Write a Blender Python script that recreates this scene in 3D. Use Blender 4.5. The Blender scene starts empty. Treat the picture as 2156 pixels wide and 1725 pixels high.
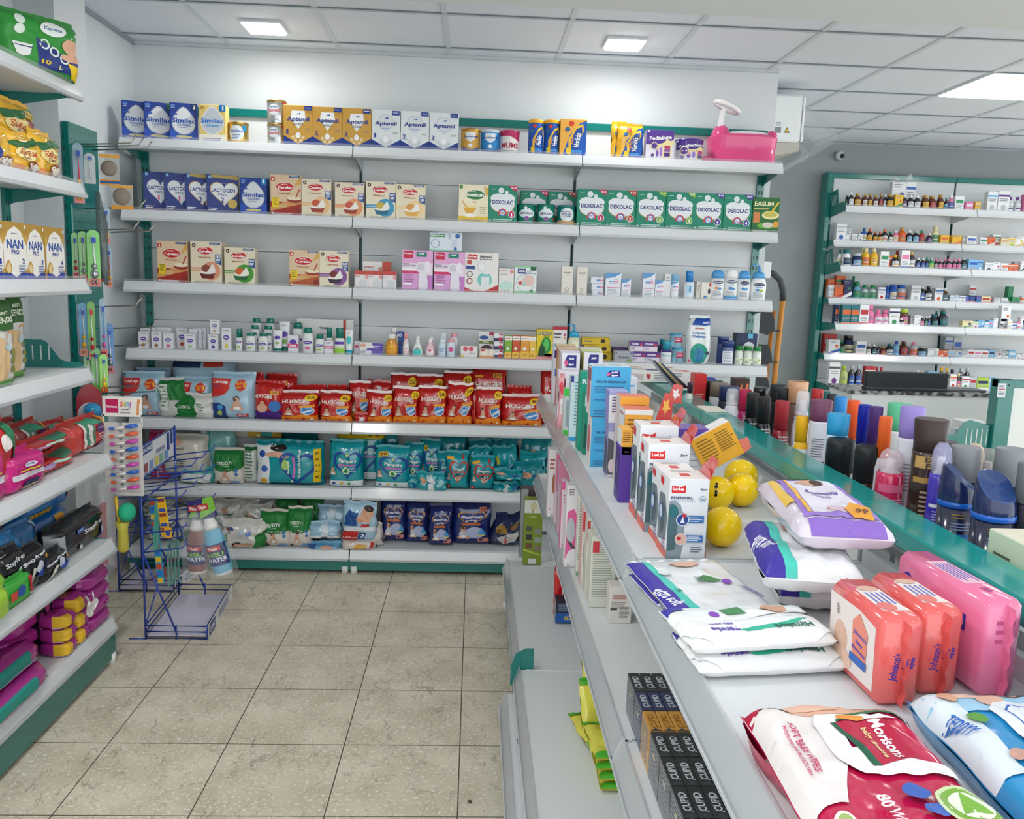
import bpy, math, random
from mathutils import Vector, Matrix, noise
from mathutils.geometry import tessellate_polygon
SC = bpy.context.scene
COL = SC.collection
# ------------------------------------------------------------------ camera
FPX, PITCH, YAW, ROLL = 1802.0, .1512, .0467, .033
EYE = Vector((0, 0, 1.35))
FW = Vector((math.sin(YAW)*math.cos(PITCH), math.cos(YAW)*math.cos(PITCH), -math.sin(PITCH)))
_r = Vector((math.cos(YAW), -math.sin(YAW), 0)); _u = _r.cross(FW)
RT = math.cos(ROLL)*_r + math.sin(ROLL)*_u
UP = -math.sin(ROLL)*_r + math.cos(ROLL)*_u
cam = bpy.data.cameras.new('camera'); cam.sensor_width = 36; cam.lens = FPX*36/2156
cam.clip_start = .05; cam.clip_end = 60
co = bpy.data.objects.new('camera', cam); COL.objects.link(co)
mw = Matrix((RT, UP, -FW)).transposed().to_4x4(); mw.translation = EYE
co.matrix_world = mw; SC.camera = co
# ------------------------------------------------------------------ world, exposure, lights
SC.view_settings.view_transform = 'Standard'; SC.view_settings.look = 'None'
SC.view_settings.gamma = 1; SC.view_settings.use_curve_mapping = False
SC.view_settings.exposure = 0.34
wd = bpy.data.worlds.new('world'); SC.world = wd; wd.use_nodes = True
bg = wd.node_tree.nodes['Background']; bg.inputs[0].default_value = (.95, .98, 1, 1); bg.inputs[1].default_value = 2.0
CEIL = 2.362

def area(name, loc, sx, sy, power, col=(1, .98, .95), rot=(0, 0, 0)):
    l = bpy.data.lights.new(name, 'AREA'); l.shape = 'RECTANGLE'; l.size = sx; l.size_y = sy
    l.energy = power; l.color = col
    o = bpy.data.objects.new(name, l); COL.objects.link(o); o.location = loc; o.rotation_euler = rot
    return o
def ray(x, y): return RT*((x-1078)/FPX) - UP*((y-862.5)/FPX) + FW
def onX(x, y, v): d = ray(x, y); return EYE + d*((v-EYE.x)/d.x)
def onY(x, y, v): d = ray(x, y); return EYE + d*((v-EYE.y)/d.y)
def onZ(x, y, v): d = ray(x, y); return EYE + d*((v-EYE.z)/d.z)
LAMPS = [onZ(556, 53, CEIL), onZ(1315, 88, CEIL)]
DX = LAMPS[1].x-LAMPS[0].x
for i, p in enumerate([(LAMPS[0].x, LAMPS[0].y), (LAMPS[1].x, LAMPS[1].y)]):
    area('downlight', (p[0], p[1], CEIL-.03), .15, .15, 2.2)
for x, y, pw in ((-.8, 1.5, 9), (.95, 1.5, .9), (-.8, .1, 7), (.95, .1, .4), (2.6, .3, 2)):
    area('downlight', (x, y, CEIL-.03), .15, .15, pw)
area('panel_light', (3.75, 4.1, CEIL-.05), .48, .48, 16, (.97, .98, 1))
area('panel_light', (2.3, 2.3, CEIL-.03), .48, .48, 4, (.97, .98, 1))

# ------------------------------------------------------------------ materials
MATS = {}
def lin(c): return c/12.92 if c <= .04045 else ((c+.055)/1.055)**2.4
def mat(key):
    """key = hex colour + finish letter: none carton, g glossy film, p plastic, m metal, t see-through film, e lamp"""
    if key in MATS: return MATS[key]
    m = bpy.data.materials.new('paint_'+key); m.use_nodes = True; MATS[key] = m
    b = m.node_tree.nodes['Principled BSDF']; I = b.inputs
    h, fin = key[:6], key[6:]
    c = tuple(lin(int(h[i:i+2], 16)/255) for i in (0, 2, 4))+(1,)
    I['Base Color'].default_value = c; m.diffuse_color = c
    I['Roughness'].default_value = .45; I['Specular IOR Level'].default_value = .4
    if fin == 'g': I['Roughness'].default_value = .14; I['Specular IOR Level'].default_value = .8
    elif fin == 'p': I['Roughness'].default_value = .12; I['Specular IOR Level'].default_value = .5
    elif fin == 'r': I['Roughness'].default_value = .8; I['Specular IOR Level'].default_value = .2
    elif fin == 'm': I['Metallic'].default_value = .9; I['Roughness'].default_value = .28
    elif fin == 't':
        I['Roughness'].default_value = .12; I['Alpha'].default_value = .38; I['Specular IOR Level'].default_value = .8
    elif fin == 'f':
        I['Roughness'].default_value = .1; I['Alpha'].default_value = .14; I['Specular IOR Level'].default_value = 1
    elif fin == 'k':
        I['Roughness'].default_value = .1; I['Alpha'].default_value = .62
    elif fin == 'e':
        I['Emission Color'].default_value = c; I['Emission Strength'].default_value = 6
    return m

# ------------------------------------------------------------------ text outlines, cached
TX = {}
def text_tris(s):
    if s in TX: return TX[s]
    cu = bpy.data.curves.new('lettering', 'FONT'); cu.body = s; cu.resolution_u = 2; cu.offset = .03; cu.fill_mode = 'FRONT'
    o = bpy.data.objects.new('lettering', cu)
    me = o.to_mesh()
    V = [tuple(v.co) for v in me.vertices]; T = [tuple(p.vertices) for p in me.polygons]
    o.to_mesh_clear(); bpy.data.objects.remove(o); bpy.data.curves.remove(cu)
    if not V: V = [(0, 0, 0)]
    xs = [v[0] for v in V]; ys = [v[1] for v in V]
    x0, x1, y0, y1 = min(xs), max(xs), min(ys), max(ys); w = max(x1-x0, 1e-5); h = max(y1-y0, 1e-5)
    V = [((v[0]-x0)/w-.5, (v[1]-y0)/h-.5) for v in V]
    TX[s] = (V, T); return TX[s]

# ------------------------------------------------------------------ mesh builder
class B:
    def __init__(s): s.v = []; s.f = []; s.m = []; s.sm = []
    def add(s, pts, faces, key, smooth=False):
        n = len(s.v); s.v += [tuple(p) for p in pts]
        for f in faces: s.f.append(tuple(i+n for i in f)); s.m.append(key); s.sm.append(smooth)
        return s
    def box(s, x0, x1, y0, y1, z0, z1, key, b=0, top=None, side=None):
        top = top or key; side = side or key
        if b <= 0:
            P = [(x, y, z) for x in (x0, x1) for y in (y0, y1) for z in (z0, z1)]
            for f, k in (((0, 1, 3, 2), side), ((4, 6, 7, 5), side), ((0, 4, 5, 1), key), ((2, 3, 7, 6), key), ((0, 2, 6, 4), top), ((1, 5, 7, 3), top)):
                s.add(P, [], k); n = len(s.v)-8; s.f.append(tuple(i+n for i in f)); s.m.append(k); s.sm.append(False)
            return s
        lo = (x0, y0, z0); hi = (x1, y1, z1); n = len(s.v); idx = {}
        for sx in (0, 1):
            for sy in (0, 1):
                for sz in (0, 1):
                    sg = (sx, sy, sz)
                    for a in range(3):
                        p = [0, 0, 0]
                        for c in range(3):
                            base = hi[c] if sg[c] else lo[c]
                            p[c] = base if c == a else base+(-b if sg[c] else b)
                        idx[sg+(a,)] = len(s.v); s.v.append(tuple(p))
        def F(f, k): s.f.append(tuple(f)); s.m.append(k); s.sm.append(False)
        for a in range(3):
            bb, cc = (a+1) % 3, (a+2) % 3
            for sa in (0, 1):
                q = []
                for (i, j) in ((0, 0), (1, 0), (1, 1), (0, 1)):
                    g = [0, 0, 0]; g[a] = sa; g[bb] = i; g[cc] = j; q.append(idx[tuple(g)+(a,)])
                if not sa: q.reverse()
                F(q, (side, key, top)[a])
            for i in (0, 1):
                for j in (0, 1):
                    g0 = [0, 0, 0]; g0[bb] = i; g0[cc] = j; g1 = list(g0); g1[a] = 1
                    q = [idx[tuple(g0)+(bb,)], idx[tuple(g1)+(bb,)], idx[tuple(g1)+(cc,)], idx[tuple(g0)+(cc,)]]
                    if (i+j) % 2: q.reverse()
                    F(q[::-1], key)
        for sx in (0, 1):
            for sy in (0, 1):
                for sz in (0, 1):
                    q = [idx[(sx, sy, sz, a)] for a in range(3)]
                    if (sx+sy+sz) % 2 == 0: q.reverse()
                    F(q, key)
        return s
    def prism(s, poly, axis, a0, a1, key):
        """poly of 2-D points extruded along axis 0/1/2"""
        def mk(p, a):
            return [(a, p[0], p[1]), (p[0], a, p[1]), (p[0], p[1], a)][axis]
        n = len(poly); P = [mk(p, a0) for p in poly]+[mk(p, a1) for p in poly]
        F = [(i, (i+1) % n, n+(i+1) % n, n+i) for i in range(n)]+[tuple(range(n))[::-1], tuple(range(n, 2*n))]
        return s.add(P, F, key)
    def lathe(s, prof, key, n=16, sx=1, sy=1, cx=0, cy=0, z0=0, cap=True, smooth=True):
        """prof: list of (r, z[, key])"""
        b = len(s.v)
        for p in prof:
            for i in range(n):
                t = 2*math.pi*i/n; s.v.append((cx+p[0]*sx*math.cos(t), cy+p[0]*sy*math.sin(t), z0+p[1]))
        for j in range(len(prof)-1):
            k = prof[j][2] if len(prof[j]) > 2 else key
            for i in range(n):
                s.f.append((b+j*n+i, b+j*n+(i+1) % n, b+(j+1)*n+(i+1) % n, b+(j+1)*n+i)); s.m.append(k); s.sm.append(smooth)
        if cap:
            s.f.append(tuple(b+i for i in range(n))[::-1]); s.m.append(prof[0][2] if len(prof[0]) > 2 else key); s.sm.append(False)
            l = b+(len(prof)-1)*n
            s.f.append(tuple(l+i for i in range(n))); s.m.append(prof[-2][2] if len(prof[-2]) > 2 else key); s.sm.append(False)
        return s
    def tube(s, pts, r, key, n=6, closed=False):
        pts = [Vector(p) for p in pts]; b = len(s.v); m = len(pts); last = None
        for i, p in enumerate(pts):
            a = pts[i-1] if (i > 0 or closed) else p
            c = pts[(i+1) % m] if (i < m-1 or closed) else p
            d = (c-a).normalized()
            u = last - d*last.dot(d) if last else (Vector((0, 0, 1)) if abs(d.z) < .9 else Vector((1, 0, 0))).cross(d)
            u.normalize(); w = d.cross(u); last = u
            rr = r[i] if isinstance(r, (list, tuple)) else r
            for k in range(n):
                t = 2*math.pi*k/n; s.v.append(tuple(p+u*(rr*math.cos(t))+w*(rr*math.sin(t))))
        for i in range(m if closed else m-1):
            j = (i+1) % m
            for k in range(n):
                s.f.append((b+i*n+k, b+i*n+(k+1) % n, b+j*n+(k+1) % n, b+j*n+k)); s.m.append(key); s.sm.append(True)
        if not closed:
            s.f.append(tuple(b+k for k in range(n))[::-1]); s.m.append(key); s.sm.append(False)
            s.f.append(tuple(b+(m-1)*n+k for k in range(n))); s.m.append(key); s.sm.append(False)
        return s
    def surf(s, S, nu, nv, key, smooth=True, u0=0, u1=1, v0=0, v1=1):
        b = len(s.v)
        for j in range(nv+1):
            for i in range(nu+1):
                s.v.append(tuple(S(u0+(u1-u0)*i/nu, v0+(v1-v0)*j/nv, 0)))
        for j in range(nv):
            for i in range(nu):
                a = b+j*(nu+1)+i
                k = key((i+.5)/nu, (j+.5)/nv) if callable(key) else key
                s.f.append((a, a+1, a+nu+2, a+nu+1)); s.m.append(k); s.sm.append(smooth)
        return s
    def ball(s, c, rx, ry, rz, key, nu=14, nv=10):
        def S(u, v, o):
            t = 2*math.pi*u; p = math.pi*(v-.5)
            return (c[0]+rx*math.cos(p)*math.cos(t), c[1]+ry*math.cos(p)*math.sin(t), c[2]+rz*math.sin(p))
        return s.surf(S, nu, nv, key)
    # ---- printed artwork on a surface S(u, v, offset)
    def art(s, S, els, step=.00018, sub=9, asp=1.0, first=1):
        """asp = face width / height, used to keep circles round"""
        for li, e in enumerate(els):
            off = step*(li+first); k = e[0]
            if k == 'r':
                x0, y0, x1, y1, c = e[1:6]; P = [(x0, y0), (x1, y0), (x1, y1), (x0, y1)]; T = [(0, 1, 2), (0, 2, 3)]
            elif k == 'e' or k == 'c':
                if k == 'e': cx, cy, rx, ry, c = e[1:6]
                else: cx, cy, rx, c = e[1:5]; ry = rx*asp
                n = 20; P = [(cx, cy)]+[(cx+rx*math.cos(6.28319*i/n), cy+ry*math.sin(6.28319*i/n)) for i in range(n)]
                T = [(0, i+1, (i+1) % n+1) for i in range(n)]
            elif k == 'o':   # ring: cx, cy, rx, thickness, col
                cx, cy, rx, th, c = e[1:6]; n = 20; P = []
                for i in range(n):
                    a = 6.28319*i/n; P += [(cx+rx*math.cos(a), cy+rx*asp*math.sin(a)), (cx+(rx-th)*math.cos(a), cy+(rx-th)*asp*math.sin(a))]
                T = []
                for i in range(n):
                    j = (i+1) % n; T += [(2*i, 2*j, 2*j+1), (2*i, 2*j+1, 2*i+1)]
            elif k == 'p':
                P, c = list(e[1]), e[2]; T = tessellate_polygon([[Vector((p[0], p[1], 0)) for p in P]])
            elif k == 'd':   # drop, point upwards: cx, cy, rx, ry, col
                cx, cy, rx, ry, c = e[1:6]; P = []
                for i in range(24):
                    a = 6.28319*i/24; rr = 1+.38*max(0, math.sin(a))**6
                    P.append((cx+rx*math.cos(a), cy+ry*math.sin(a)*rr))
                P = [(cx, cy)]+P; T = [(0, i+1, (i+1) % 24+1) for i in range(24)]
            elif k == 'h':   # heart: cx, cy, rx, ry, col[, ring thickness 0..1]
                cx, cy, rx, ry, c = e[1:6]; n = 32; th = e[6] if len(e) > 6 else 0
                def hp(i, q):
                    a = 6.28319*i/n; return (cx+q*rx*math.sin(a)**3, cy+q*ry*(13*math.cos(a)-5*math.cos(2*a)-2*math.cos(3*a)-math.cos(4*a))/15.)
                if th:
                    P = [hp(i, q) for i in range(n) for q in (1, 1-th)]; T = []
                    for i in range(n):
                        j = (i+1) % n; T += [(2*i, 2*j, 2*j+1), (2*i, 2*j+1, 2*i+1)]
                else:
                    P = [(cx, cy)]+[hp(i, 1) for i in range(n)]; T = [(0, i+1, (i+1) % n+1) for i in range(n)]
            elif k == 't':   # text, cx, cy, w, h, col[, rot degrees]
                tx, cx, cy, w, h, c = e[1:7]; rot = math.radians(e[7]) if len(e) > 7 else 0
                V, T = text_tris(tx); cs, sn = math.cos(rot), math.sin(rot); P = []
                for a, b in V:
                    a *= w; b *= h/asp   # work in width units
                    P.append((cx+a*cs-b*sn, cy+(a*sn+b*cs)*asp))
            elif k == 'l':   # fine print lines: x0, ytop, x1, n, pitch, col
                x0, y0, x1, n, pt, c = e[1:7]; P = []; T = []
                rr = random.Random(int(x0*977+y0*131+n))
                for i in range(n):
                    y = y0-i*pt; xe = x1-(x1-x0)*rr.random()*.3; q = len(P)
                    P += [(x0, y-pt*.22), (xe, y-pt*.22), (xe, y+pt*.22), (x0, y+pt*.22)]; T += [(q, q+1, q+2), (q, q+2, q+3)]
            P = [(min(1, max(0, p[0])), min(1, max(0, p[1]))) for p in P]
            if sub:   # subdivide long edges so the print follows the surface
                lim = 1.0/sub; todo = [(tuple(P[a]), tuple(P[b]), tuple(P[d])) for a, b, d in T]; outt = []; guard = 0
                while todo and guard < 6000:
                    guard += 1
                    t = todo.pop(); L = [(math.dist(t[i], t[(i+1) % 3]), i) for i in range(3)]; m, i = max(L)
                    if m > lim:
                        a, b, d = t[i], t[(i+1) % 3], t[(i+2) % 3]; q = ((a[0]+b[0])/2, (a[1]+b[1])/2)
                        todo += [(a, q, d), (q, b, d)]
                    else: outt.append(t)
                P2 = []; T2 = []; ix = {}
                for t in outt+todo:
                    r3 = []
                    for p in t:
                        if p not in ix: ix[p] = len(P2); P2.append(p)
                        r3.append(ix[p])
                    T2.append(tuple(r3))
                P, T = P2, T2
            s.add([S(p[0], p[1], off) for p in P], T, c, bool(sub))
        return s
    def build(s, name, parent=None, loc=None, rot=None):
        me = bpy.data.meshes.new(name); me.from_pydata(s.v, [], s.f)
        keys = []
        for k in s.m:
            if k not in keys: keys.append(k)
        for k in keys: me.materials.append(k if not isinstance(k, str) else mat(k))
        ix = {k: i for i, k in enumerate(keys)}
        me.polygons.foreach_set('material_index', [ix[k] for k in s.m])
        me.polygons.foreach_set('use_smooth', s.sm)
        me.update()
        o = bpy.data.objects.new(name, me); COL.objects.link(o)
        if parent: o.parent = parent
        if loc is not None: o.location = loc
        if rot is not None: o.rotation_euler = rot if not isinstance(rot, (int, float)) else (0, 0, rot)
        return o

def plane(o, U, V):
    o, U, V = Vector(o), Vector(U), Vector(V); n = U.cross(V).normalized()
    return lambda u, v, off: o+U*u+V*v+n*off
LABELS = {}
def tag(o, label, cat, group=None, kind=None):
    o['label'] = label; o['category'] = cat
    if group: o['group'] = group
    if kind: o['kind'] = kind
    LABELS[label] = LABELS.get(label, 0)+1
    return o
def struct(o): o['kind'] = 'structure'; return o
def thing(name, label, cat, parts, loc, rot=0, group=None):
    """parts: list of (part name, builder[, parent index]); one part -> a single mesh"""
    if len(parts) == 1:
        return tag(parts[0][1].build(name, None, loc, rot), label, cat, group)
    e = bpy.data.objects.new(name, None); COL.objects.link(e); e.empty_display_size = .05
    e.location = loc; e.rotation_euler = rot if not isinstance(rot, (int, float)) else (0, 0, rot)
    tag(e, label, cat, group); made = []
    for p in parts:
        made.append(p[1].build(p[0], made[p[2]] if len(p) > 2 else e))
    return e
def dup(o, parent=None):
    c = o.copy(); COL.objects.link(c)
    if parent: c.parent = parent
    for ch in list(o.children): dup(ch, c)
    return c
ORD = ['leftmost']+'second third fourth fifth sixth seventh eighth ninth tenth eleventh twelfth thirteenth fourteenth fifteenth sixteenth seventeenth eighteenth nineteenth twentieth'.split()
def nth(i, n=None):
    if n and i == n-1: return 'rightmost'
    if i < 20: return ORD[i] if i == 0 else ORD[i]+' from the left'
    return 'twenty-'+['first', 'second', 'third', 'fourth', 'fifth', 'sixth', 'seventh', 'eighth', 'ninth'][i-20]+' from the left' if i < 29 else 'number %d from the left' % (i+1)
TEAL = '0a766fg'; WHT = 'dadedf'; LIP = 'eceff1g'; CLR = 'c4c9cdt'; CLF = 'e0e4e6f'
# ------------------------------------------------------------------ the room
def nodemat(name):
    m = bpy.data.materials.new(name); m.use_nodes = True; nt = m.node_tree
    return m, nt, nt.nodes['Principled BSDF'], nt.nodes.new, nt.links.new
def floor_mat():
    m, nt, b, N, L = nodemat('floor_tiles')
    tc = N('ShaderNodeTexCoord'); mp = N('ShaderNodeMapping'); L(tc.outputs['Object'], mp.inputs[0])
    mp.inputs['Location'].default_value = (.0114, -3.6596, 0); mp.inputs['Scale'].default_value = (1/.3343, 1/.3343, 1)
    mp.vector_type = 'POINT'
    # mapping applies scale before location, so fold the origin in
    mp.inputs['Location'].default_value = (.0114/.3343, -3.6596/.3343, 0)
    sx = N('ShaderNodeSeparateXYZ'); L(mp.outputs[0], sx.inputs[0])
    def line(sock):
        f = N('ShaderNodeMath'); f.operation = 'FRACT'; L(sock, f.inputs[0])
        a = N('ShaderNodeMath'); a.operation = 'SUBTRACT'; L(f.outputs[0], a.inputs[0]); a.inputs[1].default_value = .5
        c = N('ShaderNodeMath'); c.operation = 'ABSOLUTE'; L(a.outputs[0], c.inputs[0])
        g = N('ShaderNodeMath'); g.operation = 'GREATER_THAN'; L(c.outputs[0], g.inputs[0]); g.inputs[1].default_value = .4955
        return g.outputs[0]
    mx = N('ShaderNodeMath'); mx.operation = 'MAXIMUM'; L(line(sx.outputs[0]), mx.inputs[0]); L(line(sx.outputs[1]), mx.inputs[1])
    # per-tile offset of the marbling
    fl = N('ShaderNodeVectorMath'); fl.operation = 'FLOOR'; L(mp.outputs[0], fl.inputs[0])
    wn = N('ShaderNodeTexWhiteNoise'); wn.noise_dimensions = '3D'; L(fl.outputs[0], wn.inputs[0])
    sc = N('ShaderNodeMapping'); sc.inputs['Scale'].default_value = (30, 17, 1); L(tc.outputs['Object'], sc.inputs[0])
    n1 = N('ShaderNodeTexNoise'); n1.inputs['Scale'].default_value = 1.6; n1.inputs['Detail'].default_value = 4; L(sc.outputs[0], n1.inputs[0])
    va = N('ShaderNodeVectorMath'); va.operation = 'MULTIPLY_ADD'; L(n1.outputs['Color'], va.inputs[0]); va.inputs[1].default_value = (2.2, 2.2, 0); L(sc.outputs[0], va.inputs[2])
    vo = N('ShaderNodeTexVoronoi'); vo.feature = 'DISTANCE_TO_EDGE'; vo.inputs['Scale'].default_value = .55; L(va.outputs[0], vo.inputs['Vector'])
    cr = N('ShaderNodeValToRGB'); cr.color_ramp.elements[0].position = .0; cr.color_ramp.elements[1].position = .022
    cr.color_ramp.elements[0].color = (1, 1, 1, 1); cr.color_ramp.elements[1].color = (0, 0, 0, 1); L(vo.outputs['Distance'], cr.inputs[0])
    n2 = N('ShaderNodeTexNoise'); n2.inputs['Scale'].default_value = 95; n2.inputs['Detail'].default_value = 3; L(tc.outputs['Object'], n2.inputs[0])
    r2 = N('ShaderNodeValToRGB'); r2.color_ramp.elements[0].position = .57; r2.color_ramp.elements[1].position = .66; L(n2.outputs[0], r2.inputs[0])
    n3 = N('ShaderNodeTexNoise'); n3.inputs['Scale'].default_value = 7; n3.inputs['Detail'].default_value = 6; L(tc.outputs['Object'], n3.inputs[0])
    r3 = N('ShaderNodeValToRGB'); r3.color_ramp.elements[0].color = (.58, .51, .385, 1); r3.color_ramp.elements[1].color = (.72, .645, .51, 1)
    r3.color_ramp.elements[0].position = .35; r3.color_ramp.elements[1].position = .65; L(n3.outputs[0], r3.inputs[0])
    n4 = N('ShaderNodeTexNoise'); n4.inputs['Scale'].default_value = 5; L(tc.outputs['Object'], n4.inputs[0])
    g4 = N('ShaderNodeMath'); g4.operation = 'MULTIPLY'; L(n4.outputs[0], g4.inputs[0]); L(cr.outputs[0], g4.inputs[1])
    def mix(fac, a, bcol):
        k = N('ShaderNodeMix'); k.data_type = 'RGBA'; L(fac, k.inputs[0])
        if isinstance(a, tuple): k.inputs[6].default_value = a
        else: L(a, k.inputs[6])
        k.inputs[7].default_value = bcol; return k.outputs[2]
    h1 = N('ShaderNodeMath'); h1.operation = 'MULTIPLY'; L(r2.outputs[0], h1.inputs[0]); h1.inputs[1].default_value = .8
    c = mix(h1.outputs[0], r3.outputs[0], (.88, .84, .75, 1))
    c = mix(g4.outputs[0], c, (.11, .09, .06, 1))
    tn = N('ShaderNodeMapRange'); tn.inputs[3].default_value = -.0; tn.inputs[4].default_value = .06; L(wn.outputs['Value'], tn.inputs[0])
    c = mix(tn.outputs[0], c, (.25, .22, .17, 1))
    c = mix(mx.outputs[0], c, (.06, .05, .035, 1))
    L(c, b.inputs['Base Color']); b.inputs['Roughness'].default_value = .42; b.inputs['Specular IOR Level'].default_value = .35
    return m
def wall_mat(name, col, bump=.15):
    m, nt, b, N, L = nodemat(name)
    tc = N('ShaderNodeTexCoord'); n = N('ShaderNodeTexNoise'); n.inputs['Scale'].default_value = 60; n.inputs['Detail'].default_value = 5
    L(tc.outputs['Object'], n.inputs[0]); bp = N('ShaderNodeBump'); bp.inputs['Strength'].default_value = bump; bp.inputs['Distance'].default_value = .004
    L(n.outputs[0], bp.inputs['Height']); L(bp.outputs[0], b.inputs['Normal'])
    b.inputs['Base Color'].default_value = col; b.inputs['Roughness'].default_value = .7; b.inputs['Specular IOR Level'].default_value = .25
    return m
def ceil_mat():
    m, nt, b, N, L = nodemat('ceiling_tiles')
    tc = N('ShaderNodeTexCoord')
    mp = N('ShaderNodeMapping'); L(tc.outputs['Object'], mp.inputs[0]); mp.inputs['Scale'].default_value = (26, 26, 26); mp.inputs['Rotation'].default_value = (0, 0, .6)
    n = N('ShaderNodeTexVoronoi'); n.inputs['Scale'].default_value = 1; L(mp.outputs[0], n.inputs['Vector'])
    bp = N('ShaderNodeBump'); bp.inputs['Strength'].default_value = .12; bp.inputs['Distance'].default_value = .004; L(n.outputs[0], bp.inputs['Height']); L(bp.outputs[0], b.inputs['Normal'])
    b.inputs['Base Color'].default_value = (.78, .82, .89, 1); b.inputs['Roughness'].default_value = .6
    return m
MW = wall_mat('painted_wall', (.70, .74, .755, 1)); MB = wall_mat('painted_beam', (.70, .73, .73, 1), .05)
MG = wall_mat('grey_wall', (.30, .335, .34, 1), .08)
b = B(); b.box(-1.75, 6.5, -1.2, 6.25, -.05, 0, 'x'); b.m = [floor_mat()]*len(b.m); struct(b.build('floor'))
b = B(); b.box(-1.75, 6.5, -1.2, 6.25, CEIL, CEIL+.05, 'x'); b.m = [ceil_mat()]*len(b.m); struct(b.build('ceiling'))
def slab(name, x0, x1, y0, y1, z0, z1, m):
    b = B(); b.box(x0, x1, y0, y1, z0, z1, 'x'); b.m = [m]*len(b.m); return struct(b.build(name))
slab('wall_back', -1.584, 1.396, 4.16, 6.15, 0, CEIL, MW)
slab('wall_left', -1.75, -1.584, -1.2, 4.16, 0, CEIL, MW)
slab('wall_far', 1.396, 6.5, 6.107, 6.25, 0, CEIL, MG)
slab('wall_pillar', -1.584, -1.45, 3.13, 3.37, 0, CEIL, MW)
e = onY(1500, 32, 1); k = (2.147-1.35)/(e.z-1.35)
slab('trim_1', -1.584, 6.5, k-.42, k, 2.147, CEIL, MB)
# ceiling grid
b = B(); T = .499; cx0 = -.148; cy0 = 4.018; e0 = CEIL-.004
for i in range(-2, 13):
    x = cx0+i*T
    b.box(x-.011, x+.011, -1, 4.16 if x < 1.39 else 6.1, e0, CEIL-.0005, 'd2d9de')
struct(b.build('trim_2'))
b = B()
for j in range(-4, 9):
    y = cy0-j*T
    b.box(-1.58 if y < 4.16 else 1.396, 6.4, y-.0025, y+.0025, e0-.0005, CEIL-.0004, '74818b')  # thin dark line: shadow of the tile edge, put into the colour
    b.box(-1.58 if y < 4.16 else 1.396, 6.4, y+.0025, y+.020, e0-.0003, CEIL-.0004, 'bcc5cc')
b.box(-1.584, 1.396, 4.147, 4.16, CEIL-.016, CEIL-.0006, 'c5ccd0'); b.box(-1.584, -1.571, -1, 4.16, CEIL-.016, CEIL-.0006, '98a1a8')
struct(b.build('trim_3'))
# recessed ceiling lamps
for i, p in enumerate(LAMPS):
    a = B().box(-.087, .087, -.087, .087, -.012, 0, 'd8dde2', .004); c = B().box(-.075, .075, -.075, .075, -.020, -.012, 'ffffffe', .003)
    thing('ceiling_light', ['small square ceiling downlight above the blue cartons, left of the two', 'small square ceiling downlight above the middle of the back wall, right of the two'][i], 'ceiling light',
          [('frame', a), ('diffuser', c)], (p.x, p.y, CEIL), 0, 'square ceiling downlights')
pc = onZ(2120, 176, CEIL)
gx = cx0+(math.floor((pc.x-cx0)/T)+.5)*T; gy = cy0+(math.floor((pc.y-cy0)/T)+.5)*T
a = B().box(-.249, .249, -.249, .249, -.008, 0, 'e4e8ec'); c = B().box(-.237, .237, -.237, .237, -.013, -.008, 'ffffffe')
thing('ceiling_panel_light', 'large bright square light panel in the ceiling at the upper right', 'ceiling light', [('frame', a), ('diffuser', c)], (gx, gy, CEIL))

# ------------------------------------------------------------------ shop racks
def shelf_parts(L, yb, yf, z, col=WHT, x0=0, film=CLF):
    """deck from back yb to front yf (local -y is the front); returns deck builder, strip builder"""
    d = B().box(x0+.002, x0+L-.002, yf, yb, z-.022, z, col)
    d.prism([(yf+.003, z), (yf-.004, z+.002), (yf-.020, z-.036), (yf-.012, z-.040), (yf+.006, z-.022)], 0, x0+.002, x0+L-.002, LIP)
    s = B().prism([(yf-.006, z+.012), (yf-.0085, z+.012), (yf-.0265, z-.036), (yf-.024, z-.037)], 0, x0+.004, x0+L-.004, film)
    s.prism([(yf-.024, z-.034), (yf-.027, z-.034), (yf-.024, z-.044), (yf-.014, z-.046), (yf-.014, z-.043), (yf-.022, z-.041)], 0, x0+.004, x0+L-.004, 'c9ced1g')
    return d, s
def bracket_b(x, yb, yf, z, col, h=.045, t=.0022):
    return B().prism([(yb, z+.004), (yf+.012, z+.002), (yf-.012, z-.036), (yf+.03, z-.034), (yf+.12, z-.05), (yb-.03, z-h-.02), (yb, z-h-.03)], 0, x-t, x+t, col)
def upright_b(x, y0, y1, z0, z1, faces=1):
    b = B().box(x-.016, x+.016, y0, y1, z0, z1, TEAL)
    z = z0+.08
    while z < z1-.04:
        b.box(x-.0165, x+.0165, y0+.012, y0+.020, z, z+.016, '10332f'); b.box(x-.010, x-.005, y0-.0004, y0, z, z+.016, '10332f'); b.box(x+.005, x+.010, y0-.0004, y0, z, z+.016, '10332f'); z += .05
    return b
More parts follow.
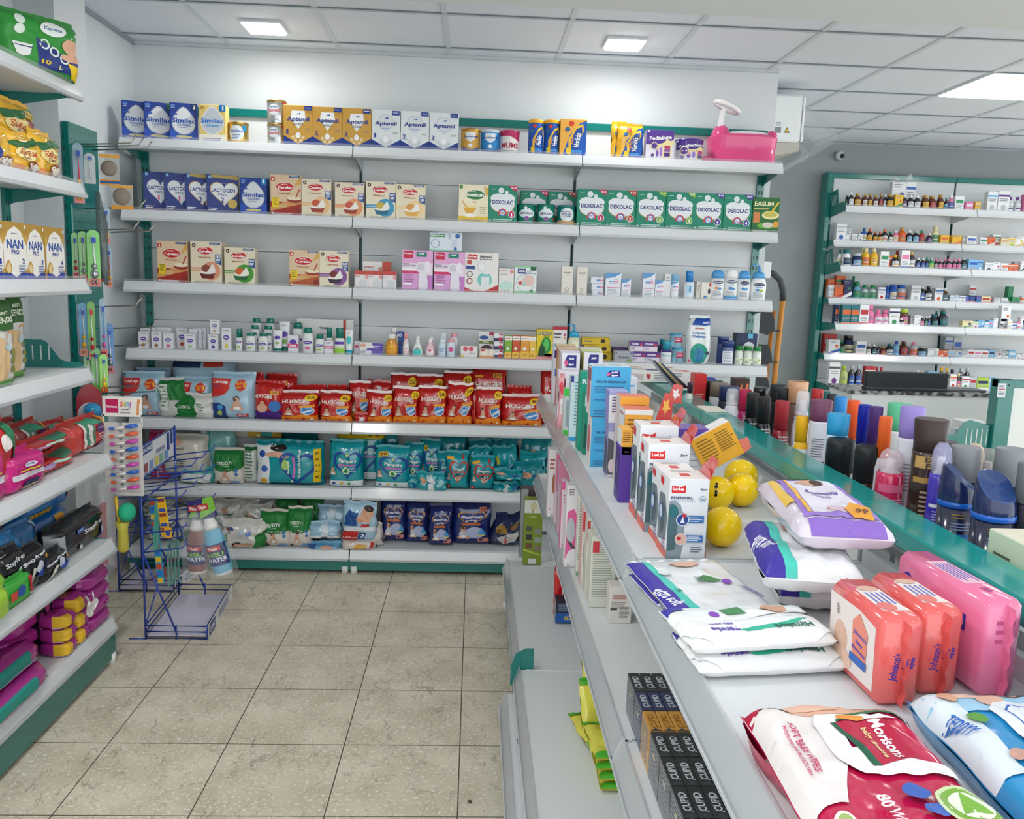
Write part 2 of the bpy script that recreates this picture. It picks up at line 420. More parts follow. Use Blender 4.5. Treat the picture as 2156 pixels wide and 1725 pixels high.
def rack(name, label, loc, rot, L, H, shelves, base, pw=.37, left=True, right=False, panels=True, endcol=TEAL, rail=True, gap=None, film=CLF):
    """local: x along the run, y=0 panel front; shelves [(z, depth)]"""
    e = bpy.data.objects.new(name, None); COL.objects.link(e); e.location = loc; e.rotation_euler = (0, 0, rot); tag(e, label, 'shop rack', gap)
    if panels:
        p = B(); z = .12
        while z < H-.05:
            z2 = min(z+pw, H-.03); p.box(.006 if left != 2 else .016, L-.006 if right != 2 else L-.016, 0, .012, z, z2-.0025, WHT); z = z2
        p.build('back_panel', e)
    if left == 2: upright_b(.012, -.012, .04, 0, H).build('upright', e)
    elif left: B().box(.0005, .0055, -.006, .02, 0, shelves[0][0], '1d4f55').build('upright', e)
    if right: upright_b(L-.012, -.012, .04, 0, H).build('upright', e)
    if rail: B().box(0, L, -.016, .03, H-.035, H, TEAL, .003).build('top_rail', e)
    for z, dp in shelves:
        d, s = shelf_parts(L, 0, -dp, z, film=film); o = d.build('shelf', e); s.build('price_strip', o)
        for x, c in ((0, endcol if left == 2 else 'cfd5d7'), (L, endcol if right == 2 else 'cfd5d7')):
            bracket_b(x+(.003 if x == 0 else -.003), 0, -dp, z, c).build('bracket', e)
    if base:
        z, dp = base; d, s = shelf_parts(L, 0, -dp, z, film=film); o = d.build('base_shelf', e); s.build('price_strip', o)
        B().box(0, L, -dp-.012, -dp+.0, .016, z-.036, TEAL).build('plinth', e)
        B().box(.01, L-.01, -dp+.05, .0, .03, z-.03, '0c3f3c').build('base_box', e)
        for x in (.02, L-.02): B().lathe([(.016, 0), (.016, .034)], 'e6e6e0', 12, cx=x, cy=-dp-.004).build('foot', e)
    return e
YB = 4.09
BZ = [1.35+.885*k for k in (.609, .272, -.072, -.405, -.754, -1.098)]+[.105]   # deck heights of the back rack
sh = [(z, .257) for z in BZ[:6]]
XB = (-1.5275, -.541, .449, 1.336)
for i in range(3):
    rack('display_rack', ['teal and white shop rack at the left of the back wall', 'teal and white shop rack in the middle of the back wall', 'teal and white shop rack at the right of the back wall under the pink potty'][i],
         (XB[i]+.0005*i, YB, 0), 0, XB[i+1]-XB[i]-.001, 2.071, sh if i < 2 else sh[:5], (.105, .31), pw=.33, left=2 if i == 0 else True, right=2 if i == 2 else False, gap='racks along the back wall')
# left run: local x -> +Y, front -> +X
LZ = [1.90, 1.604, 1.303, 1.015, .73, .435, .155]
LD = [.233, .233, .233, .233, .283, .283, .276]
for i, y in enumerate((1.858, .856)):
    rack('display_rack', ['white shop rack along the left wall holding the oats and pad packs', 'white shop rack along the left wall nearest the camera'][i], (-1.5, y, 0), math.pi/2, 1.0, 2.3,
         [(LZ[k], LD[k]) for k in range(6)], (LZ[6], LD[6]), left=True, right=2 if i == 0 else False, rail=False, gap='racks along the left wall')
# slotted teal divider standing on the left rack's shelves
def divider(z, dp, y, n=4, h=.09, label='', mirror=1, x0=-1.48, sgn=1):
    x1 = x0+sgn*dp
    P = [(x0, z), (x1, z), (x1-sgn*.02, z+.02), (x1-sgn*.07, z+.022), (x1-sgn*.085, z+.03), (x1-sgn*.125, z+h-.006), (x1-sgn*.14, z+h), (x0, z+h)]
    b = B().prism(P, 1, y-.001, y+.001, TEAL)
    for i in range(n):
        xx = x0+sgn*(.02+i*.026); b.box(xx-.002, xx+.002, y-.0016, y+.0016, z+.025, z+h-.018, 'cfd8d8')
    return tag(b.build('shelf_divider'), label, 'shelf divider', 'slotted shelf dividers')
divider(LZ[3]+.001, .215, 2.845, label='teal slotted divider at the end of the left rack shelf beside the animal puffs bags')
# right double-sided run
RZ = [.897, .572, .21]
def right_rack(y1, y0, shelves, base, label):
    return rack('display_rack', label, (.656, y1, 0), -math.pi/2, y1-y0, .96, shelves, base, left=True, right=False, rail=False, pw=.3, gap='low racks of the right aisle', film=CLR)
right_rack(3.39, 2.385, [(RZ[0], .378), (RZ[1], .378)], (.205, .49), 'low white rack of the right aisle nearest the back wall')
right_rack(2.38, 1.36, [(RZ[0], .378), (RZ[1], .378), (RZ[2], .49)], (.135, .53), 'low white rack in the middle of the right aisle holding the bottle cartons')
right_rack(1.355, .335, [(RZ[0], .378), (RZ[1], .378), (RZ[2], .49)], (.135, .53), 'low white rack of the right aisle nearest the camera holding the wipes')
# teal cap rail, split at the rack joints
for i, (y0, y1) in enumerate(((.30, 1.388), (1.39, 2.40), (2.402, 3.39))):
    c = B().box(.655, .728, y0, y1, .962, .995, '1b9690p', .003)
    tag(c.build('cap_rail'), ['glossy teal cap rail over the wipes, nearest the camera', 'glossy teal cap rail behind the feeding bottle cartons', 'glossy teal cap rail farthest along, beside the sky blue feeding cup box'][i], 'rail', 'teal cap rails')
for i, (y0, y1) in enumerate(((.335, 1.36), (1.365, 2.38), (2.385, 3.39))):
    rack('display_rack', ['far side of the right aisle rack under the blue roll-on cans', 'far side of the right aisle rack under the slim spray cans', 'far side of the right aisle rack under the small nail paints'][i], (.727, y0, 0), math.pi/2, y1-y0, .955,
         [(RZ[0], .36), (.5, .36)], (.12, .4), left=False, right=False, rail=False, pw=.3, gap='far side racks of the right aisle')
# pharmacy rack on the far wall
FZ = [1.905, 1.685, 1.51, 1.292, 1.122, .905, .70]
FD = [.29, .15, .30, .15, .30, .155, .30]
for i, x in enumerate((2.435, 3.335)):
    rack('display_rack', ['pharmacy rack on the far wall, its left bay', 'pharmacy rack on the far wall, its right bay cut by the frame'][i], (x, 6.02, 0), 0, .898, 2.15,
         [(FZ[k], FD[k]) for k in range(7)], (.15, .35), pw=.2, left=2 if i == 0 else True, right=False, gap='racks of the far pharmacy wall')
# slotted teal bracket flanges at the left end of the pharmacy rack
b = B().box(-.0, .034, -.06, .05, 0, 2.15, TEAL, .004); tag(b.build('rack_end_post', None, (2.40, 6.02, 0)), 'broad teal end post at the left edge of the far pharmacy rack', 'post')
for k in (0, 2):
    z = FZ[k]; P = [(6.0, z-.06), (6.0, z+.10), (5.86, z+.12), (5.83, z+.02), (5.745, z+.03), (5.70, z-.02), (5.72, z-.036), (5.86, z-.05)]
    b = B().prism(P, 0, 2.433, 2.436, TEAL)
    for q in range(4): b.box(2.4315, 2.4325, 5.875+q*.025, 5.879+q*.025, z+.015, z+.085, 'cfd8d8')
    tag(b.build('shelf_divider'), 'slotted teal end plate on the %s shelf of the far pharmacy rack' % ('top' if k == 0 else 'third'), 'shelf divider', 'slotted shelf dividers')
# pegboard on the pillar: faces +X
b = B().box(-1.448, -1.42, 3.135, 3.365, .74, 1.84, TEAL, .003); pb = b
for i in range(26):
    z = .78+i*.04
    for j in range(7): pb.box(-1.4203, -1.4196, 3.152+j*.03, 3.157+j*.03, z, z+.005, '0a3733')
    pb.box(-1.441, -1.437, 3.1343, 3.136, z, z+.016, '0a3733')
for j in range(8): pb.box(-1.4202, -1.4195, 3.15+j*.027, 3.155+j*.027, 1.815, 1.818, '0a3733')
tag(pb.build('pegboard'), 'narrow teal perforated board on the pillar carrying toothbrush hooks', 'pegboard')
# granite topped counter and what stands on it
MGR, nt, bb, N, L = nodemat('granite')
tc = N('ShaderNodeTexCoord'); v = N('ShaderNodeTexNoise'); v.inputs['Scale'].default_value = 35; v.inputs['Detail'].default_value = 6; L(tc.outputs['Object'], v.inputs[0])
r = N('ShaderNodeValToRGB'); r.color_ramp.elements[0].position = .42; r.color_ramp.elements[1].position = .6
r.color_ramp.elements[0].color = (.03, .03, .035, 1); r.color_ramp.elements[1].color = (.42, .42, .42, 1); L(v.outputs[0], r.inputs[0]); L(r.outputs[0], bb.inputs['Base Color']); bb.inputs['Roughness'].default_value = .2
c1 = B().box(1.885, 2.62, 4.15, 4.42, 0, .842, 'dde2e2'); c2 = B().box(1.875, 2.66, 4.135, 4.43, .842, .860, 'x'); c2.m = [MGR]*len(c2.m)
thing('counter', 'white billing counter with a grey granite top in front of the pharmacy rack', 'counter', [('cabinet', c1), ('worktop', c2)], (0, 0, 0))
c1 = B().box(1.955, 2.375, 4.16, 4.19, .868, .955, '1b1f24', .004); c2 = B().box(1.952, 2.378, 4.153, 4.20, .861, .877, '2a2e33', .003)
thing('monitor', 'low black screen seen edge-on on the granite counter', 'monitor', [('screen', c1), ('base', c2)], (0, 0, 0))
# short rack end with white panel at the right edge
b1 = B().box(2.205, 2.275, 3.48, 3.54, 0, 1.0, TEAL, .003).box(2.205, 3.4, 3.485, 3.53, .965, 1.0, TEAL, .003)
b1.box(2.247, 2.252, 3.4785, 3.4805, .975, .98, '08201e')
b2 = B().box(2.272, 3.4, 3.49, 3.51, .1, .97, 'dfe4e1')
b3 = B().prism([(2.2, .70), (2.2, .80), (2.115, .822), (2.09, .815), (2.05, .755), (1.985, .765), (1.96, .745), (1.955, .68), (2.2, .66)], 1, 3.50, 3.503, TEAL)
for q in range(5): b3.box(2.10+q*.022, 2.104+q*.022, 3.4985, 3.4995, .715, .785, 'd5dcd8')
b4 = B().box(1.96, 2.2, 3.50, 4.05, .69, .70, WHT)
b5 = B().box(2.20, 2.236, 3.476, 3.479, .925, .985, 'dfe3e6', .001); b5.art(plane((2.201, 3.4755, .926), (.034, 0, 0), (0, 0, .058)), [('r', .1, .55, .9, .62, 'b04a48'), ('l', .1, .85, .9, 3, .09, '5b6f96'), ('l', .1, .4, .9, 3, .1, '5b6f96')], sub=0)
thing('display_rack', 'teal framed white rack end at the right edge carrying a small sticker', 'shop rack', [('frame', b1), ('panel', b2), ('end_plate', b3), ('shelf', b4), ('sticker', b5)], (0, 0, 0))
# air conditioner, its packing and plastic sheet
a1 = B().box(1.398, 1.60, 4.36, 5.15, 2.07, 2.30, 'e9eeee', .012)
a1.art(plane((1.462, 4.3585, 2.06), (.2, 0, 0), (0, 0, .2)), [('r', .02, .26, .17, .40, '8a9096'), ('l', .04, .5, .2, 2, .05, '6a7076'), ('p', [(.25, .27), (.39, .27), (.32, .40)], '222222'), ('p', [(.275, .285), (.365, .285), (.32, .375)], 'e8b52a')], sub=0)
a2 = B().box(1.602, 1.612, 4.362, 5.15, 2.075, 2.29, 'f4f6f6', .004)
a3 = B().prism([(1.40, 1.985), (1.60, 2.03), (1.60, 2.07), (1.40, 2.065)], 1, 4.37, 5.1, 'b9b6ac')
thing('air_conditioner', 'white wall air conditioner seen end-on beyond the back wall corner', 'air conditioner', [('casing', a1), ('front_panel', a2), ('louvre', a3)], (0, 0, 0))
def S(u, v, o):
    x = 1.62+.17*math.sin(math.pi*v)*(.4+.6*math.sin(3.1*v+.5*u))+.008*noise.noise(Vector((u*9, v*14, 1)))
    return (x+.02*math.sin(9*u), 4.36+u*.5, 1.97+v*.28+.02*math.sin(7*u)*(1-v))
tag(B().surf(S, 12, 20, 'dfe5e8t').build('plastic_sheet'), 'crumpled clear plastic sheet hanging off the air conditioner', 'plastic sheet')
c = B(); c.lathe([(.03, 0), (.032, .03), (.026, .045)], 'c3c6c6p', 20); l = B(); l.lathe([(.016, 0), (.015, .012)], '1c1f22p', 16)
p = onY(1772, 327, 6.05)
e = thing('security_camera', 'small white dome security camera on the far wall', 'security camera', [('housing', c), ('lens', l)], (p.x, 6.105, p.z), (math.pi/2, 0, 0)); e.children[1].location = (.008, -.004, .042)
tag(B().box(1.397, 1.437, 4.17, 4.20, 1.395, 1.475, 'eceeee', .004).build('switch_box'), 'small white switch box on the wall end beside the back rack', 'switch box')
# folded step ladder behind the back wall end
r1 = B()
def zz(y): return 1.35+4.28*ray(1640, y).z/ray(1640, y).y
r1.tube([(1.525, 4.28, 0), (1.535, 4.28, zz(800)), (1.545, 4.28, zz(632))], .014, 'c98634', 8); r1.tube([(1.49, 4.31, 0), (1.50, 4.31, zz(800)), (1.515, 4.31, zz(655))], .012, 'b5722a', 8)
r2 = B().tube([(1.545, 4.28, zz(633)), (1.542, 4.28, zz(612)), (1.523, 4.28, zz(590)), (1.49, 4.28, zz(578)), (1.44, 4.28, zz(570))], .016, '33383c', 10)
def tread(y0, y1):
    z1, z0 = zz(y0), zz(y1); b = B().prism([(1.405, z0+.02), (1.47, z0), (1.505, z0+.03), (1.50, z1-.05), (1.48, z1), (1.405, z1)], 1, 4.25, 4.27, '1f242c'); b.box(1.49, 1.535, 4.255, 4.268, z0+.02, z0+.028, '1f242c'); return b
thing('step_ladder', 'folded wooden step ladder with black treads leaning behind the back wall end', 'step ladder', [('side_rail', r1), ('top_rail', r2), ('tread', tread(652, 706)), ('tread', tread(726, 772)), ('tread', tread(788, 840))], (0, 0, 0))
# beige floor scrap
tag(B().ball((0, 0, .004), .006, .004, .004, '4b4438', 8, 6).build('crumb', None, tuple(onZ(989, 1691, 0))), 'tiny dark crumb lying on the floor near the aisle', 'crumb')
# ------------------------------------------------------------------ printed designs (fractions of a face)
NV, RD, WH, GR, SK, HR, BK = '1c3a8c', 'c8201f', 'f2f2ee', '0c8a63', 'd9a78a', '2a1d18', '1d1f22'
def baby(cx, cy, s, hair=HR, cl=None, asp=1):
    sy = s*asp
    return [('e', cx, cy-.62*sy, .62*s, .60*sy, cl or SK), ('e', cx-.55*s, cy-1.05*sy, .4*s, .22*sy, SK), ('e', cx+.55*s, cy-1.05*sy, .4*s, .22*sy, SK),
            ('e', cx, cy-.95*sy, .45*s, .25*sy, WH), ('e', cx, cy+.30*sy, .43*s, .43*sy, hair), ('e', cx, cy+.18*sy, .38*s, .38*sy, SK)]
def A_similac(n, c2='9aa0a8'):
    return [('p', [(0, 0), (1, 0), (1, .3), (.5, .22), (0, .3)], '2c55b8'), ('d', .5, .48, .43, .31, 'c3c8ce'), ('d', .5, .48, .40, .285, 'dde1e5'), ('e', .5, .12, .3, .035, 'd8cf8c'), ('r', .05, .88, .2, .95, '5b86cf'), ('l', .06, .86, .2, 1, .03, 'dddddd'),
            ('r', .05, .68, .28, .72, '2c55b8'), ('t', 'Similac', .5, .54, .86, .13, '1f4fae'), ('t', 'CLASSIC', .52, .43, .5, .06, '3f6cb4'), ('l', .3, .36, .7, 1, .03, '7f8ba0'), ('l', .1, .05, .9, 1, .03, 'dfe5f2')]+([('r', .80, .82, 1, 1, n[1]), ('t', n[0], .89, .91, .07, .10, 'ffffff')] if n else [])
A_simgold = [('r', 0, 0, 1, .2, 'f4efdf'), ('d', .5, .52, .44, .33, 'f3f1ea'), ('d', .5, .52, .41, .30, 'c9d1da'), ('t', 'Similac', .5, .57, .86, .12, '1d6fd0'), ('t', 'Gain', .5, .44, .5, .07, '5aa6e2'), ('r', .76, .83, 1, 1, '1377bd'), ('t', '1', .9, .91, .05, .11, 'ffffff'), ('r', .05, .88, .2, .95, 'b99a4a'), ('l', .15, .09, .85, 2, .045, '3c66b4')]
def A_aptamil(n, gold):
    t = 'f3f4f2' if gold else 'dde2e6'
    return [('r', 0, 0, 1, .24, '15378a'), ('p', [(0, .24), (.5, .04), (1, .24), (1, .45), (0, .45)], 'd09f45' if gold else 'e3e8e9'), ('p', [(.28, .86), (.72, .86), (.76, .66), (.5, .4), (.24, .66)], t), ('o', .5, .68, .27, .015, 'b9c2cb') if not gold else ('e', .5, .72, .2, .1, 'f7f8f6'),
            ('p', [(.42, .76), (.58, .80), (.5, .79)], '1f4fae'), ('e', .56, .79, .03, .02, '1f4fae'), ('e', .5, .785, .025, .015, '1f4fae'), ('t', 'Aptamil', .5, .64, .76, .13, '1d3c8e' if not gold else '20408f'), ('t', 'GOLD', .5, .53, .34, .055, '6b6f76') if gold else ('l', .35, .53, .65, 1, .04, '7ba4dd'),
            ('t', n, .13, .34, .07 if n == '1' else .1, .11, '1d3c8e'), ('l', .05, .27, .25, 1, .02, '5a6da0'), ('d', .5, .24, .09, .07, 'f5f6f5'), ('l', .75, .42, .95, 2, .025, '8d8a80'),
            ('c', .33, .2, .06, 'e7cf9b' if gold else 'cfd5da'), ('c', .67, .2, .06, 'e7cf9b' if gold else 'cfd5da'), ('c', .41, .12, .06, 'e7cf9b' if gold else 'cfd5da'), ('c', .59, .12, .06, 'e7cf9b' if gold else 'cfd5da'), ('r', .72, .87, .98, .98, '1f3c90'), ('l', .75, .93, .95, 1, .03, 'ffffff')]
def A_lacto(n, gold):
    c = '1c2f7a' if n == '2' else 'd83a7c'
    e = [('h', .56, .55, .46, .33, 'c9a95a' if gold else 'bfc6cf'), ('h', .56, .55, .43, .305, 'e4e7ea'), ('l', .45, .78, .7, 1, .03, '6d7fae'), ('t', 'LACTOGEN', .53, .60, .74, .1, '1c3a8c'), ('t', 'PRO', .5, .49, .27, .065, '6f7ba4'), ('t', n, .5, .35, .11 if n == '2' else .05, .14, c),
         ('l', .05, .13, .35, 2, .04, 'ffffff'), ('r', .06, .9, .15, .97, '7fb6dd')]
    if gold: e += [('p', [(.15, .93), (1, .88), (1, .985), (.15, 1)], 'b59a4e'), ('c', .82, .26, .15, 'd1b158')]
    else: e += [('r', .0, 0, 1, .035, 'e487ad')]
    return e
def A_cerelac(bowl, disc, no=True, fruit='c9563c', t='Wheat Apple', red=False):
    e = []
    if red: e += [('r', 0, 0, 1, .34, bowl), ('p', [(0, .2), (.5, .35), (1, .4), (1, .3), (0, .1)], 'd7995c'), ('e', .80, .40, .27, .085, '9c3324'), ('e', .78, .43, .24, .05, 'efe3c4'), ('p', [(.93, .66), (.97, .64), (.85, .44), (.82, .45)], 'b2402c'), ('c', .92, .12, .11, '8e2a22'), ('r', .05, .2, .28, .44, 'f2d21c'), ('l', .08, .42, .26, 4, .05, '8a7a20'), ('p', [(.78, .7), (.98, .98), (1, .8)], 'd9a94c'), ('e', .4, .24, .16, .05, 'd8b177'), ('r', .03, .84, .15, .94, RD), ('t', '6', .09, .89, .06, .07, 'ffffff')]
    else:
        e += [('c', .66, .30, .30, disc), ('r', 0, .34, .36, .38, disc), ('r', 0, .29, .36, .32, disc), ('p', [(.28, .27), (.80, .27), (.72, .12), (.36, .12)], bowl), ('e', .54, .27, .26, .045, 'f6f2e6'), ('e', .5, .36, .15, .09, fruit), ('p', [(.52, .27), (.72, .48), (.82, .3), (.66, .24)], 'f4f0e8'), ('e', .12, .9, .06, .05, '5a3a34'), ('t', '6', .12, .9, .04, .045, 'ffffff')]
        if no: e += [('p', [(.80, .70), (1, .70), (1, .44), (.80, .50)], '23508f'), ('t', 'NO', .9, .65, .16, .07, 'ffffff'), ('l', .83, .585, .97, 3, .035, 'ffffff')]
    cy = .78 if not red else .70
    e += [('e', .48, cy-.0, .30 if red else .26, .12 if red else .1, 'f4e9dc'), ('e', .48, cy, .285 if red else .245, .105 if red else .088, RD), ('t', 'Cerelac', .48, cy-.012, .48 if red else .42, .07, 'ffffff'), ('t', 'NESTLE', .45, cy+.06, .2, .028, 'ffffff'), ('t', t, .46, cy-.16, .4, .04, 'b05a3c'), ('r', .62, .93, .97, .975, '2b5590'), ('l', .66, .955, .94, 1, .02, 'ffffff'), ('r', .05, .03, .11, .075, 'f6f6f0'), ('l', .14, .05, .9, 2, .03, 'a99f86' if not red else 'ffffff')]
    return e
def A_dexo(n, c, age='6'):
    return [('l', .1, .9, .3, 1, .03, 'bfe6d8'), ('c', .44, .87, .10, 'dfe7ec'), ('c', .63, .82, .065, 'dfe7ec'), ('e', .5, .50, .42, .23, 'c7a24c'), ('e', .5, .52, .42, .23, 'e4eaee'), ('e', .35, .66, .28, .13, 'e4eaee'), ('e', .65, .66, .28, .13, 'e4eaee'), ('t', 'DEXOLAC', .5, .56, .72, .11, '182a78'),
            ('p', [(.33, .22), (.67, .22), (.62, .36), (.5, .4), (.38, .36)], 'd4433e'), ('c', .5, .28, .11, '3f78c4'), ('c', .5, .28, .08, 'dfe6ee'), ('l', .44, .29, .56, 2, .03, 'b3333a'), ('d', .82, .24, .12, .09, 'f0f0ee'), ('d', .82, .24, .10, .075, c), ('t', n, .82, .235, .04 if n == '1' else .07, .09, 'ffffff'),
            ('l', .18, .1, .85, 2, .045, 'c9ebe0'), ('r', .05, .06, .09, .09, 'eeeeee'), ('p', [(.7, 1), (1, 1), (1, .86), (.86, .88)], c), ('t', age, .88, .95, .18, .05, 'ffffff')]
A_nestum = [('r', 0, 0, 1, .16, 'e8c23a'), ('e', .55, .73, .34, .14, 'f5efd8'), ('e', .55, .73, .32, .125, '2b7a3c'), ('t', 'Nestum', .55, .73, .58, .1, 'ffffff'), ('t', 'NESTLE', .45, .82, .25, .03, 'ffffff'), ('t', 'Rice', .55, .54, .14, .04, 'cf8a4a'), ('e', .38, .38, .22, .06, 'f0dc9a'), ('p', [(.16, .38), (.6, .38), (.5, .25), (.25, .25)], 'e0a93c'), ('e', .4, .18, .2, .05, 'f6f3ea'), ('p', [(.1, .56), (.13, .57), (.32, .38), (.28, .38)], 'dca53a'), ('p', [(.85, .98), (1, .9), (1, .75), (.92, .7)], 'd9b35c'), ('r', .03, .88, .13, .97, '3c8a4a'), ('l', .72, .4, .95, 4, .05, 'a8a080'), ('l', .1, .06, .9, 2, .03, '9a7c20')]
A_easum = [('t', 'EASUM', .42, .82, .7, .13, 'f4ecc0'), ('r', .05, .66, .6, .7, 'c9ba72'), ('e', .68, .5, .32, .12, 'efe6a0'), ('e', .68, .52, .25, .08, 'c8bf60'), ('p', [(.6, .5), (.68, .5), (.98, .86), (.92, .88)], 'e6c53a'), ('r', .05, .28, .28, .58, 'd8844a'), ('e', .55, .2, .35, .09, '69b03c'), ('e', .6, .22, .2, .08, 'd9cfc4'), ('c', .9, .24, .12, 'e0a03c'), ('l', .05, .06, .7, 2, .03, 'e8efd8')]
def A_horlicks(jr=True):
    return [('p', [(.0, .0), (1, .0), (1, .97), (.75, .9), (.35, .55), (.2, .2), (.12, 0)], '1f5cb8'), ('p', [(.35, .0), (.32, .45), (.6, .8), (.86, .88), (.9, .7), (.6, .2)], 'f2c12c'), ('p', [(.45, .0), (.42, .45), (.62, .74), (.82, .80), (.84, .66), (.62, .0)], '174a9c'), ('t', 'Horlicks', .66, .44, .52, .15, 'ffffff', 82), ('t', 'Junior', .48, .42, .30, .09, 'f2a02c', 82), ('c', .42, .88, .1, 'd9442c'), ('r', .25, .06, .42, .22, 'f0d020'), ('r', .45, .1, .85, .17, '3f93dc'), ('e', .28, .72, .1, .06, '3a6a9a')]
A_pedia = [('r', 0, .0, 1, .5, 'e9e4ee'), ('p', [(.1, .42), (1.0, .68), (1, .52), (.2, .36)], 'e8d9a0'), ('t', 'PediaSure', .52, .74, .8, .13, 'ffffff', 5), ('p', [(.62, .06), (.62, .5), (.56, .5), (.78, .72), (.99, .5), (.93, .5), (.93, .06)], 'f0dfa0'), ('r', .67, .38, .88, .48, 'b8376f'), ('r', .67, .27, .88, .37, '8a52a8'), ('r', .67, .1, .88, .25, '4b2a86'), ('c', .3, .46, .13, 'd9cdb0'), ('c', .3, .46, .1, '5a3a92'), ('e', .42, .2, .05, .12, '7a56b0'), ('c', .42, .34, .04, SK), ('e', .55, .26, .04, .16, '9a76c8'), ('e', .25, .13, .06, .07, '5a3a8a'), ('r', .03, .92, .12, .98, 'ffffff')]
def A_pump(kind=0):
    if kind == 0: return [('r', 0, 0, 1, .38, 'c57cc4'), ('e', .2, .25, .5, .22, 'd9a2d4'), ('r', 0, .68, 1, 1, 'e3a9d6'), ('r', 0, .44, .9, .56, 'f4edf3'), ('r', 0, .42, .62, .49, 'cf2f6a'), ('r', .04, .80, .34, .98, 'c8204a'), ('t', 'Morisons', .19, .92, .25, .04, 'ffffff'), ('r', .46, .84, .8, .96, '17806f'), ('t', 'FREE', .63, .92, .16, .035, 'ffffff'), ('t', 'MANUAL', .14, .66, .22, .03, '8a8a92'), ('t', 'BREAST PUMP', .25, .62, .42, .035, '9a9aa2'), ('e', .62, .58, .19, .14, 'e9e6ee'), ('e', .62, .58, .13, .1, 'd3ccdc'), ('e', .82, .62, .1, .12, 'efe9f2'), ('r', .56, .25, .82, .5, 'e8e4ee'), ('e', .69, .08, .16, .08, 'ded9e6'), ('r', .54, .08, .84, .27, 'e6e2ec'), ('r', .03, .14, .32, .19, 'f6f0f6'), ('l', .08, .38, .4, 4, .055, 'b0609c')]
    if kind == 1: return [('p', [(0, 0), (1, 0), (1, .2), (.6, .03), (.3, .03), (0, .12)], 'c02a24'), ('c', .6, .32, .22, '7cc9c0'), ('r', .07, .83, .37, .95, 'c8201f'), ('t', 'LuvLap', .22, .89, .24, .06, 'ffffff'), ('t', 'Manual', .62, .9, .34, .07, '4a4a50'), ('t', 'Breast Pump', .64, .83, .38, .045, '5a5a60'), ('e', .5, .65, .12, .12, 'd8d8da'), ('e', .5, .65, .10, .10, 'ececee'), ('r', .56, .46, .7, .6, 'e4e4e6'), ('r', .5, .12, .74, .4, 'dfe6e6'), ('o', .15, .45, .09, .02, '6a5a5a'), ('o', .15, .28, .09, .03, 'a03a34'), ('r', .03, .58, .3, .66, '23488c'), ('r', .07, .7, .2, .8, 'c04a40')]
    if kind == 2: return [('r', 0, 0, 1, .06, '7cc49a'), ('r', .38, .88, .65, 1, '2f5aa8'), ('r', .02, .62, .48, .76, '4d9c66'), ('t', 'BREAST PUMP', .24, .69, .4, .06, 'ffffff'), ('t', 'MANUAL', .15, .84, .24, .07, '2c4a86'), ('o', .18, .33, .13, .012, '3c5a9a'), ('c', .86, .68, .07, '2f6ab8'), ('r', .70, .15, .84, .5, 'ccd3e2'), ('e', .62, .66, .04, .12, 'b9c3da'), ('c', .8, .12, .05, '2f5aa8'), ('o', .92, .9, .05, .015, '3c7a5a')]
    return [('r', 0, .93, 1, 1, '8fd0a0'), ('r', 0, 0, 1, .1, '9ad8ac'), ('r', .14, .72, .5, .9, '2b2c86'), ('t', 'Auto fine', .32, .82, .3, .09, 'ffffff'), ('r', .72, .84, .98, .98, '1f5a44'), ('t', '3 in 1', .68, .79, .24, .05, '4a66b0'), ('t', 'Breast Pump', .74, .73, .44, .04, '4a66b0'), ('o', .5, .38, .4, .012, '5a6a9a'), ('e', .65, .48, .26, .2, 'e3c4bc'), ('p', [(.15, .4), (.3, .46), (.36, .38), (.28, .3)], 'cf3a34'), ('e', .45, .35, .1, .08, 'a9d6c4'), ('c', .78, .1, .08, '4a9a5c')]
def A_small(c, t='', c2='9aa0a6', c3=None):
    return [('r', 0, .62, 1, .8, c)]+([('t', t, .5, .71, .7, .1, 'ffffff')] if t else [])+[('l', .12, .5, .88, 3, .07, c2)]+([('c', .5, .2, .16, c3)] if c3 else [('l', .12, .22, .8, 2, .07, c2)])
def A_him(c='5b3fa8', c3='8bc06a', t='baby'):
    return [('t', 'Himalaya', .5, .88, .6, .06, '4a6a5a'), ('e', .5, .58, .3, .11, c), ('t', t, .5, .58, .4, .09, 'ffffff'), ('l', .25, .42, .75, 1, .05, 'a8a8b0'), ('e', .5, .22, .18, .1, c3)]
def A_seba(t='sebamed'):
    return [('p', [(0, 1), (1, 1), (.55, .82), (0, .76)], '5f9ace'), ('r', .22, .56, .56, .66, '5a96d2'), ('r', .56, .56, .84, .66, 'e58ab0'), ('t', t, .53, .61, .55, .05, 'ffffff'), ('t', 'baby', .7, .72, .22, .04, '6a86a8'), ('r', .1, .36, .9, .40, 'd88ab4'), ('l', .15, .3, .85, 4, .06, 'b0b6c4')]
def A_ceta(c='3b8fd0', cc='9ac43c'):
    return [('e', .5, .74, .32, .075, '1d2f5a'), ('t', 'Cetaphil', .5, .74, .48, .05, 'ffffff'), ('t', 'baby', .5, .61, .34, .055, '3a8fce'), ('e', .42, .47, .12, .06, c), ('e', .58, .45, .12, .06, cc), ('l', .2, .33, .75, 5, .05, '8c98a6')]
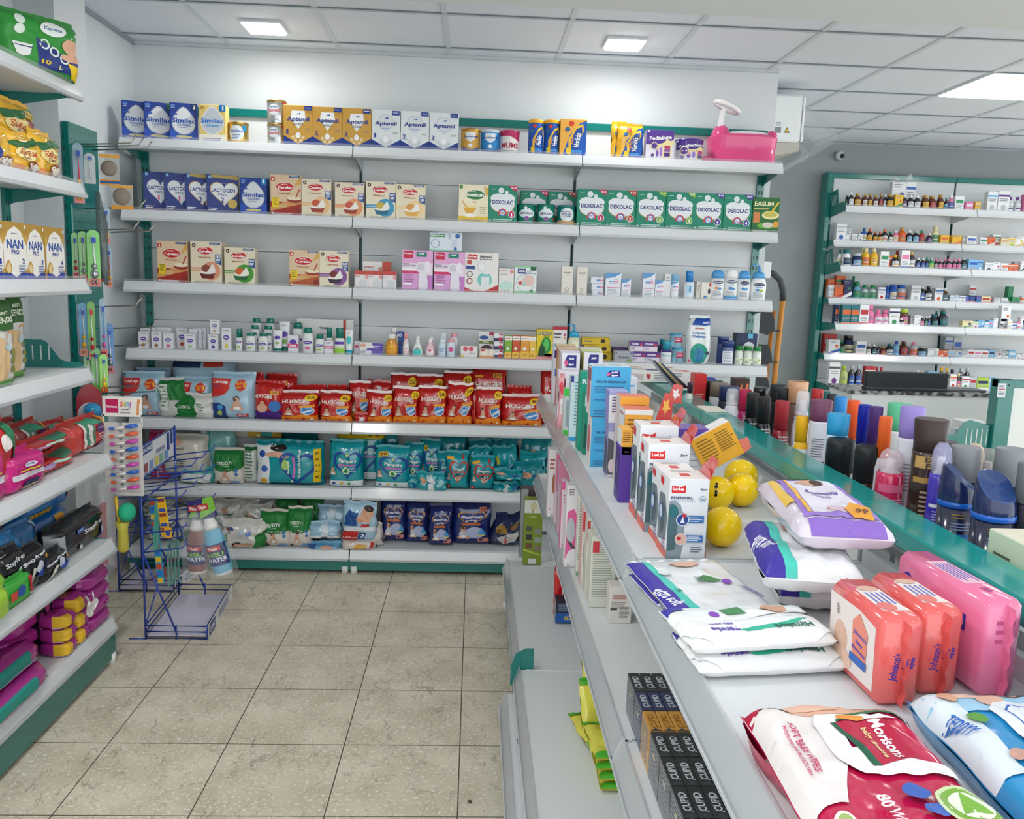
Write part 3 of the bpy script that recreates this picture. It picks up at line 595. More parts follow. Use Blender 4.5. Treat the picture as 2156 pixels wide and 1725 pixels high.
def A_pampers(red=False, price=None, baby_=True, side=0):
    c = 'c83a30' if red else '17489c'
    e = [('r', 0, .02, 1, .16, 'e9eef0'), ('c', .15, .09, .05, '1b4a9c'), ('c', .38, .09, .05, 'e0b43c'), ('c', .6, .09, .05, '5aa84a'), ('h', .56, .55, .43, .32, c, .17), ('t', 'Pampers', .55, .60, .52, .11, 'eef4f0'), ('r', .3, .49, .8, .535, 'd14a40' if red else 'c47ac0'), ('d', .52, .38, .11, .07, 'cfe6b0'), ('d', .52, .38, .06, .04, '2c8a4a'), ('l', .6, .44, .82, 2, .05, 'dfeaf6'), ('h', .55, .74, .05, .04, 'cfe07c')]
    if red: e = e[4:]; e = e[:3]+[('c', .55, .36, .14, 'e8dccc'), ('c', .55, .40, .12, '22305a'), ('c', .55, .34, .09, SK), ('c', .12, .10, .08, 'd0302a'), ('t', 'L', .12, .1, .04, .06, 'ffffff'), ('r', .08, .84, .38, .93, 'f0b42c'), ('r', .72, .86, .8, .98, 'c83028')]
    if baby_: e += baby(.14, .42, .10)
    if price: e += [('r', .1, .8, .38, .92, 'ecc42c'), ('t', price, .24, .86, .24, .07, '6a3a10')]
    return e
def A_huggies(price=None, big=False, b=True):
    e = [('p', [(0, 0), (1, 0), (1, .22), (.6, .26), (.3, .2), (0, .2)], 'f08a1e'), ('t', 'HUGGIES', .46, .72, .72, .13, 'f6efe6'), ('t', 'Complete Comfort', .55, .62, .5, .035, 'f4d8c0'), ('e', .74, .40, .19, .15, 'e8edf2'), ('e', .74, .40, .17, .13, '3a86cc'), ('p', [(.6, .36), (.88, .46), (.9, .42), (.64, .3)], 'dfe9f4'), ('p', [(.52, .56), (.96, .62), (.94, .52), (.56, .5)], 'eda03a')]
    if b: e += baby(.26, .42, .15)
    e += [('c', .2, .09, .05, 'c84a1c'), ('c', .65, .1, .04, 'c03028'), ('c', .86, .1, .04, 'f6e9d8')]
    if price: e += [('e', .84, .86, .16, .11, 'f2c81e'), ('t', price, .84, .865, .2, .1, '7a2410')]
    return e
def A_poko(price=None):
    return [('h', .5, .68, .37, .17, 'd8a85a'), ('h', .5, .68, .34, .15, '1c2f7c'), ('t', 'MamyPoko', .5, .69, .56, .08, 'f2f2f6'), ('t', 'pants', .5, .61, .28, .055, 'f2f2f6'), ('r', .26, .50, .74, .545, 'd06a3a'), ('e', .6, .32, .25, .14, 'aeb8d8')]+baby(.3, .38, .17, cl='c9ccd4')+[('p', [(.66, .28), (.90, .28), (.78, .44)], '4a9ad0'), ('r', .66, .1, .94, .2, 'd8887a'), ('c', .74, .15, .05, '3a2a4a'), ('l', .64, .26, .86, 1, .05, 'e8d44a')]+([('r', .7, .82, .88, .92, 'e08a6a'), ('t', price, .79, .87, .15, .07, '8a2018')] if price else [])
def A_teddyy(b=True):
    return [('r', 0, 0, 1, .5, 'dbd3c8'), ('e', .45, .62, .6, .22, '1c7a36'), ('r', 0, .62, 1, 1, '1c7a36'), ('t', 'TEDDYY', .46, .66, .56, .1, 'f2f6ee'), ('l', .3, .57, .65, 1, .04, 'cfe3c8')]+(baby(.42, .34, .17) if b else [])+[('c', .8, .45, .06, '3f7ab8'), ('c', .8, .34, .06, '3f7ab8'), ('r', .6, .06, .9, .12, '56a0d8'), ('c', .2, .07, .07, '4a4038')]
def A_luvlap(b=True, m='20 XL'):
    return [('p', [(0, .5), (0, .92), (.48, .92), (.46, .72), (.36, .58), (.2, .52)], 'd3302a'), ('t', 'LuvLap', .26, .84, .34, .09, 'fbf3ee'), ('t', 'Diaper', .2, .76, .2, .04, '4a5a86'), ('p', [(0, 0), (.4, 0), (.36, .3), (.2, .38), (0, .36)], '1f3f82'), ('c', .24, .14, .06, 'b8cf5a'), ('c', .24, .28, .06, '4aa0d8'), ('c', .72, .78, .13, 'd8391f'), ('t', 'BUY', .69, .82, .14, .05, 'f6c63c'), ('t', 'GET', .67, .74, .12, .05, 'f6c63c'), ('t', '1', .8, .78, .04, .12, 'f6c63c'), ('r', .62, .06, .88, .13, 'd0302a'), ('t', m, .75, .095, .2, .04, 'ffffff')]+baby(.62, .42, .17)
# ------------------------------------------------------------------ kinds of goods; local origin = front bottom centre, y goes back
def ctn(w, h, col, art=(), d=.055, side=None, top=None, sart=None, tart=None, name='carton', cat='carton', b=.0015):
    q = B().box(-w/2, w/2, 0, d, 0, h, col, b, side=side, top=top)
    if art: q.art(plane((-w/2, 0, 0), (w, 0, 0), (0, 0, h)), art, sub=0, asp=w/h)
    if sart:
        q.art(plane((-w/2, d, 0), (0, -d, 0), (0, 0, h)), sart, sub=0, asp=d/h)
        q.art(plane((w/2, 0, 0), (0, d, 0), (0, 0, h)), sart, sub=0, asp=d/h)
    if tart: q.art(plane((-w/2, 0, h), (w, 0, 0), (0, d, 0)), tart, sub=0, asp=w/d)
    return name, cat, [(name, q)]
def tin(w, h, col, art=(), lid='c9ab62m', n=22, name='tin', cat='tin', span=1.0):
    r = w/2; q = B().lathe([(r*.96, 0), (r, .003), (r, h*.9), (r*.97, h*.92)], col, n, cy=r)
    l = B().lathe([(r*1.02, h*.9), (r*1.03, h*.91), (r*1.03, h*.985), (r*.98, h), (r*.9, h*.985)], lid, n, cy=r)
    def S(u, v, o): t = (u-.5)*3.14159*.86; return ((r+o)*math.sin(t), r-(r+o)*math.cos(t), .004+v*h*.89)
    if art: q.art(S, art, asp=w*1.35/h)
    return name, cat, [('body', q), ('lid', l)]
PROF = {
 'syrup': ([(.44, 0), (.5, .02), (.5, .58), (.42, .68), (.22, .78), (.2, .80)], [(.24, .79), (.24, .97), (.22, 1)]),
 'jar': ([(.46, 0), (.5, .02), (.5, .66), (.4, .76), (.36, .78)], [(.42, .77), (.42, .97), (.4, 1)]),
 'talc': ([(.44, 0), (.5, .03), (.5, .62), (.46, .74), (.36, .86)], [(.36, .85), (.38, .86), (.38, .97), (.34, 1)]),
 'lotion': ([(.40, 0), (.46, .02), (.5, .45), (.48, .62), (.4, .76), (.3, .8)], [(.3, .79), (.4, .80), (.36, .93), (.26, 1)]),
 'dome': ([(.44, 0), (.48, .02), (.5, .5), (.49, .72)], [(.49, .72), (.48, .85), (.36, .96), (.2, 1)]),
 'wide': ([(.46, 0), (.5, .03), (.5, .72), (.48, .76)], [(.5, .75), (.5, .98), (.47, 1)]),
 'drop': ([(.34, 0), (.48, .08), (.5, .25), (.36, .58), (.2, .72), (.18, .76)], [(.2, .75), (.2, .88), (.16, .93), (.14, 1)]),
 'baby': ([(.42, 0), (.48, .04), (.5, .4), (.42, .62), (.28, .72), (.26, .75)], [(.3, .75), (.3, .94), (.26, 1)]),
 'sip': ([(.4, 0), (.5, .05), (.48, .3), (.36, .45), (.48, .6), (.3, .78)], [(.34, .77), (.34, .98), (.3, 1)]),
 'can': ([(.47, 0), (.5, .01), (.5, .66), (.44, .70)], [(.5, .70), (.5, .985), (.47, 1)]),
 'rollcan': ([(.46, 0), (.5, .03), (.5, .48), (.47, .50)], [(.5, .50), (.5, .8), (.42, .93), (.2, 1)]),
 'neck': ([(.47, 0), (.5, .01), (.5, .52), (.4, .60), (.36, .62)], [(.36, .61), (.36, .985), (.33, 1)]),
}
def btl(w, h, kind, col, cap, art=(), flat=1.0, n=14, label=None, name='bottle', cat='bottle', lab=None, band=(.08, .55)):
    """lab: colour of a wrapped label between heights band"""
    pb, pc = PROF[kind]; sy = flat
    q = B().lathe([(r*w, z*h) for r, z in pb], col, n, 1, sy, cy=w*sy/2)
    c = B().lathe([(r*w, z*h) for r, z in pc], cap, n, 1, sy if kind in ('dome', 'lotion', 'talc') else max(sy, .7), cy=w*sy/2)
    def rad(z):
        for (r0, z0), (r1, z1) in zip(pb, pb[1:]):
            if z0 <= z <= z1: return r0+(r1-r0)*(z-z0)/max(z1-z0, 1e-6)
        return pb[-1][0]
    z0, z1 = band
    if lab:
        q.lathe([(w*(rad(z0+(z1-z0)*i/4)+.006), h*(z0+(z1-z0)*i/4)) for i in range(5)], lab, n, 1, sy, cy=w*sy/2, cap=False)
    def S(u, v, o):
        zz = z0+(z1-z0)*v; t = (u-.5)*2.6; r = w*(rad(zz)+.010)+o; return (r*math.sin(t), w*sy/2-r*sy*math.cos(t)-(.0006 if sy < .9 else 0), zz*h)
    if art: q.art(S, art, asp=w*1.15/(h*(z1-z0)))
    return name, cat, [('body', q), ('cap', c)]
def pump(w, h, col, capc, art, flat=.6):
    n, c, P = btl(w, h*.8, 'lotion', col, capc, art, flat, 16, band=(.05, .75))
    p = B(); r = w*.5; p.lathe([(.1*w, h*.76), (.1*w, h*.9), (.07*w, h*.93), (.05*w, h*.97)], capc, 12, cy=r*flat); p.tube([(0, r*flat, h*.975), (-w*.42, r*flat*.7, h*.985), (-w*.48, r*flat*.6, h*.96)], w*.05, capc, 8)
    return n, c, P+[('pump', p)]
def tubep(w, h, col, cap, art=(), d=.03):
    """squeeze tube standing on its cap"""
    def S(u, v, o):
        t = 2*math.pi*u; k = 1-v; return (w/2*(.86+.14*v)*math.cos(t), d/2+(d/2*(k**.6)+.001)*math.sin(t), h*(.18+.82*v))
    q = B().surf(S, 16, 6, col)
    def F(u, v, o): k = 1-v; t = -2.6+u*2.06; return (w/2*(.86+.14*v)*math.cos(t)*1.0, d/2+(d/2*(k**.6)+.001)*math.sin(t)-.001-o, h*(.18+.82*v))
    if art: q.art(F, art, asp=w/h*1.2)
    c = B().lathe([(w*.38, 0), (w*.4, .002), (w*.42, h*.18)], cap, 14, 1, min(1, d/w*1.1), cy=d/2)
    return 'tube', 'tube', [('body', q), ('cap', c)]
def soft(w, h, d, col, art=(), seed=0, wr=.004, p=5, q_=4, back=None, gu=14, gv=14, seal=.012, name='diaper_pack', cat='diaper pack', part='wrapper', extra=None, pinch=0, sub=15, lift_=4):
    """plump film pack, front towards -y"""
    sd = Vector((seed*3.1, seed*1.7, seed*.9))
    def prof(u, v):
        a, b = abs(2*u-1), abs(2*v-1); return max(0, 1-a**p)**.5*max(0, 1-b**q_)**.5
    def S(u, v, o, s=-1):
        t = prof(u, v); nz = noise.noise(Vector((u*5, v*5, 0))+sd)+.6*noise.noise(Vector((u*11, v*11, 4))+sd)
        x = (u-.5)*w*(1-pinch*abs(2*v-1)**3)+noise.noise(Vector((v*4, s, 9))+sd)*wr*1.5; z = v*h+noise.noise(Vector((u*4, s, 5))+sd)*wr*(1 if v > .5 else .15)
        z = max(z, .0005)
        return (x, d/2+s*(d/2*t+wr*nz*t+o), z)
    g = B().surf(lambda u, v, o: S(u, v, 0), gu, gv, col).surf(lambda u, v, o: S(u, v, 0, 1), gu, gv, back or col)
    if seal:
        g.surf(lambda u, v, o: (lambda a: (a[0], d/2+.002*math.sin(u*40), a[2]+v*seal))(S(u, 1, 0)), gu, 1, extra or col)
    if art: g.art(lambda u, v, o: S(u, v, o), art, step=.0002 if lift_ == 4 else .00020, first=15 if lift_ == 4 else 8, sub=sub, asp=w/h)
    return name, cat, [(name, g)]
# ------------------------------------------------------------------ placing goods
ROW = {}
def place(spec, loc, rot, label, group=None, back=None):
    n, c, parts = spec
    if back is not None:   # keep the goods in front of the rack's back panel
        my = max(v[1] for p in parts if len(p) < 3 for v in p[1].v)
        if back[0] == 'y' and loc[1]+my > back[1] and abs(rot) < .1: loc = (loc[0], back[1]-my, loc[2])
        if back[0] == 'x' and loc[0]-my < back[1]: loc = (back[1]+my, loc[1], loc[2])
    return thing(n, label, c, parts, loc, rot, group)
def sizeY(x0, x1, yt, Y, zb):
    a, b = onY(x0, (yt+yt+60)/2, Y), onY(x1, (yt+yt+60)/2, Y); t = onY((x0+x1)/2, yt, Y)
    return a.x, b.x, t.z-zb
class Row:
    """goods on a shelf of a rack facing the camera; pixel extents are only the measured sizes"""
    def __init__(s, deck, Yf, crop, group, where): s.z = deck; s.Y = Yf; s.c = crop; s.g = group; s.w = where; s.i = 0
    def px(s, x, y): ox, oy, k = s.c; return ox+x/k, oy+y/k
    def __call__(s, fn, x0, x1, yt, label, *a, dy=0, rot=0, lift=0, k=1, **kw):
        X0, Yt = s.px(x0, yt); X1, _ = s.px(x1, yt); Y = s.Y+dy; a0, a1, h = sizeY(X0, X1, Yt, Y, s.z+lift)
        w = (a1-a0)*k; spec = fn(w/math.cos(math.radians(rot)), max(h, .01), *a, **kw)
        loc = ((a0+a1)/2, Y, s.z+lift+.0006)
        if rot:
            W = w/math.cos(math.radians(rot)); r = math.radians(rot); loc = (a0+W/2*math.cos(r), Y+W/2*math.sin(r), s.z+lift+.0006)
        lab = label
        if lab.endswith('@'): lab = lab[:-1].strip()+', '+s.w
        return place(spec, loc, math.radians(rot), lab, s.g, ('y', YB-.004) if s.z in BZ and s.Y > 3.7 else None)

def brick(w, h, d, col, front=(), side=(), top=(), b=.008, fin=True, name='wipes_pack', cat='wipes pack', seed=1, asp2=1):
    """film-wrapped brick with crimped fins at both x ends"""
    q = B().box(-w/2, w/2, 0, d, 0, h, col, b)
    n = len(q.f)
    for i in range(n): q.sm[i] = True
    q.art(plane((-w/2+b*.5, 0, b*.5), (w-b, 0, 0), (0, 0, h-b)), front, sub=0, asp=w/h)
    q.art(plane((w/2, b*.5, b*.5), (0, d-b, 0), (0, 0, h-b)), side, sub=0, asp=d/h)
    q.art(plane((-w/2+b*.5, b*.5, h), (w-b, 0, 0), (0, d-b, 0)), top, sub=0, asp=w/d)
    if fin:
        for s in (-1, 1):
            q.surf(lambda u, v, o: (s*(w/2-.004+.016*v), d/2+(d/2-b)*(.95*(1-v))*math.sin(u*6.283)*.25+.002*math.sin(u*50), (.04+.92*u)*h), 12, 2, col)
    return name, cat, [(name, q)]
def rcan(px, py, pw, X, zb):
    """size and place of a can whose axis stands at lateral X"""
    d = ray(px, py); Y = X/(d.x/d.y); z = 1.35+d.z/d.y*Y; return Y, z-zb, pw/FPX*Y
# ================================================================== goods on the back rack
c1, c2, c3 = (240, 180, 4.146), (740, 180, 4.146), (1200, 180, 3.993)
YF = 3.852
R = Row(BZ[0], YF, c1, 'cartons and tins on the top back shelf', 'top back shelf')
SB = '1f3f92'
for x, dy, t, lab in ((66, .0, None, 'leftmost dark blue milk powder carton with a silver drop @'), (262, .0, ('2', '3c8a4a'), 'dark blue milk powder carton with silver drop and green corner @'), (485, 0, ('3', '20365e'), 'dark blue milk powder carton with silver drop and a white 3 @')):
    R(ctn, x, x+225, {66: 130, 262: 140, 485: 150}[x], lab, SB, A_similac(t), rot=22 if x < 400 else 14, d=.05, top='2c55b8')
R(ctn, 742, 975, 170, 'pale gold milk powder carton with a silver drop and blue corner @', 'e9cf7e', A_simgold)
R(tin, 978, 1152, 315, 'short gold tin standing beside the pale gold carton @', 'c9ab5em', [('e', .5, .5, .3, .4, 'd8dde2'), ('t', 'Similac', .5, .6, .5, .15, '3a6ab0'), ('r', .75, .6, .9, .9, '1f8ac0'), ('l', .35, .4, .65, 3, .08, '5a86b8')], 'bf9a52m', dy=.01)
o1 = R(tin, 1322, 1485, 332, 'lower of the two stacked silver tins with gold rims @', 'c9ccccm', [('c', .45, .6, .24, 'b4b9bd'), ('c', .45, .6, .22, 'e4e7e8'), ('t', 'Isomil', .45, .58, .42, .16, 'c23a4a'), ('t', 'Similac', .45, .74, .3, .08, '4a7ab8'), ('p', [(.75, 1), (.95, 1), (.95, .75), (.85, .8)], 'c02a4a'), ('l', .2, .25, .8, 3, .07, '9aa0a6')], 'c9a25cm')
hh = sizeY(c1[0]+1322/4.146, c1[0]+1485/4.146, c1[1]+332/4.146, YF, BZ[0])[2]
R(tin, 1318, 1490, 122, 'upper of the two stacked silver tins with gold rims @', 'c9ccccm', [('c', .45, .6, .24, 'b4b9bd'), ('c', .45, .6, .22, 'e4e7e8'), ('t', 'Isomil', .45, .58, .42, .16, 'c23a4a'), ('t', 'Similac', .45, .74, .3, .08, '4a7ab8'), ('p', [(.75, 1), (.95, 1), (.95, .75), (.85, .8)], 'c02a4a'), ('l', .2, .25, .8, 3, .07, '9aa0a6')], 'c9a25cm', lift=hh+.001)
for k, (x0, x1, y) in enumerate(((1480, 1735, 172), (1735, 1992, 188), (1994, 2245, 200))):
    R(ctn, x0, x1, y, 'gold carton with a shield and large %s @' % ('one', 'two', 'three')[k], 'd09f45', A_aptamil(str(k+1), True), d=.06)
R.c = c2
for k, (x0, x1, y) in enumerate(((176, 425, 215), (430, 678, 226), (682, 934, 240))):
    R(ctn, x0, x1, y, 'silver white carton with a shield and large %s @' % ('one', 'two', 'three')[k], 'e3e8e9', A_aptamil(str(k+1), False), d=.06)
def A_tin(c): return [('r', 0, 0, 1, .18, '1c3f94'), ('p', [(0, .3), (.5, .06), (1, .3), (1, .4), (0, .4)], c), ('p', [(.3, .9), (.7, .9), (.7, .6), (.5, .42), (.3, .6)], 'dfe4e8'), ('t', 'Aptamil', .5, .68, .6, .13, '2c4a98'), ('d', .5, .26, .09, .08, 'dfe8ee')]
R(tin, 955, 1122, 372, 'short gold tin, left of three tins @', 'd09f45', A_tin('d09f45'), 'b98a3cm')
R(tin, 1126, 1296, 384, 'short bright blue tin, middle of three tins @', '2b86c8', A_tin('2b86c8'), 'd5dadc')
R(tin, 1298, 1470, 388, 'white and maroon tin, right of three tins @', 'e6e0de', [('r', 0, .8, 1, 1, 'b3265a'), ('p', [(.45, .82), (.95, .82), (.95, .5), (.8, .62), (.65, .7)], 'b3265a'), ('t', 'MUMS', .5, .35, .7, .26, 'a82048'), ('l', .2, .1, .8, 1, .06, '555555')], 'b3265ap')
R(tin, 1548, 1680, 295, 'left tall blue jar with a yellow lid @', '1f55ae', A_horlicks(), 'f2b52cp', name='jar', cat='jar')
R(tin, 1684, 1820, 298, 'right tall blue jar with a yellow lid @', '1f55ae', A_horlicks(), 'f2b52cp', name='jar', cat='jar')
R(ctn, 1822, 2052, 295, 'orange and blue malt drink carton beside the jars @', 'efb04a', A_horlicks(), rot=0)
R.c = c3
R(soft, 355, 480, 318, 'blue malt drink pouch half hidden behind the front pouch @', .05, 'e9b828g', A_horlicks(), seed=3, dy=.055, name='pouch', cat='pouch')
R(soft, 405, 620, 335, 'yellow and blue malt drink pouch standing in front @', .05, 'f0b62cg', A_horlicks(), seed=4, wr=.005, name='pouch', cat='pouch')
R(ctn, 640, 872, 375, 'purple and white nutrition drink carton with a yellow arrow @', '5b3a96', A_pedia, side='a9a0c0')
R(tin, 908, 1142, 445, 'purple and white nutrition jar with a purple lid @', 'e4e0ea', [('r', 0, .52, 1, 1, '4b2f86')]+A_pedia[1:], '4a2f88p', name='jar', cat='jar')
# potty seat
def potty():
    a, b_, h = sizeY(*R.px(1150, 0)[:1], *R.px(1728, 0)[:1], R.px(0, 455)[1], YF+.10, BZ[0]); w = b_-a
    pk = 'dc4f86p'; q = B(); H = h
    def S(u, v, o):
        t = 2*math.pi*u; rr = 1-.04*math.sin(v*3.1); return (w/2*rr*math.copysign(abs(math.cos(t))**.75, math.cos(t)), .11+.105*rr*math.copysign(abs(math.sin(t))**.8, math.sin(t)), v*H)
    q.surf(S, 40, 8, pk)
    def T(u, v, o):
        t = 2*math.pi*u; k = 1-.22*v; return (w/2*k*math.copysign(abs(math.cos(t))**.75, math.cos(t)), .11+.105*k*math.copysign(abs(math.sin(t))**.8, math.sin(t)), H+.012*math.sin(3.14*v))
    q.surf(T, 40, 4, pk)
    q.ball((-w*.33, .09, H+.0), w*.135, .06, .058, pk, 20, 12); q.ball((w*.40, .09, H+.005), w*.085, .05, .035, pk, 16, 10)
    f = B().box(-w/2-.03, -w/2+.02, .05, .15, 0, .03, pk, .006)
    s = B().tube([(.16*w*2*math.cos(6.283*i/24)+.05*w, .11+.075*math.sin(6.283*i/24), H+.016) for i in range(24)], .010, 'eedfe0p', 8, True)
    st = B().prism([(-w*.40, H+.03), (-w*.31, H+.03), (-w*.325, H+.07), (-w*.30, H+.125), (-w*.335, H+.125), (-w*.37, H+.07)], 1, .06, .10, 'f2f0f0p')
    r = B()
    cx, cz = -w*.27, H+.125
    r.tube([(cx+.052*math.cos(6.283*i/24), .08+.045*math.sin(6.283*i/24), cz-.022*math.cos(6.283*i/24)+.008) for i in range(24)], .0105, 'f2efefp', 10, True)
    r.tube([(cx-.05, .08, cz+.026), (cx, .08, cz-.002), (cx+.05, .08, cz-.016)], .009, 'f2efefp', 8)
    thing('potty_seat', 'bright pink toddler potty with a white steering wheel on the top back shelf', 'potty', [('bowl', q), ('step', f), ('seat_ring', s), ('stem', st), ('steering_wheel', r)], ((a+b_)/2, YF, BZ[0]+.001))
potty()
# ---- second shelf
R = Row(BZ[1], YF, c1, 'cartons and tins on the second back shelf', 'second back shelf')
for k, (x0, x1, y, n, g) in enumerate(((258, 425, 752, '1', False), (440, 615, 762, '1', False), (625, 800, 770, '2', True), (808, 1068, 780, '2', True))):
    R(ctn, x0, max(x1, x0+225), y, ['leftmost navy carton with a silver heart and pink 1 @', 'second navy carton with a silver heart and pink 1 @', 'navy carton with a gold top edge and heart, half covered, reading 2 @', 'front navy carton with a full heart, gold seal and a 2 @'][k], '1d3580', A_lacto(n, g), rot=24 if k < 3 else 12, d=.048, side='3a508c', sart=[('l', .2, .9, .8, 8, .09, 'aab6d6')])
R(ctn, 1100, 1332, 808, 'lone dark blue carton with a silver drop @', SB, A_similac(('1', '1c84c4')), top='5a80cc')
CZ = [(1365, 1632, 780, A_cerelac('a52d22', 'd7995c', red=True), 'brown red cereal carton with a yellow badge, leftmost of five @', 'e3c7a4'),
      (1635, 1895, 818, A_cerelac('9c3a2c', 'eac08c', t='Ragi Mixed Apple'), 'cream cereal carton with a tan disc and red bowl @', 'e9dcc2'),
      (1928, 2182, 848, A_cerelac('a03c2c', 'e59a6a', t='Wheat Apple Carrot'), 'cream cereal carton with an orange disc and red bowl @', 'e9dcc2')]
for x0, x1, y, a, l, c in CZ: R(ctn, x0, x1, y, l, c, a)
R.c = c2
R(ctn, 125, 385, 838, 'cream cereal carton with a blue disc and teal bowl @', 'e9e0c4', A_cerelac('1f6a84', '3f98c2', fruit='c8b04c', t='Rice'))
R(ctn, 388, 645, 864, 'cream cereal carton with a yellow bowl, rightmost of five @', 'eadfc0', A_cerelac('e5ae4c', 'f0d49c', fruit='e0a04c', t='Wheat'))
R(ctn, 936, 1195, 866, 'cream and yellow rice cereal carton with a green oval @', 'efe6c8', A_nestum)
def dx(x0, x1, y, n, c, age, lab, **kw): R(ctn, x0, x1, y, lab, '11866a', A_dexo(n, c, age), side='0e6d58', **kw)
dx(1196, 1446, 876, '1', 'c8285c', '0-6', 'green carton reading 1 beside the cream and yellow carton @')
dx(1474, 1712, 920, '1', 'c8285c', '0-6', 'green carton standing behind the left small green tins @', dy=.10)
dx(1714, 1952, 930, '2', 'c03a2c', '6-12', 'green carton standing behind the right small green tins @', dy=.10)
AT = [('c', .45, .85, .07, 'dfe6ea'), ('c', .6, .8, .045, 'dfe6ea'), ('e', .5, .55, .34, .24, 'dfe6ea'), ('t', 'DEXOLAC', .5, .56, .52, .12, '182a78'), ('c', .5, .28, .1, '8a5a9a'), ('c', .84, .26, .06, 'c03a34'), ('l', .2, .1, .8, 1, .05, 'bfe0d4')]
R(tin, 1448, 1610, 1035, 'small green tin, leftmost of three @', '0f7d68', AT, '0d6f5ep')
R(tin, 1620, 1776, 1035, 'small green tin, middle of three @', '0f7d68', AT, '0d6f5ep')
R(tin, 1800, 1962, 1045, 'small green tin with a beige base, rightmost of three @', '0f7d74', [('r', 0, 0, 1, .24, 'c9a06c'), ('c', .5, .55, .3, 'e4e9ec'), ('t', 'SPECIAL', .5, .6, .42, .1, '1f3a80'), ('t', 'CARE', .5, .46, .3, .1, '1f3a80'), ('t', 'DEXOLAC', .45, .72, .4, .07, '1f3a80')], '0d6f6ap')
R.c = c3
for k, (x0, x1, y, n, c, age) in enumerate(((60, 308, 875, '1', 'c8285c', '0-6'), (304, 556, 884, '2', 'c03a2c', '6-12'), (558, 806, 890, '3', '7ab03c', '12-18'), (808, 1050, 898, '3', '7ab03c', '12-18'), (1044, 1290, 908, '4', '4a3f9a', '18-24'), (1292, 1532, 918, '4', '4a3f9a', '18-24'))):
    dx(x0, x1, y, n, c, age, ['green carton with pink corner and 1, leftmost of six in a row', 'green carton with red corner and 2, second of six in a row', 'green carton with lime corner and 3, left of the two alike', 'green carton with lime corner and 3, right of the two alike', 'green carton with violet corner and 4, left of the two alike', 'green carton with violet corner and 4, right of the two alike'][k]+' @')
R(ctn, 1534, 1750, 945, 'dark green soup carton with a cream bowl at the right end @', '1f6a34', A_easum, rot=-8)
# ---- third shelf
c4, c5, c6 = (240, 480, 4.146), (740, 480, 4.492), (1150, 500, 4.146)
R = Row(BZ[2], YF, c4, 'cartons and bottles on the third back shelf', 'third back shelf')
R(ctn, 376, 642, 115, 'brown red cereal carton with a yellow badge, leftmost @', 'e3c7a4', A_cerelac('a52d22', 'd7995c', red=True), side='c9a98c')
R(ctn, 700, 996, 132, 'cream cereal carton mostly hidden behind the others @', 'e9dcc2', A_cerelac('8a5a44', 'c98a6a'), dy=.065, k=.86)
R(ctn, 666, 938, 118, 'cream cereal carton with a salmon disc and maroon bowl @', 'e9dcc2', A_cerelac('6e2a2c', 'e09a7a', fruit='8a4a34', t='Wheat Apple Cherry'))
R(ctn, 962, 1230, 172, 'cream cereal carton with a green disc and green bowl @', 'eadfc4', A_cerelac('1f6a3a', '4a9a34', fruit='d8642c', t='Multigrain'))
R(ctn, 1528, 1790, 195, 'orange brown cereal carton with a yellow badge @', 'e3c7a4', A_cerelac('b3572c', 'd7995c', red=True, t='Wheat Honey'))
R(ctn, 1792, 2046, 200, 'cream cereal carton with a purple disc and dark bowl @', 'eadfc4', A_cerelac('3a2440', '8a5a9a', fruit='7a2a2a', t='5 Grains & Fruits'))
R.c = c5
for k, x in enumerate((28, 158, 292)):
    R(ctn, x, x+130, 405+4*k, ['leftmost', 'middle', 'rightmost'][k]+' of three small white cartons with red tops @', 'e6e3e4', [('r', 0, .78, 1, 1, 'c4473c'), ('e', .62, .3, .3, .24, 'd2d6da'), ('t', 'pigeon', .24, .68, .36, .08, 'c4473c'), ('c', .92, .66, .16, 'e2a3a0'), ('r', 0, 0, .9, .1, 'cfc2bc')], d=.04)
R(ctn, 105, 370, 318, 'white and red carton standing behind the three small ones @', 'e8e4e0', [('p', [(.68, .0), (1, .0), (1, 1), (.7, 1)], 'c4472c'), ('t', 'pigeon', .22, .78, .34, .1, 'b23a34'), ('l', .06, .6, .5, 2, .1, '7a6a66'), ('c', .64, .72, .08, 'c98a7a')], dy=.06)
R(ctn, 480, 770, 213, 'left pink and white breast pump carton @', 'ecd9ea', A_pump(0), d=.09)
R(ctn, 782, 1072, 228, 'right pink and white breast pump carton @', 'ecd9ea', A_pump(0), d=.09)
R(ctn, 1072, 1390, 235, 'white breast pump carton with a red logo and aqua disc @', 'e9e7e4', A_pump(1), d=.09)
zt = sizeY(*[R.px(v, 0)[0] for v in (782, 1072)], R.px(0, 226)[1], YF, BZ[2])[2]
R(ctn, 738, 1045, 8, 'pale blue breast pump carton lying on top of the pink cartons @', 'dbe4ee', A_pump(2), d=.08, lift=zt+.001, dy=.0)
R(ctn, 1392, 1535, 385, 'small white carton with a soft green design beside the pump boxes @', 'e7e3de', [('e', .5, .3, .45, .2, 'bfe0d4'), ('t', 'pigeon', .3, .9, .42, .06, 'b84a44'), ('l', .1, .8, .6, 2, .05, '9a9a9a'), ('c', .85, .88, .14, 'e09a94')]+[('c', .2+.22*i, .1, .06, 'd8a39a') for i in range(3)])
R(ctn, 1540, 1750, 362, 'white and green carton with a round picture @', 'e6ebe8', A_pump(3))
AC = [('t', 'SEBAMED', .5, .78, .7, .05, '6a5f58'), ('t', 'baby', .5, .71, .3, .04, '8a7f78'), ('c', .5, .2, .16, '7a6f6c'), ('c', .5, .2, .12, 'e6e0d4'), ('l', .2, .08, .8, 2, .03, '9a948c')]
R(ctn, 1985, 2095, 365, 'left tall plain cream carton @', 'e2ddd2', AC, d=.035)
R.c = c6
R(ctn, 268, 358, 258, 'right tall plain cream carton @', 'e2ddd2', AC, d=.035)
z1 = 0
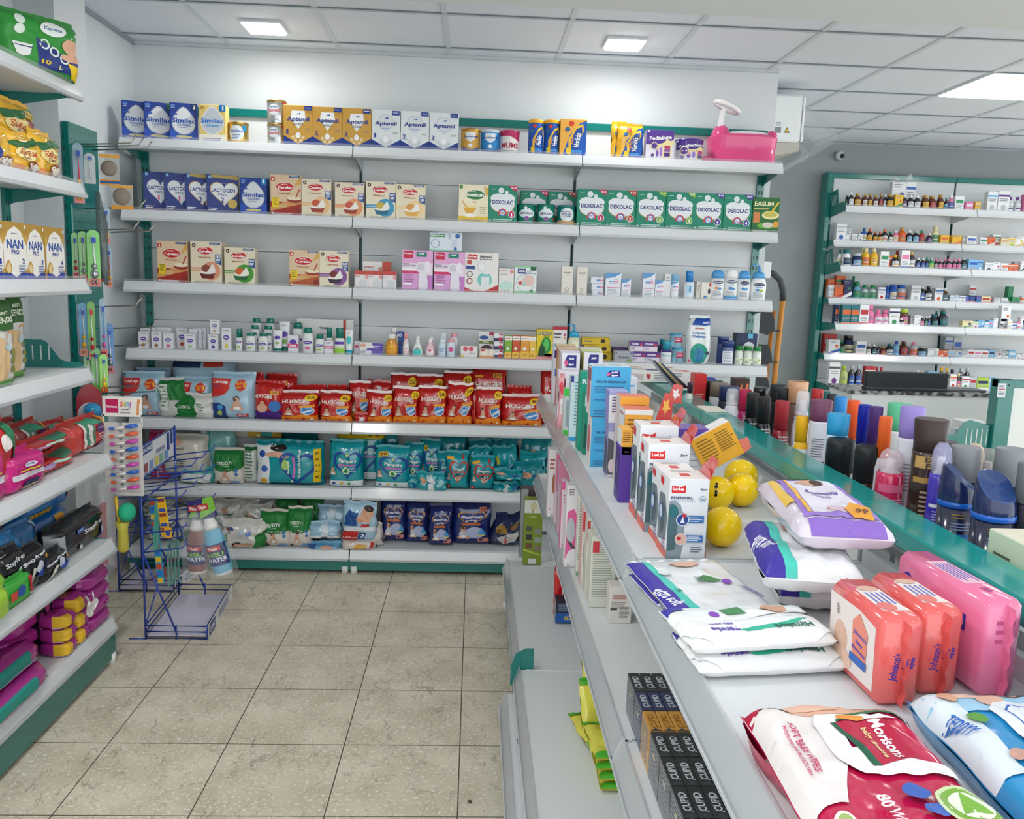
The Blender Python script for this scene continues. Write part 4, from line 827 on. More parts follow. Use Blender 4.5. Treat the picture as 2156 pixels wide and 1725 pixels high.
for k, (yy, lab) in enumerate(((462, 'bottom'), (404, 'middle'), (345, 'top'))):
    h = sizeY(*[R.px(v, 0)[0] for v in (390, 500)], R.px(0, yy)[1], YF, BZ[2]+z1)[2]
    R(ctn, 398-k*6, 496, yy, lab+' of three small soap cartons in a stack @', 'dfe4ea', [('r', .45, .3, .72, .6, '6a96cc'), ('r', .72, .3, .95, .6, 'd88aac'), ('l', .5, .85, .9, 1, .1, 'a8b0ba')], lift=z1); z1 += h+.0008
R(ctn, 515, 652, 312, 'white carton with a blue corner and pink stripe, widest @', 'e6eaf0', A_seba())
R(ctn, 655, 736, 365, 'short white carton with blue corner beside the widest one @', 'e6eaf0', A_seba(), d=.04)
R(ctn, 842, 948, 312, 'tall white carton with blue corner and pink stripe @', 'e6eaf0', A_seba(), d=.05)
R(ctn, 948, 1030, 375, 'short white carton with blue corner between two taller ones @', 'e6eaf0', A_seba(), d=.04)
R(ctn, 1030, 1088, 318, 'narrow white carton with grey print @', 'e2e2e4', [('l', .2, .85, .8, 2, .05, '7a6a6a'), ('r', .2, .72, .8, .74, '5a7ab0')], dy=.01, d=.04)
R(btl, 1092, 1160, 326, 'white oval lotion bottle with a pale blue cap @', 'wide', 'e8ecf2', '7fb4dc', [('p', [(0, 1), (1, 1), (.5, .85), (0, .8)], '6fa6d6'), ('r', .2, .62, .55, .7, '5a96d2'), ('r', .55, .62, .8, .7, 'e58ab0'), ('r', .1, .42, .9, .46, 'd88ab4')], flat=.55, band=(.05, .72))
R(btl, 1208, 1298, 295, 'white bottle with a bright blue flip cap @', 'neck', 'e3ebf2', '1b7fc6p', [('r', .25, .2, .75, .95, 'b9d8ee'), ('t', 'Sebamed', .5, .6, .5, .2, '1b6fb4', 90)], flat=.5)
R(ctn, 1308, 1350, 386, 'narrow cream soap carton behind the pale blue cow carton @', 'e0dcd2', [('l', .2, .8, .8, 4, .1, '9a948c')], d=.05, dy=.01)
R(ctn, 1350, 1442, 392, 'cream soap carton with a small blue cow @', 'e4e0d6', [('r', .72, .74, .92, .97, 'c0392f'), ('e', .75, .48, .12, .16, '1f2f5a'), ('e', .4, .15, .16, .08, '2f7fc4')], d=.05)
R(btl, 1446, 1562, 284, 'white baby bottle with a domed blue cap, leftmost of four @', 'dome', 'eceeee', '4e9cd6p', A_ceta('e08a4a', '5a9ad0'), flat=.55, band=(.05, .78), n=18)
R(btl, 1566, 1678, 278, 'white baby bottle standing upside down on a blue cap @', 'dome', 'eceeee', 'eceeee', A_ceta('4a8ac4', '4a8ac4')+[('r', 0, -.03, 1, .14, '4e9cd6')], flat=.55, band=(.02, .8), n=18)
R(btl, 1680, 1790, 290, 'white baby bottle with a domed blue cap, beside the pump bottle @', 'dome', 'eceeee', '4e9cd6p', A_ceta('4a8ac4', '5a9ad0'), flat=.55, band=(.05, .78), n=18)
R(pump, 1798, 1940, 240, 'large white pump bottle with a blue pump at the right end @', 'eceeee', '4e9cd6p', A_ceta())
# ---- fourth shelf: small baby-care goods
R = Row(BZ[3], YF, c4, 'baby care goods on the fourth back shelf', 'fourth back shelf')
def hb(x0, x1, y, lab, c='5b3fa8', c3='c8b08a', dy=0, col='e6e6ea', **kw): R(ctn, x0, x1, y, lab, col, A_him(c, c3), d=.03, dy=dy, **kw)
hb(232, 312, 876, 'white soap carton with an orange top edge, back row far left @', dy=.07)
hb(330, 372, 872, 'white soap carton second in the back row @', dy=.07)
hb(378, 502, 870, 'white soap carton with a purple oval, third in the back row @', dy=.07)
hb(545, 645, 878, 'white carton with a red and navy print in the back row @', c3='c0453c', dy=.07)
for k, (x, y) in enumerate(((652, 884), (690, 878), (728, 872), (756, 868))): R(ctn, x, x+75, y, 'white soap carton in the slanted file, %s from its far end @' % ('fourth', 'third', 'second', 'first')[k], 'dfe0e8', [('l', .2, .8, .8, 4, .1, '8a80b0')], d=.016, dy=.012+.02*(k+1))
hb(214, 302, 905, 'white soap carton with an orange fruit, front row far left @', c3='e08a3c')
hb(326, 414, 912, 'white soap carton with an almond picture, front row @', c3='8a6a4a')
hb(430, 518, 918, 'white soap carton with a pink slice picture, front row @', c3='d8607a')
hb(615, 712, 926, 'white soap carton at the front of the slanted file @', c3='a8c88a')
hb(824, 908, 930, 'lower of two stacked narrow white cartons @', c3='5b3fa8')
h8 = sizeY(*[R.px(v, 0)[0] for v in (824, 908)], R.px(0, 930)[1], YF, BZ[3])[2]
hb(838, 922, 802, 'upper of two stacked narrow white cartons @', c='8a80b0', lift=h8+.001)
hb(938, 1022, 872, 'white lotion carton with a coconut picture @', c3='e0cc4a')
TQ = '12786cp'
def hbtl(x0, x1, y, lab, kind='talc', cap=TQ, c='5b3fa8', c3='9ac46a', dy=0, col='e9ecea', **kw): R(btl, x0, x1, y, lab, kind, col, cap, [('e', .5, .6, .34, .12, c), ('t', 'baby', .5, .6, .4, .08, 'ffffff'), ('e', .5, .2, .2, .1, c3), ('l', .3, .85, .7, 1, .05, '6a8a7a')], flat=.6, dy=dy, band=(.1, .64), **kw)
hbtl(1090, 1126, 880, 'slim white bottle half behind the leftmost slim one @', 'neck', dy=.04)
hbtl(1060, 1114, 884, 'slim white bottle with a green cap, leftmost of the bottles @', 'neck')
hbtl(1196, 1282, 790, 'white talc bottle in the back row, left one @', dy=.10)
hbtl(1318, 1406, 794, 'white talc bottle in the back row, right one @', dy=.10)
hbtl(1182, 1266, 852, 'white talc bottle in the middle row, left one @', dy=.055)
hbtl(1298, 1386, 856, 'white talc bottle in the middle row, right one @', dy=.055)
hbtl(1200, 1248, 914, 'white talc bottle just behind the left front talc bottle @', dy=.03)
hbtl(1326, 1376, 918, 'white talc bottle just behind the right front talc bottle @', dy=.03)
hbtl(1142, 1230, 922, 'white talc bottle in the front row, left one @')
hbtl(1254, 1340, 924, 'white talc bottle in the front row, right one @')
R(tubep, 1434, 1530, 820, 'large white cream tube with purple oval standing behind @', 'e8eaee', '0f6a64p', [('e', .5, .5, .4, .12, '5b3fa8'), ('l', .2, .85, .8, 1, .05, '6a8a7a'), ('e', .6, .2, .25, .1, '7ab04a')], dy=.04)
R(tubep, 1382, 1466, 896, 'small white cream tube with a green cap @', 'e8eaee', TQ, [('e', .5, .6, .35, .1, '5b3fa8'), ('e', .5, .3, .25, .06, '8ab04a')])
hbtl(1548, 1652, 828, 'white bottle with a green domed flip cap, standing behind @', 'lotion', dy=.06)
R(ctn, 1518, 1608, 938, 'small white carton with a magenta band, left one @', 'e4e2ea', [('e', .5, .62, .35, .14, '5b3fa8'), ('r', 0, .30, 1, .52, 'd01f6a'), ('t', 'FREE', .5, .41, .7, .12, 'ffffff')], d=.04)
hbtl(1640, 1738, 872, 'white bottle with a green domed flip cap and pink flower @', 'lotion', c3='e0609a')
hbtl(1756, 1832, 930, 'short white talc bottle with a dark green cap @', 'jar')
hbtl(1846, 1908, 876, 'white and green capped bottle behind the magenta banded carton @', 'neck', dy=.035)
R(ctn, 1834, 1912, 990, 'small white carton with a magenta band, right one @', 'e4e2ea', [('r', 0, .40, 1, .62, 'd01f6a'), ('t', 'FREE', .5, .51, .7, .12, 'ffffff'), ('l', .2, .9, .8, 2, .08, '8a80a0')], d=.03)
R(btl, 1922, 2012, 876, 'white bottle with purple label and lime base @', 'neck', 'e9ece6', TQ, [('r', .1, .62, .9, .8, '5b3fa8'), ('e', .5, .1, .7, .3, 'a8d85a'), ('r', 0, 0, 1, .25, '9ad04a')], flat=.6, band=(.02, .6))
R(ctn, 1594, 2090, 798, 'long white gift box with a red ribbon standing at the back @', 'dde0de', [('t', 'Himalaya', .5, .72, .22, .12, '4a4a48'), ('l', .38, .55, .62, 1, .05, '9a9a98'), ('r', .82, 0, .87, 1, 'b8452c'), ('p', [(.845, .5), (.79, .68), (.79, .42)], 'c8402c'), ('p', [(.845, .5), (.90, .68), (.90, .42)], 'c8402c')], dy=.13, d=.05, name='gift_box', cat='box')
R(tubep, 2016, 2084, 895, 'white tube with aqua print at the right end of the rack @', 'e6eeee', '2fa6c8p', [('e', .5, .5, .38, .2, '4ac4c0'), ('c', .5, .85, .12, 'd8603c')], d=.02)
R.c = c5
R(ctn, 20, 78, 1075, 'pale carton with a pink bow peeking behind the purple one @', 'e0dfe6', [('c', .5, .6, .3, 'd8607a')], dy=.05)
R(ctn, 78, 300, 1085, 'white and purple wide carton with a baby picture @', 'e6e4ec', [('r', .3, .35, 1, .95, '5a4aa8'), ('p', [(0, .95), (.5, .95), (.6, .6), (0, .4)], 'e9e4e0'), ('e', .14, .76, .12, .14, SK), ('r', .5, .05, .98, .35, '6a5ab0'), ('l', .5, .7, .9, 2, .14, 'd8d4ec'), ('l', .04, .36, .3, 3, .1, '7a7a86')], d=.04)
JB = lambda c, a: [('d', .5, .45, .34, .34, c), ('t', "Johnson's", .5, .45, .5, .08, a), ('l', .3, .25, .7, 1, .06, a)]
R(btl, 340, 450, 950, 'tall pale bottle with white cap behind the amber ones @', 'syrup', 'cfc8a6', 'e6e6e6p', dy=.05, flat=.7)
R(btl, 318, 435, 1005, 'amber baby shampoo bottle with a white cap @', 'baby', 'd9932ag', 'f0eee8p', JB('f0b030', 'c8501c'), flat=.6, n=20, band=(.06, .6))
R(ctn, 425, 490, 985, 'dark blue carton standing behind the pink pump @', '1f4a9a', [('t', 'OiO', .4, .86, .7, .14, 'e9eef6'), ('r', 0, .4, 1, .6, '16357c')], dy=.06)
R(btl, 482, 545, 994, 'small clear bottle with a pink dispenser cap @', 'baby', 'd8c8ccg', 'eda0a4p', JB('f2e9ea', 'd05a5a'), flat=.7, band=(.06, .6))
R(btl, 570, 680, 1022, 'white lotion bottle standing behind the aqua drop bottle @', 'drop', 'e4e8e6', 'eeeeeep', dy=.05, flat=.5)
R(btl, 574, 672, 1050, 'teardrop shaped white lotion bottle with aqua drop @', 'drop', 'e8eeea', 'f2f2f2p', [('d', .5, .4, .34, .34, '4ac8c2'), ('c', .5, .72, .07, 'd0453c')], flat=.55, n=20, band=(.02, .6))
R(btl, 700, 805, 1030, 'pale pink lotion bottle standing behind the pink drop bottle @', 'drop', 'ead4d8', 'eeeeeep', dy=.05, flat=.5)
R(btl, 696, 786, 1052, 'teardrop shaped pink lotion bottle with pink drop @', 'drop', 'eac6cc', 'f4eeeep', [('d', .5, .4, .32, .34, 'f0dfe4'), ('c', .5, .6, .12, 'd83a6a')], flat=.55, n=20, band=(.02, .6))
R(btl, 828, 900, 1000, 'white powder bottle in the back, left one @', 'talc', 'd9e2ea', 'dfe6ecp', dy=.05, flat=.6)
R(btl, 930, 1005, 1000, 'white powder bottle with a pink cap, in the back @', 'talc', 'e2dfe8', 'e79aa4p', dy=.05, flat=.6)
R(btl, 818, 892, 1058, 'blue white powder bottle with a rounded cap, front @', 'talc', 'cfe0ee', 'dde9f2p', [('t', "Johnson's", .5, .7, .6, .1, '2a5ab0'), ('l', .25, .5, .75, 2, .08, '4a7ac0')], flat=.6, band=(.06, .64))
R(btl, 900, 978, 1056, 'pale powder bottle with a pink cap, front @', 'talc', 'd5e2ec', 'e79aa4p', [('d', .5, .65, .24, .2, 'd83a8a'), ('t', "Johnson's", .5, .62, .4, .08, 'ffffff')], flat=.6, band=(.06, .64))
R(ctn, 1030, 1190, 1118, 'white soap carton with two pink circles @', 'e6e2e0', [('c', .28, .75, .14, 'd8506a'), ('c', .62, .75, .14, 'd8506a'), ('e', .45, .78, .1, .06, 'e07a9a'), ('t', 'Chicco', .7, .4, .36, .1, '8a7a80'), ('e', .1, .12, .12, .12, 'd8c83c')], d=.04)
R(ctn, 1202, 1342, 980, 'white carton with a dark bowl picture standing tall @', 'e2e0de', [('r', 0, .52, 1, .64, '6a7a3a'), ('t', 'TEDDY', .5, .58, .4, .07, 'e6e6d8'), ('r', .7, .86, 1, .98, 'b8284a'), ('e', .35, .76, .3, .08, '2f5a9a'), ('e', .55, .34, .4, .14, '4a2a3a'), ('c', .1, .2, .08, 'c8742c')], dy=.05)
R(ctn, 1208, 1290, 1148, 'small orange and white carton in front of the bowl carton @', 'e9dfd2', [('r', 0, 0, 1, .3, 'e08a2c'), ('r', .1, .78, .6, .98, 'c02f3a'), ('c', .5, .55, .2, 'f2ebe0')], d=.03)
R(ctn, 1292, 1344, 1150, 'narrow orange and white carton beside its twin @', 'e9dfd2', [('r', 0, 0, 1, .3, 'e08a2c'), ('c', .5, .55, .2, 'f2ebe0')], d=.03)
zz_ = 0
for k, (yy, lab) in enumerate(((1152, 'bottom'), (1075, 'middle'), (1000, 'top'))):
    h = sizeY(*[R.px(v, 0)[0] for v in (1345, 1430)], R.px(0, yy)[1], YF+.01, BZ[3]+zz_)[2]
    R(ctn, 1345, 1430, yy, lab+' of three stacked navy and white strawberry cartons @', 'e6e4e8', [('r', 0, 0, 1, .4, '23305e'), ('e', .7, .3, .22, .22, 'c8283a'), ('r', .6, .75, .95, .95, 'b8284a'), ('l', .1, .8, .5, 1, .1, '7a7a8a')], lift=zz_, dy=.01); zz_ += h+.001
for k, (x0, x1, y, c, l) in enumerate(((1448, 1515, 1020, '7ab03c', 'lime'), (1520, 1592, 1020, 'd0582c', 'red orange'), (1600, 1682, 1022, 'e09a3c', 'amber'), (1684, 1744, 1028, 'e8c04c', 'pale yellow'))):
    R(ctn, x0, x1, y, 'narrow upright %s carton in the row of four @' % l, c, [('r', 0, .80, 1, .97, 'f2efe9'), ('t', 'pigeon', .5, .88, .7, .06, 'b8452c'), ('r', 0, .04, 1, .3, 'f0c04a'), ('l', .2, .2, .8, 2, .05, '9a6a2c'), ('c', .45, .45, .2, 'f0f0e8'), ('r', 0, 0, 1, .04, 'c8502c')], d=.035, dy=0 if k != 1 else .006)
R(ctn, 1750, 1902, 962, 'yellow green cereal carton with a green dinosaur @', 'e2c92a', [('t', 'CHEERIO', .5, .88, .86, .13, '1f5a9a'), ('t', 'GREEN', .62, .79, .4, .05, '5a8a2c'), ('e', .6, .48, .32, .28, '2a8a3a'), ('e', .6, .5, .16, .2, '5cc05a'), ('p', [(.1, .1), (.5, .1), (.55, .4), (.3, .55), (.15, .35)], '1f4a2c'), ('r', 0, 0, 1, .12, 'd88a8a')])
R(ctn, 1902, 2036, 935, 'white and red bunny tissue carton @', 'e2dfe0', [('r', 0, .9, 1, 1, 'b02f3c'), ('l', .1, .78, .6, 2, .1, '4a4a50'), ('c', .85, .76, .1, 'c05aa0'), ('c', .85, .66, .08, 'e0904a'), ('e', .2, .36, .16, .14, '6ab8cc'), ('r', .5, .25, .9, .38, '8ac4c8')], dy=.02)
R(ctn, 1790, 1910, 1188, 'short white carton with rainbow lettering at the front @', 'eef0ee', [('r', 0, .5, .12, 1, '1f5a3a')]+[('t', ch, .16+.1*i, .4, .08, .3, cc) for i, (ch, cc) in enumerate(zip('Poditico', ('c8283a', '2f6ab8', 'e0902c', '3a9a4a', '8a3a9a', 'd8402c', '2f8ab8', 'e0602c')))], d=.03)
R.c = c6
R(pump, 190, 300, 758, 'pale yellow baby lotion pump bottle with a blue collar @', 'd9d6b8g', '2fa3d0p', [('t', 'Aveeno', .5, .55, .6, .08, '4a5a4a'), ('t', 'baby', .5, .42, .3, .05, '3a8ab8')], dy=.04)
yl = 0
for k, (yy, lab) in enumerate(((1006, 'bottom'), (940, 'middle'), (875, 'top'))):
    h = sizeY(*[R.px(v, 0)[0] for v in (330, 570)], R.px(0, yy)[1], YF+.05, BZ[3]+yl)[2]
    R(ctn, 305+k*2+(20 if k < 2 else 0), 568-k*8, yy, lab+' of three stacked flat yellow cartons @', 'd9b92c', [('t', 'Galzep', .22, .45, .3, .3, '1f3a7c'), ('l', .05, .85, .6, 1, .1, '6a5a1c'), ('e', .75, .5, .09, .3, '3a2f1c'), ('c', .95, .8, .02, '2a2a2a')], lift=yl, dy=.05); yl += h+.001
def tdb(x0, x1, y, lab, **kw): R(ctn, x0, x1, y, lab, 'e4dce8', [('r', 0, .5, 1, 1, '5a2f86'), ('t', 'TEDIBAR', .4, .72, .6, .18, 'ffffff'), ('c', .85, .65, .1, 'c03a5a'), ('l', .1, .35, .5, 2, .12, '8a7a9a')], d=.045, **kw)
R(ctn, 576, 756, 965, 'dark purple carton behind the grey silver one @', '4a2a66', (), dy=.06)
R(ctn, 590, 755, 992, 'silver grey soap carton with curly lettering @', 'a9adb2', [('t', 'Dermadew', .5, .45, .6, .2, '3a3a40'), ('c', .1, .8, .04, '2a4a9a'), ('r', .85, .75, 1, .85, '2a4a9a'), ('e', .8, .15, .15, .14, '7a9a4a')])
h = sizeY(*[R.px(v, 0)[0] for v in (760, 860)], R.px(0, 998)[1], YF+.02, BZ[3])[2]
tdb(745, 858, 998, 'purple and white soap carton, lower left of four @', dy=.02); tdb(862, 990, 1002, 'purple and white soap carton, lower right of four @', dy=.02)
tdb(724, 842, 904, 'purple and white soap carton, upper left of four @', dy=.02, lift=h+.001); tdb(845, 968, 910, 'purple and white soap carton, upper right of four @', dy=.02, lift=h+.001)
for k, (x, y) in enumerate(((985, 888), (1000, 893), (1015, 898))): R(btl, x-12, x+45, y, 'purple bottle with an aqua cap, %s of three behind the white one @' % ('farthest', 'middle', 'nearest')[k], 'syrup', '3f2a78g', '1f94a8p', dy=.10-.03*k, flat=.6)
R(btl, 1004, 1100, 905, 'white and purple bottle with an aqua cap @', 'neck', 'e4e6ea', '1f94a8p', [('r', 0, .8, 1, 1, '3f2a78'), ('t', 'Spoo', .5, .55, .6, .14, '1f94a8')], flat=.6, band=(.02, .62))
A_cot = [('r', .35, .35, .9, .75, 'b02a5a'), ('l', .4, .65, .85, 2, .12, 'f0d8e2'), ('r', 0, 0, .3, .4, '9fd4e6')]
R(tin, 1102, 1205, 968, 'lower clear round tub of cotton buds with a blue lid @', '8fc8dck', A_cot, '2f9cc8p', name='tub', cat='tub')
h = sizeY(*[R.px(v, 0)[0] for v in (1102, 1205)], R.px(0, 968)[1], YF, BZ[3])[2]
R(tin, 1085, 1195, 842, 'upper clear round tub of cotton buds with a blue lid @', '8fc8dck', A_cot, '2f9cc8p', lift=h+.001, name='tub', cat='tub')
R(soft, 1232, 1448, 708, 'tall clear refill pouch with a blue top and green liquid @', .04, 'dfe6e6g', [('p', [(.15, .85), (1, .85), (1, 1), (.3, 1)], '1f4fa8'), ('t', 'REFILL', .8, .91, .3, .04, 'ffffff'), ('t', 'pigeon', .52, .78, .36, .05, 'c04a44'), ('t', 'Liquid', .5, .68, .5, .06, '2f6ab8'), ('t', 'Cleanser', .5, .61, .56, .06, '2f6ab8'), ('e', .5, .22, .36, .24, '1f9a86'), ('e', .5, .2, .22, .16, '2f7aa8'), ('c', .1, .08, .05, 'd05a8a'), ('c', .85, .25, .08, '3a3a5a')], wr=.004, pinch=.2, name='pouch', cat='pouch', seed=7)
R(btl, 1498, 1600, 868, 'navy blue wash bottle standing behind @', 'wide', '1f3a7cg', '1b3473p', dy=.03, flat=.55)
R(btl, 1530, 1645, 905, 'navy blue wash bottle with a white label @', 'wide', '1f3a7cg', '1b3473p', [('r', .16, .04, .84, .8, 'dde2ea'), ('l', .25, .7, .75, 8, .07, '7a86a0')], flat=.55, band=(.04, .72))
R(ctn, 1652, 1700, 838, 'narrow navy carton behind the clear bottles @', '172a4c', (), dy=.06)
R(ctn, 1695, 1838, 842, 'navy carton with a white oval picture behind the clear bottles @', '1b2f58', [('r', .42, .85, .72, 1, '5ab8d8'), ('e', .5, .42, .42, .32, 'e4e6ea'), ('c', .5, .36, .2, '3a4658'), ('c', .5, .36, .15, 'e4e6ea')], dy=.06)
for k, (x0, x1) in enumerate(((1652, 1722), (1728, 1804), (1806, 1886))):
    R(btl, x0, x1, 950+3*k, ('leftmost', 'middle', 'rightmost')[k]+' of three small clear bottles with green caps @', 'jar', 'd8dfd4g', '17843cp', [('r', .05, .1, .95, .6, 'e8ecd8'), ('e', .65, .42, .16, .08, '8aba4a'), ('l', .2, .3, .6, 2, .1, '8a9a70')], band=(.06, .66), n=16)
# ================================================================== soft packs on the fifth back shelf
c7, c8 = (220, 740, 4.146), (680, 740, 4.146)
R = Row(BZ[4], YF, c7, 'nappy packs on the fifth back shelf', 'fifth back shelf')
LB = 'a9cbdeg'
def lv(x0, x1, y, lab, art=None, s=1, d=.09, **kw): R(soft, x0, x1, y, lab, d, LB, A_luvlap() if art is None else art, seed=s, wr=.004, **kw)
R(soft, 255, 560, 170, 'light blue nappy pack standing behind the leftmost one @', .08, LB, A_luvlap(), seed=11, dy=.13)
R(soft, 575, 1130, 62, 'large light blue pack lying high behind the green packs @', .14, 'a3c3d4g', [('r', .05, .84, .5, 1, '1f3560'), ('r', .55, .86, .85, 1, 'c8402c'), ('r', 0, .45, 1, .52, 'c9dbe4')], seed=12, dy=.12)
lv(135, 500, 205, 'light blue nappy pack with a sitting baby, leftmost @', s=1)
lv(590, 930, 248, 'light blue nappy pack partly hidden behind the green packs @', s=2, dy=.04)
R(soft, 458, 680, 258, 'green and white pack leaning sideways @', .08, 'd9d9d3g', [('r', 0, .5, 1, 1, '1c7a36'), ('p', [(0, .5), (.9, .5), (1, .3), (1, .6), (0, .7)], '1c7a36'), ('r', .1, .2, .45, .92, 'e2e4de'), ('l', .14, .85, .4, 6, .1, '5a8a64')], seed=3, wr=.009, dy=-.015)
R(soft, 572, 930, 388, 'crumpled green nappy pack lying across the front @', .08, 'dcdcd6g', [('p', [(0, 0), (.62, 0), (.6, .9), (.5, 1), (.2, 1), (0, .4)], '1a7834'), ('t', 'TEDDYY', .36, .52, .32, .14, 'e6efe2', 180), ('r', .62, .35, .85, .8, 'dfe2dc'), ('l', .64, .7, .84, 4, .1, '4a7a54')], seed=4, wr=.012, dy=-.016, gu=20)
lv(915, 1300, 210, 'light blue nappy pack with navy corner right of the green packs @', s=5)
HG = 'c4201fg'
def hg(x0, x1, y, lab, price=None, s=0, d=.06, b=True, wr=.005, **kw): R(soft, x0, x1, y, lab, d, HG, A_huggies(price, b=b), seed=s, wr=wr, extra='e3d8d6g', **kw)
R(soft, 1290, 1380, 212, 'narrow red pack wedged beside the light blue one @', .05, HG, (), seed=21, dy=.08)
R(soft, 1395, 1660, 225, 'large red nappy pack standing at the back @', .09, HG, [('r', .5, .78, .75, .9, 'e9a43c')], seed=22, dy=.11)
R(soft, 1300, 1560, 285, 'red and purple nappy pack with a price tag @', .08, HG, [('r', 0, 0, 1, .26, '4a1f7a'), ('t', 'HUGGIES', .35, .66, .62, .11, 'f6efe6'), ('r', .58, .72, .86, .82, 'e9b43c'), ('t', '599', .72, .77, .2, .07, '7a2410'), ('e', .72, .4, .2, .16, '3a7ac0'), ('e', .3, .34, .18, .12, SK), ('c', .3, .46, .08, SK)], seed=23)
R(soft, 1640, 1940, 320, 'red nappy packs lying behind the number fifty six pack @', .06, HG, (), seed=24, dy=.10, wr=.01)
hg(1520, 1850, 375, 'squat red nappy pack marked with a fifty six circle @', '56', 25, .085, dy=-.015)
hg(1875, 2150, 375, 'squat red nappy pack marked with a forty six circle @', '46', 26, .085, dy=-.015)
R.c = c8
R(soft, 50, 220, 320, 'red pack peeking over the forty six circle pack @', .05, HG, (), seed=27, dy=.10, wr=.01)
hg(222, 410, 285, 'red nappy pack tilted behind the twenty circle pack @', None, 28, dy=.07)
R(soft, 385, 600, 278, 'red packs with white labels lying behind the twenty circle pack @', .05, HG, [('r', .4, .2, .6, .9, 'e4dede')], seed=29, dy=.12, wr=.01)
hg(588, 818, 215, 'red nappy pack at the back marked twenty two @', '22', 30, dy=.11)
hg(805, 1045, 225, 'red nappy pack at the back marked twenty eight @', '28', 31, dy=.11)
R(soft, 268, 390, 560, 'small red pack lying low beside the twenty circle pack @', .05, HG, [('r', .4, .2, .7, .8, 'e9e2e0')], seed=33)
hg(385, 605, 370, 'red nappy pack marked with a twenty circle @', '20', 34)
hg(607, 830, 335, 'red nappy pack in front marked twenty two @', '22', 35, wr=.008)
hg(830, 1075, 330, 'red nappy pack in front marked twenty eight @', '28', 36)
hg(1050, 1300, 198, 'tall red nappy pack at the back marked thirty three @', '33', 37, dy=.10)
hg(1078, 1300, 300, 'crinkled red nappy pack in front marked thirty three @', '33', 38, wr=.010)
R(soft, 1300, 1600, 162, 'tallest red nappy pack marked three hundred ninety nine @', .09, HG, [('t', 'HUGGIES', .5, .72, .76, .12, 'f6efe6'), ('r', .62, .85, .88, .93, 'e9b43c'), ('t', '399', .75, .89, .22, .06, '7a2410'), ('r', .1, .86, .34, .9, 'e9b43c')], seed=39, dy=.09)
R(soft, 1294, 1390, 350, 'red pack half hidden behind the ninety two pack @', .05, HG, [('t', 'HUG', .6, .6, .6, .12, 'f6efe6')], seed=40, dy=.03)
hg(1335, 1560, 345, 'red nappy pack marked with a ninety two circle @', '92', 41, .08, dy=-.02)
R(soft, 1605, 1820, 325, 'red pack behind the rightmost wide pack @', .06, HG, [('r', .55, .5, .85, .8, 'e9b43c')], seed=42, dy=.09)
hg(1565, 1915, 405, 'wide red nappy pack with gathered ends, rightmost in front @', '84', 43, .08, dy=-.015)
R(soft, 1905, 2060, 160, 'red nappy pack standing in the corner beside the aisle rack @', .07, HG, [('t', 'HUG', .5, .66, .6, .1, 'f6efe6'), ('r', .2, .1, .6, .25, '4a1f7a')], seed=44, dy=.06)
# ================================================================== sixth shelf
R = Row(BZ[5], YF, c7, 'nappy packs on the sixth back shelf', 'sixth back shelf')
R(soft, 370, 545, 725, 'magenta pad pack at the left end @', .07, 'b81f5cg', [('r', .47, 0, .53, 1, 'e4c8d2')]+[('r', .2+.4*i, .2+.14*j, .34+.4*i, .28+.14*j, 'e0bccb') for i in (0, 1) for j in range(5)], seed=51, dy=.06)
R(soft, 470, 870, 760, 'big cream nappy pack leaning on its side @', .12, 'd8d3c8g', [('e', .33, .88, .16, .1, SK), ('t', 'TEDDYY', .48, .72, .2, .06, '3a4a3a'), ('l', .36, .45, .58, 4, .06, '6a6a5a'), ('p', [(0, .3), (.1, .55), (.06, .2)], '2a7a3a')], seed=52, wr=.010, lift=.035, dy=.02)
R(soft, 640, 950, 1045, 'teal and white pack lying flat under the cream pack @', .12, '4ab0acg', [('r', .04, .1, .9, .8, 'dfe4e2')], seed=53, wr=.008, name='diaper_pack')
R(soft, 800, 1130, 675, 'white and aqua pack standing aslant at the back @', .09, '8cc8c4g', [('p', [(0, 0), (.45, .0), (.25, 1), (0, 1)], 'e2e6e4'), ('p', [(.45, 0), (.5, 0), (.32, 1), (.26, 1)], '3aa8a4')], seed=54, dy=.10, wr=.008)
R(soft, 1120, 1530, 672, 'amber and grey pack lying on top at the back @', .09, 'c09a34g', [('c', .72, .5, .12, '2f8a86'), ('p', [(0, 1), (.3, 1), (.35, .0), (0, .3)], 'b9b7a6'), ('c', .55, .3, .03, 'd8dccf')], seed=55, dy=.10, lift=.20)
R(soft, 1535, 1850, 750, 'dark teal pack lying at the back behind the wide one @', .08, '0f5f66g', (), seed=56, dy=.13)
R(soft, 940, 1200, 880, 'cream and green nappy pack with a crawling baby @', .09, 'ddd5cag', A_teddyy(), seed=57, wr=.006)
R(soft, 1205, 1320, 850, 'grey printed pack side standing beside the wide teal pack @', .08, 'cdd0cag', [('l', .2, .9, .8, 9, .09, '5a7a60'), ('r', 0, .93, 1, 1, '1c6a34')], seed=58, dy=.03)
TP = '129aa6g'
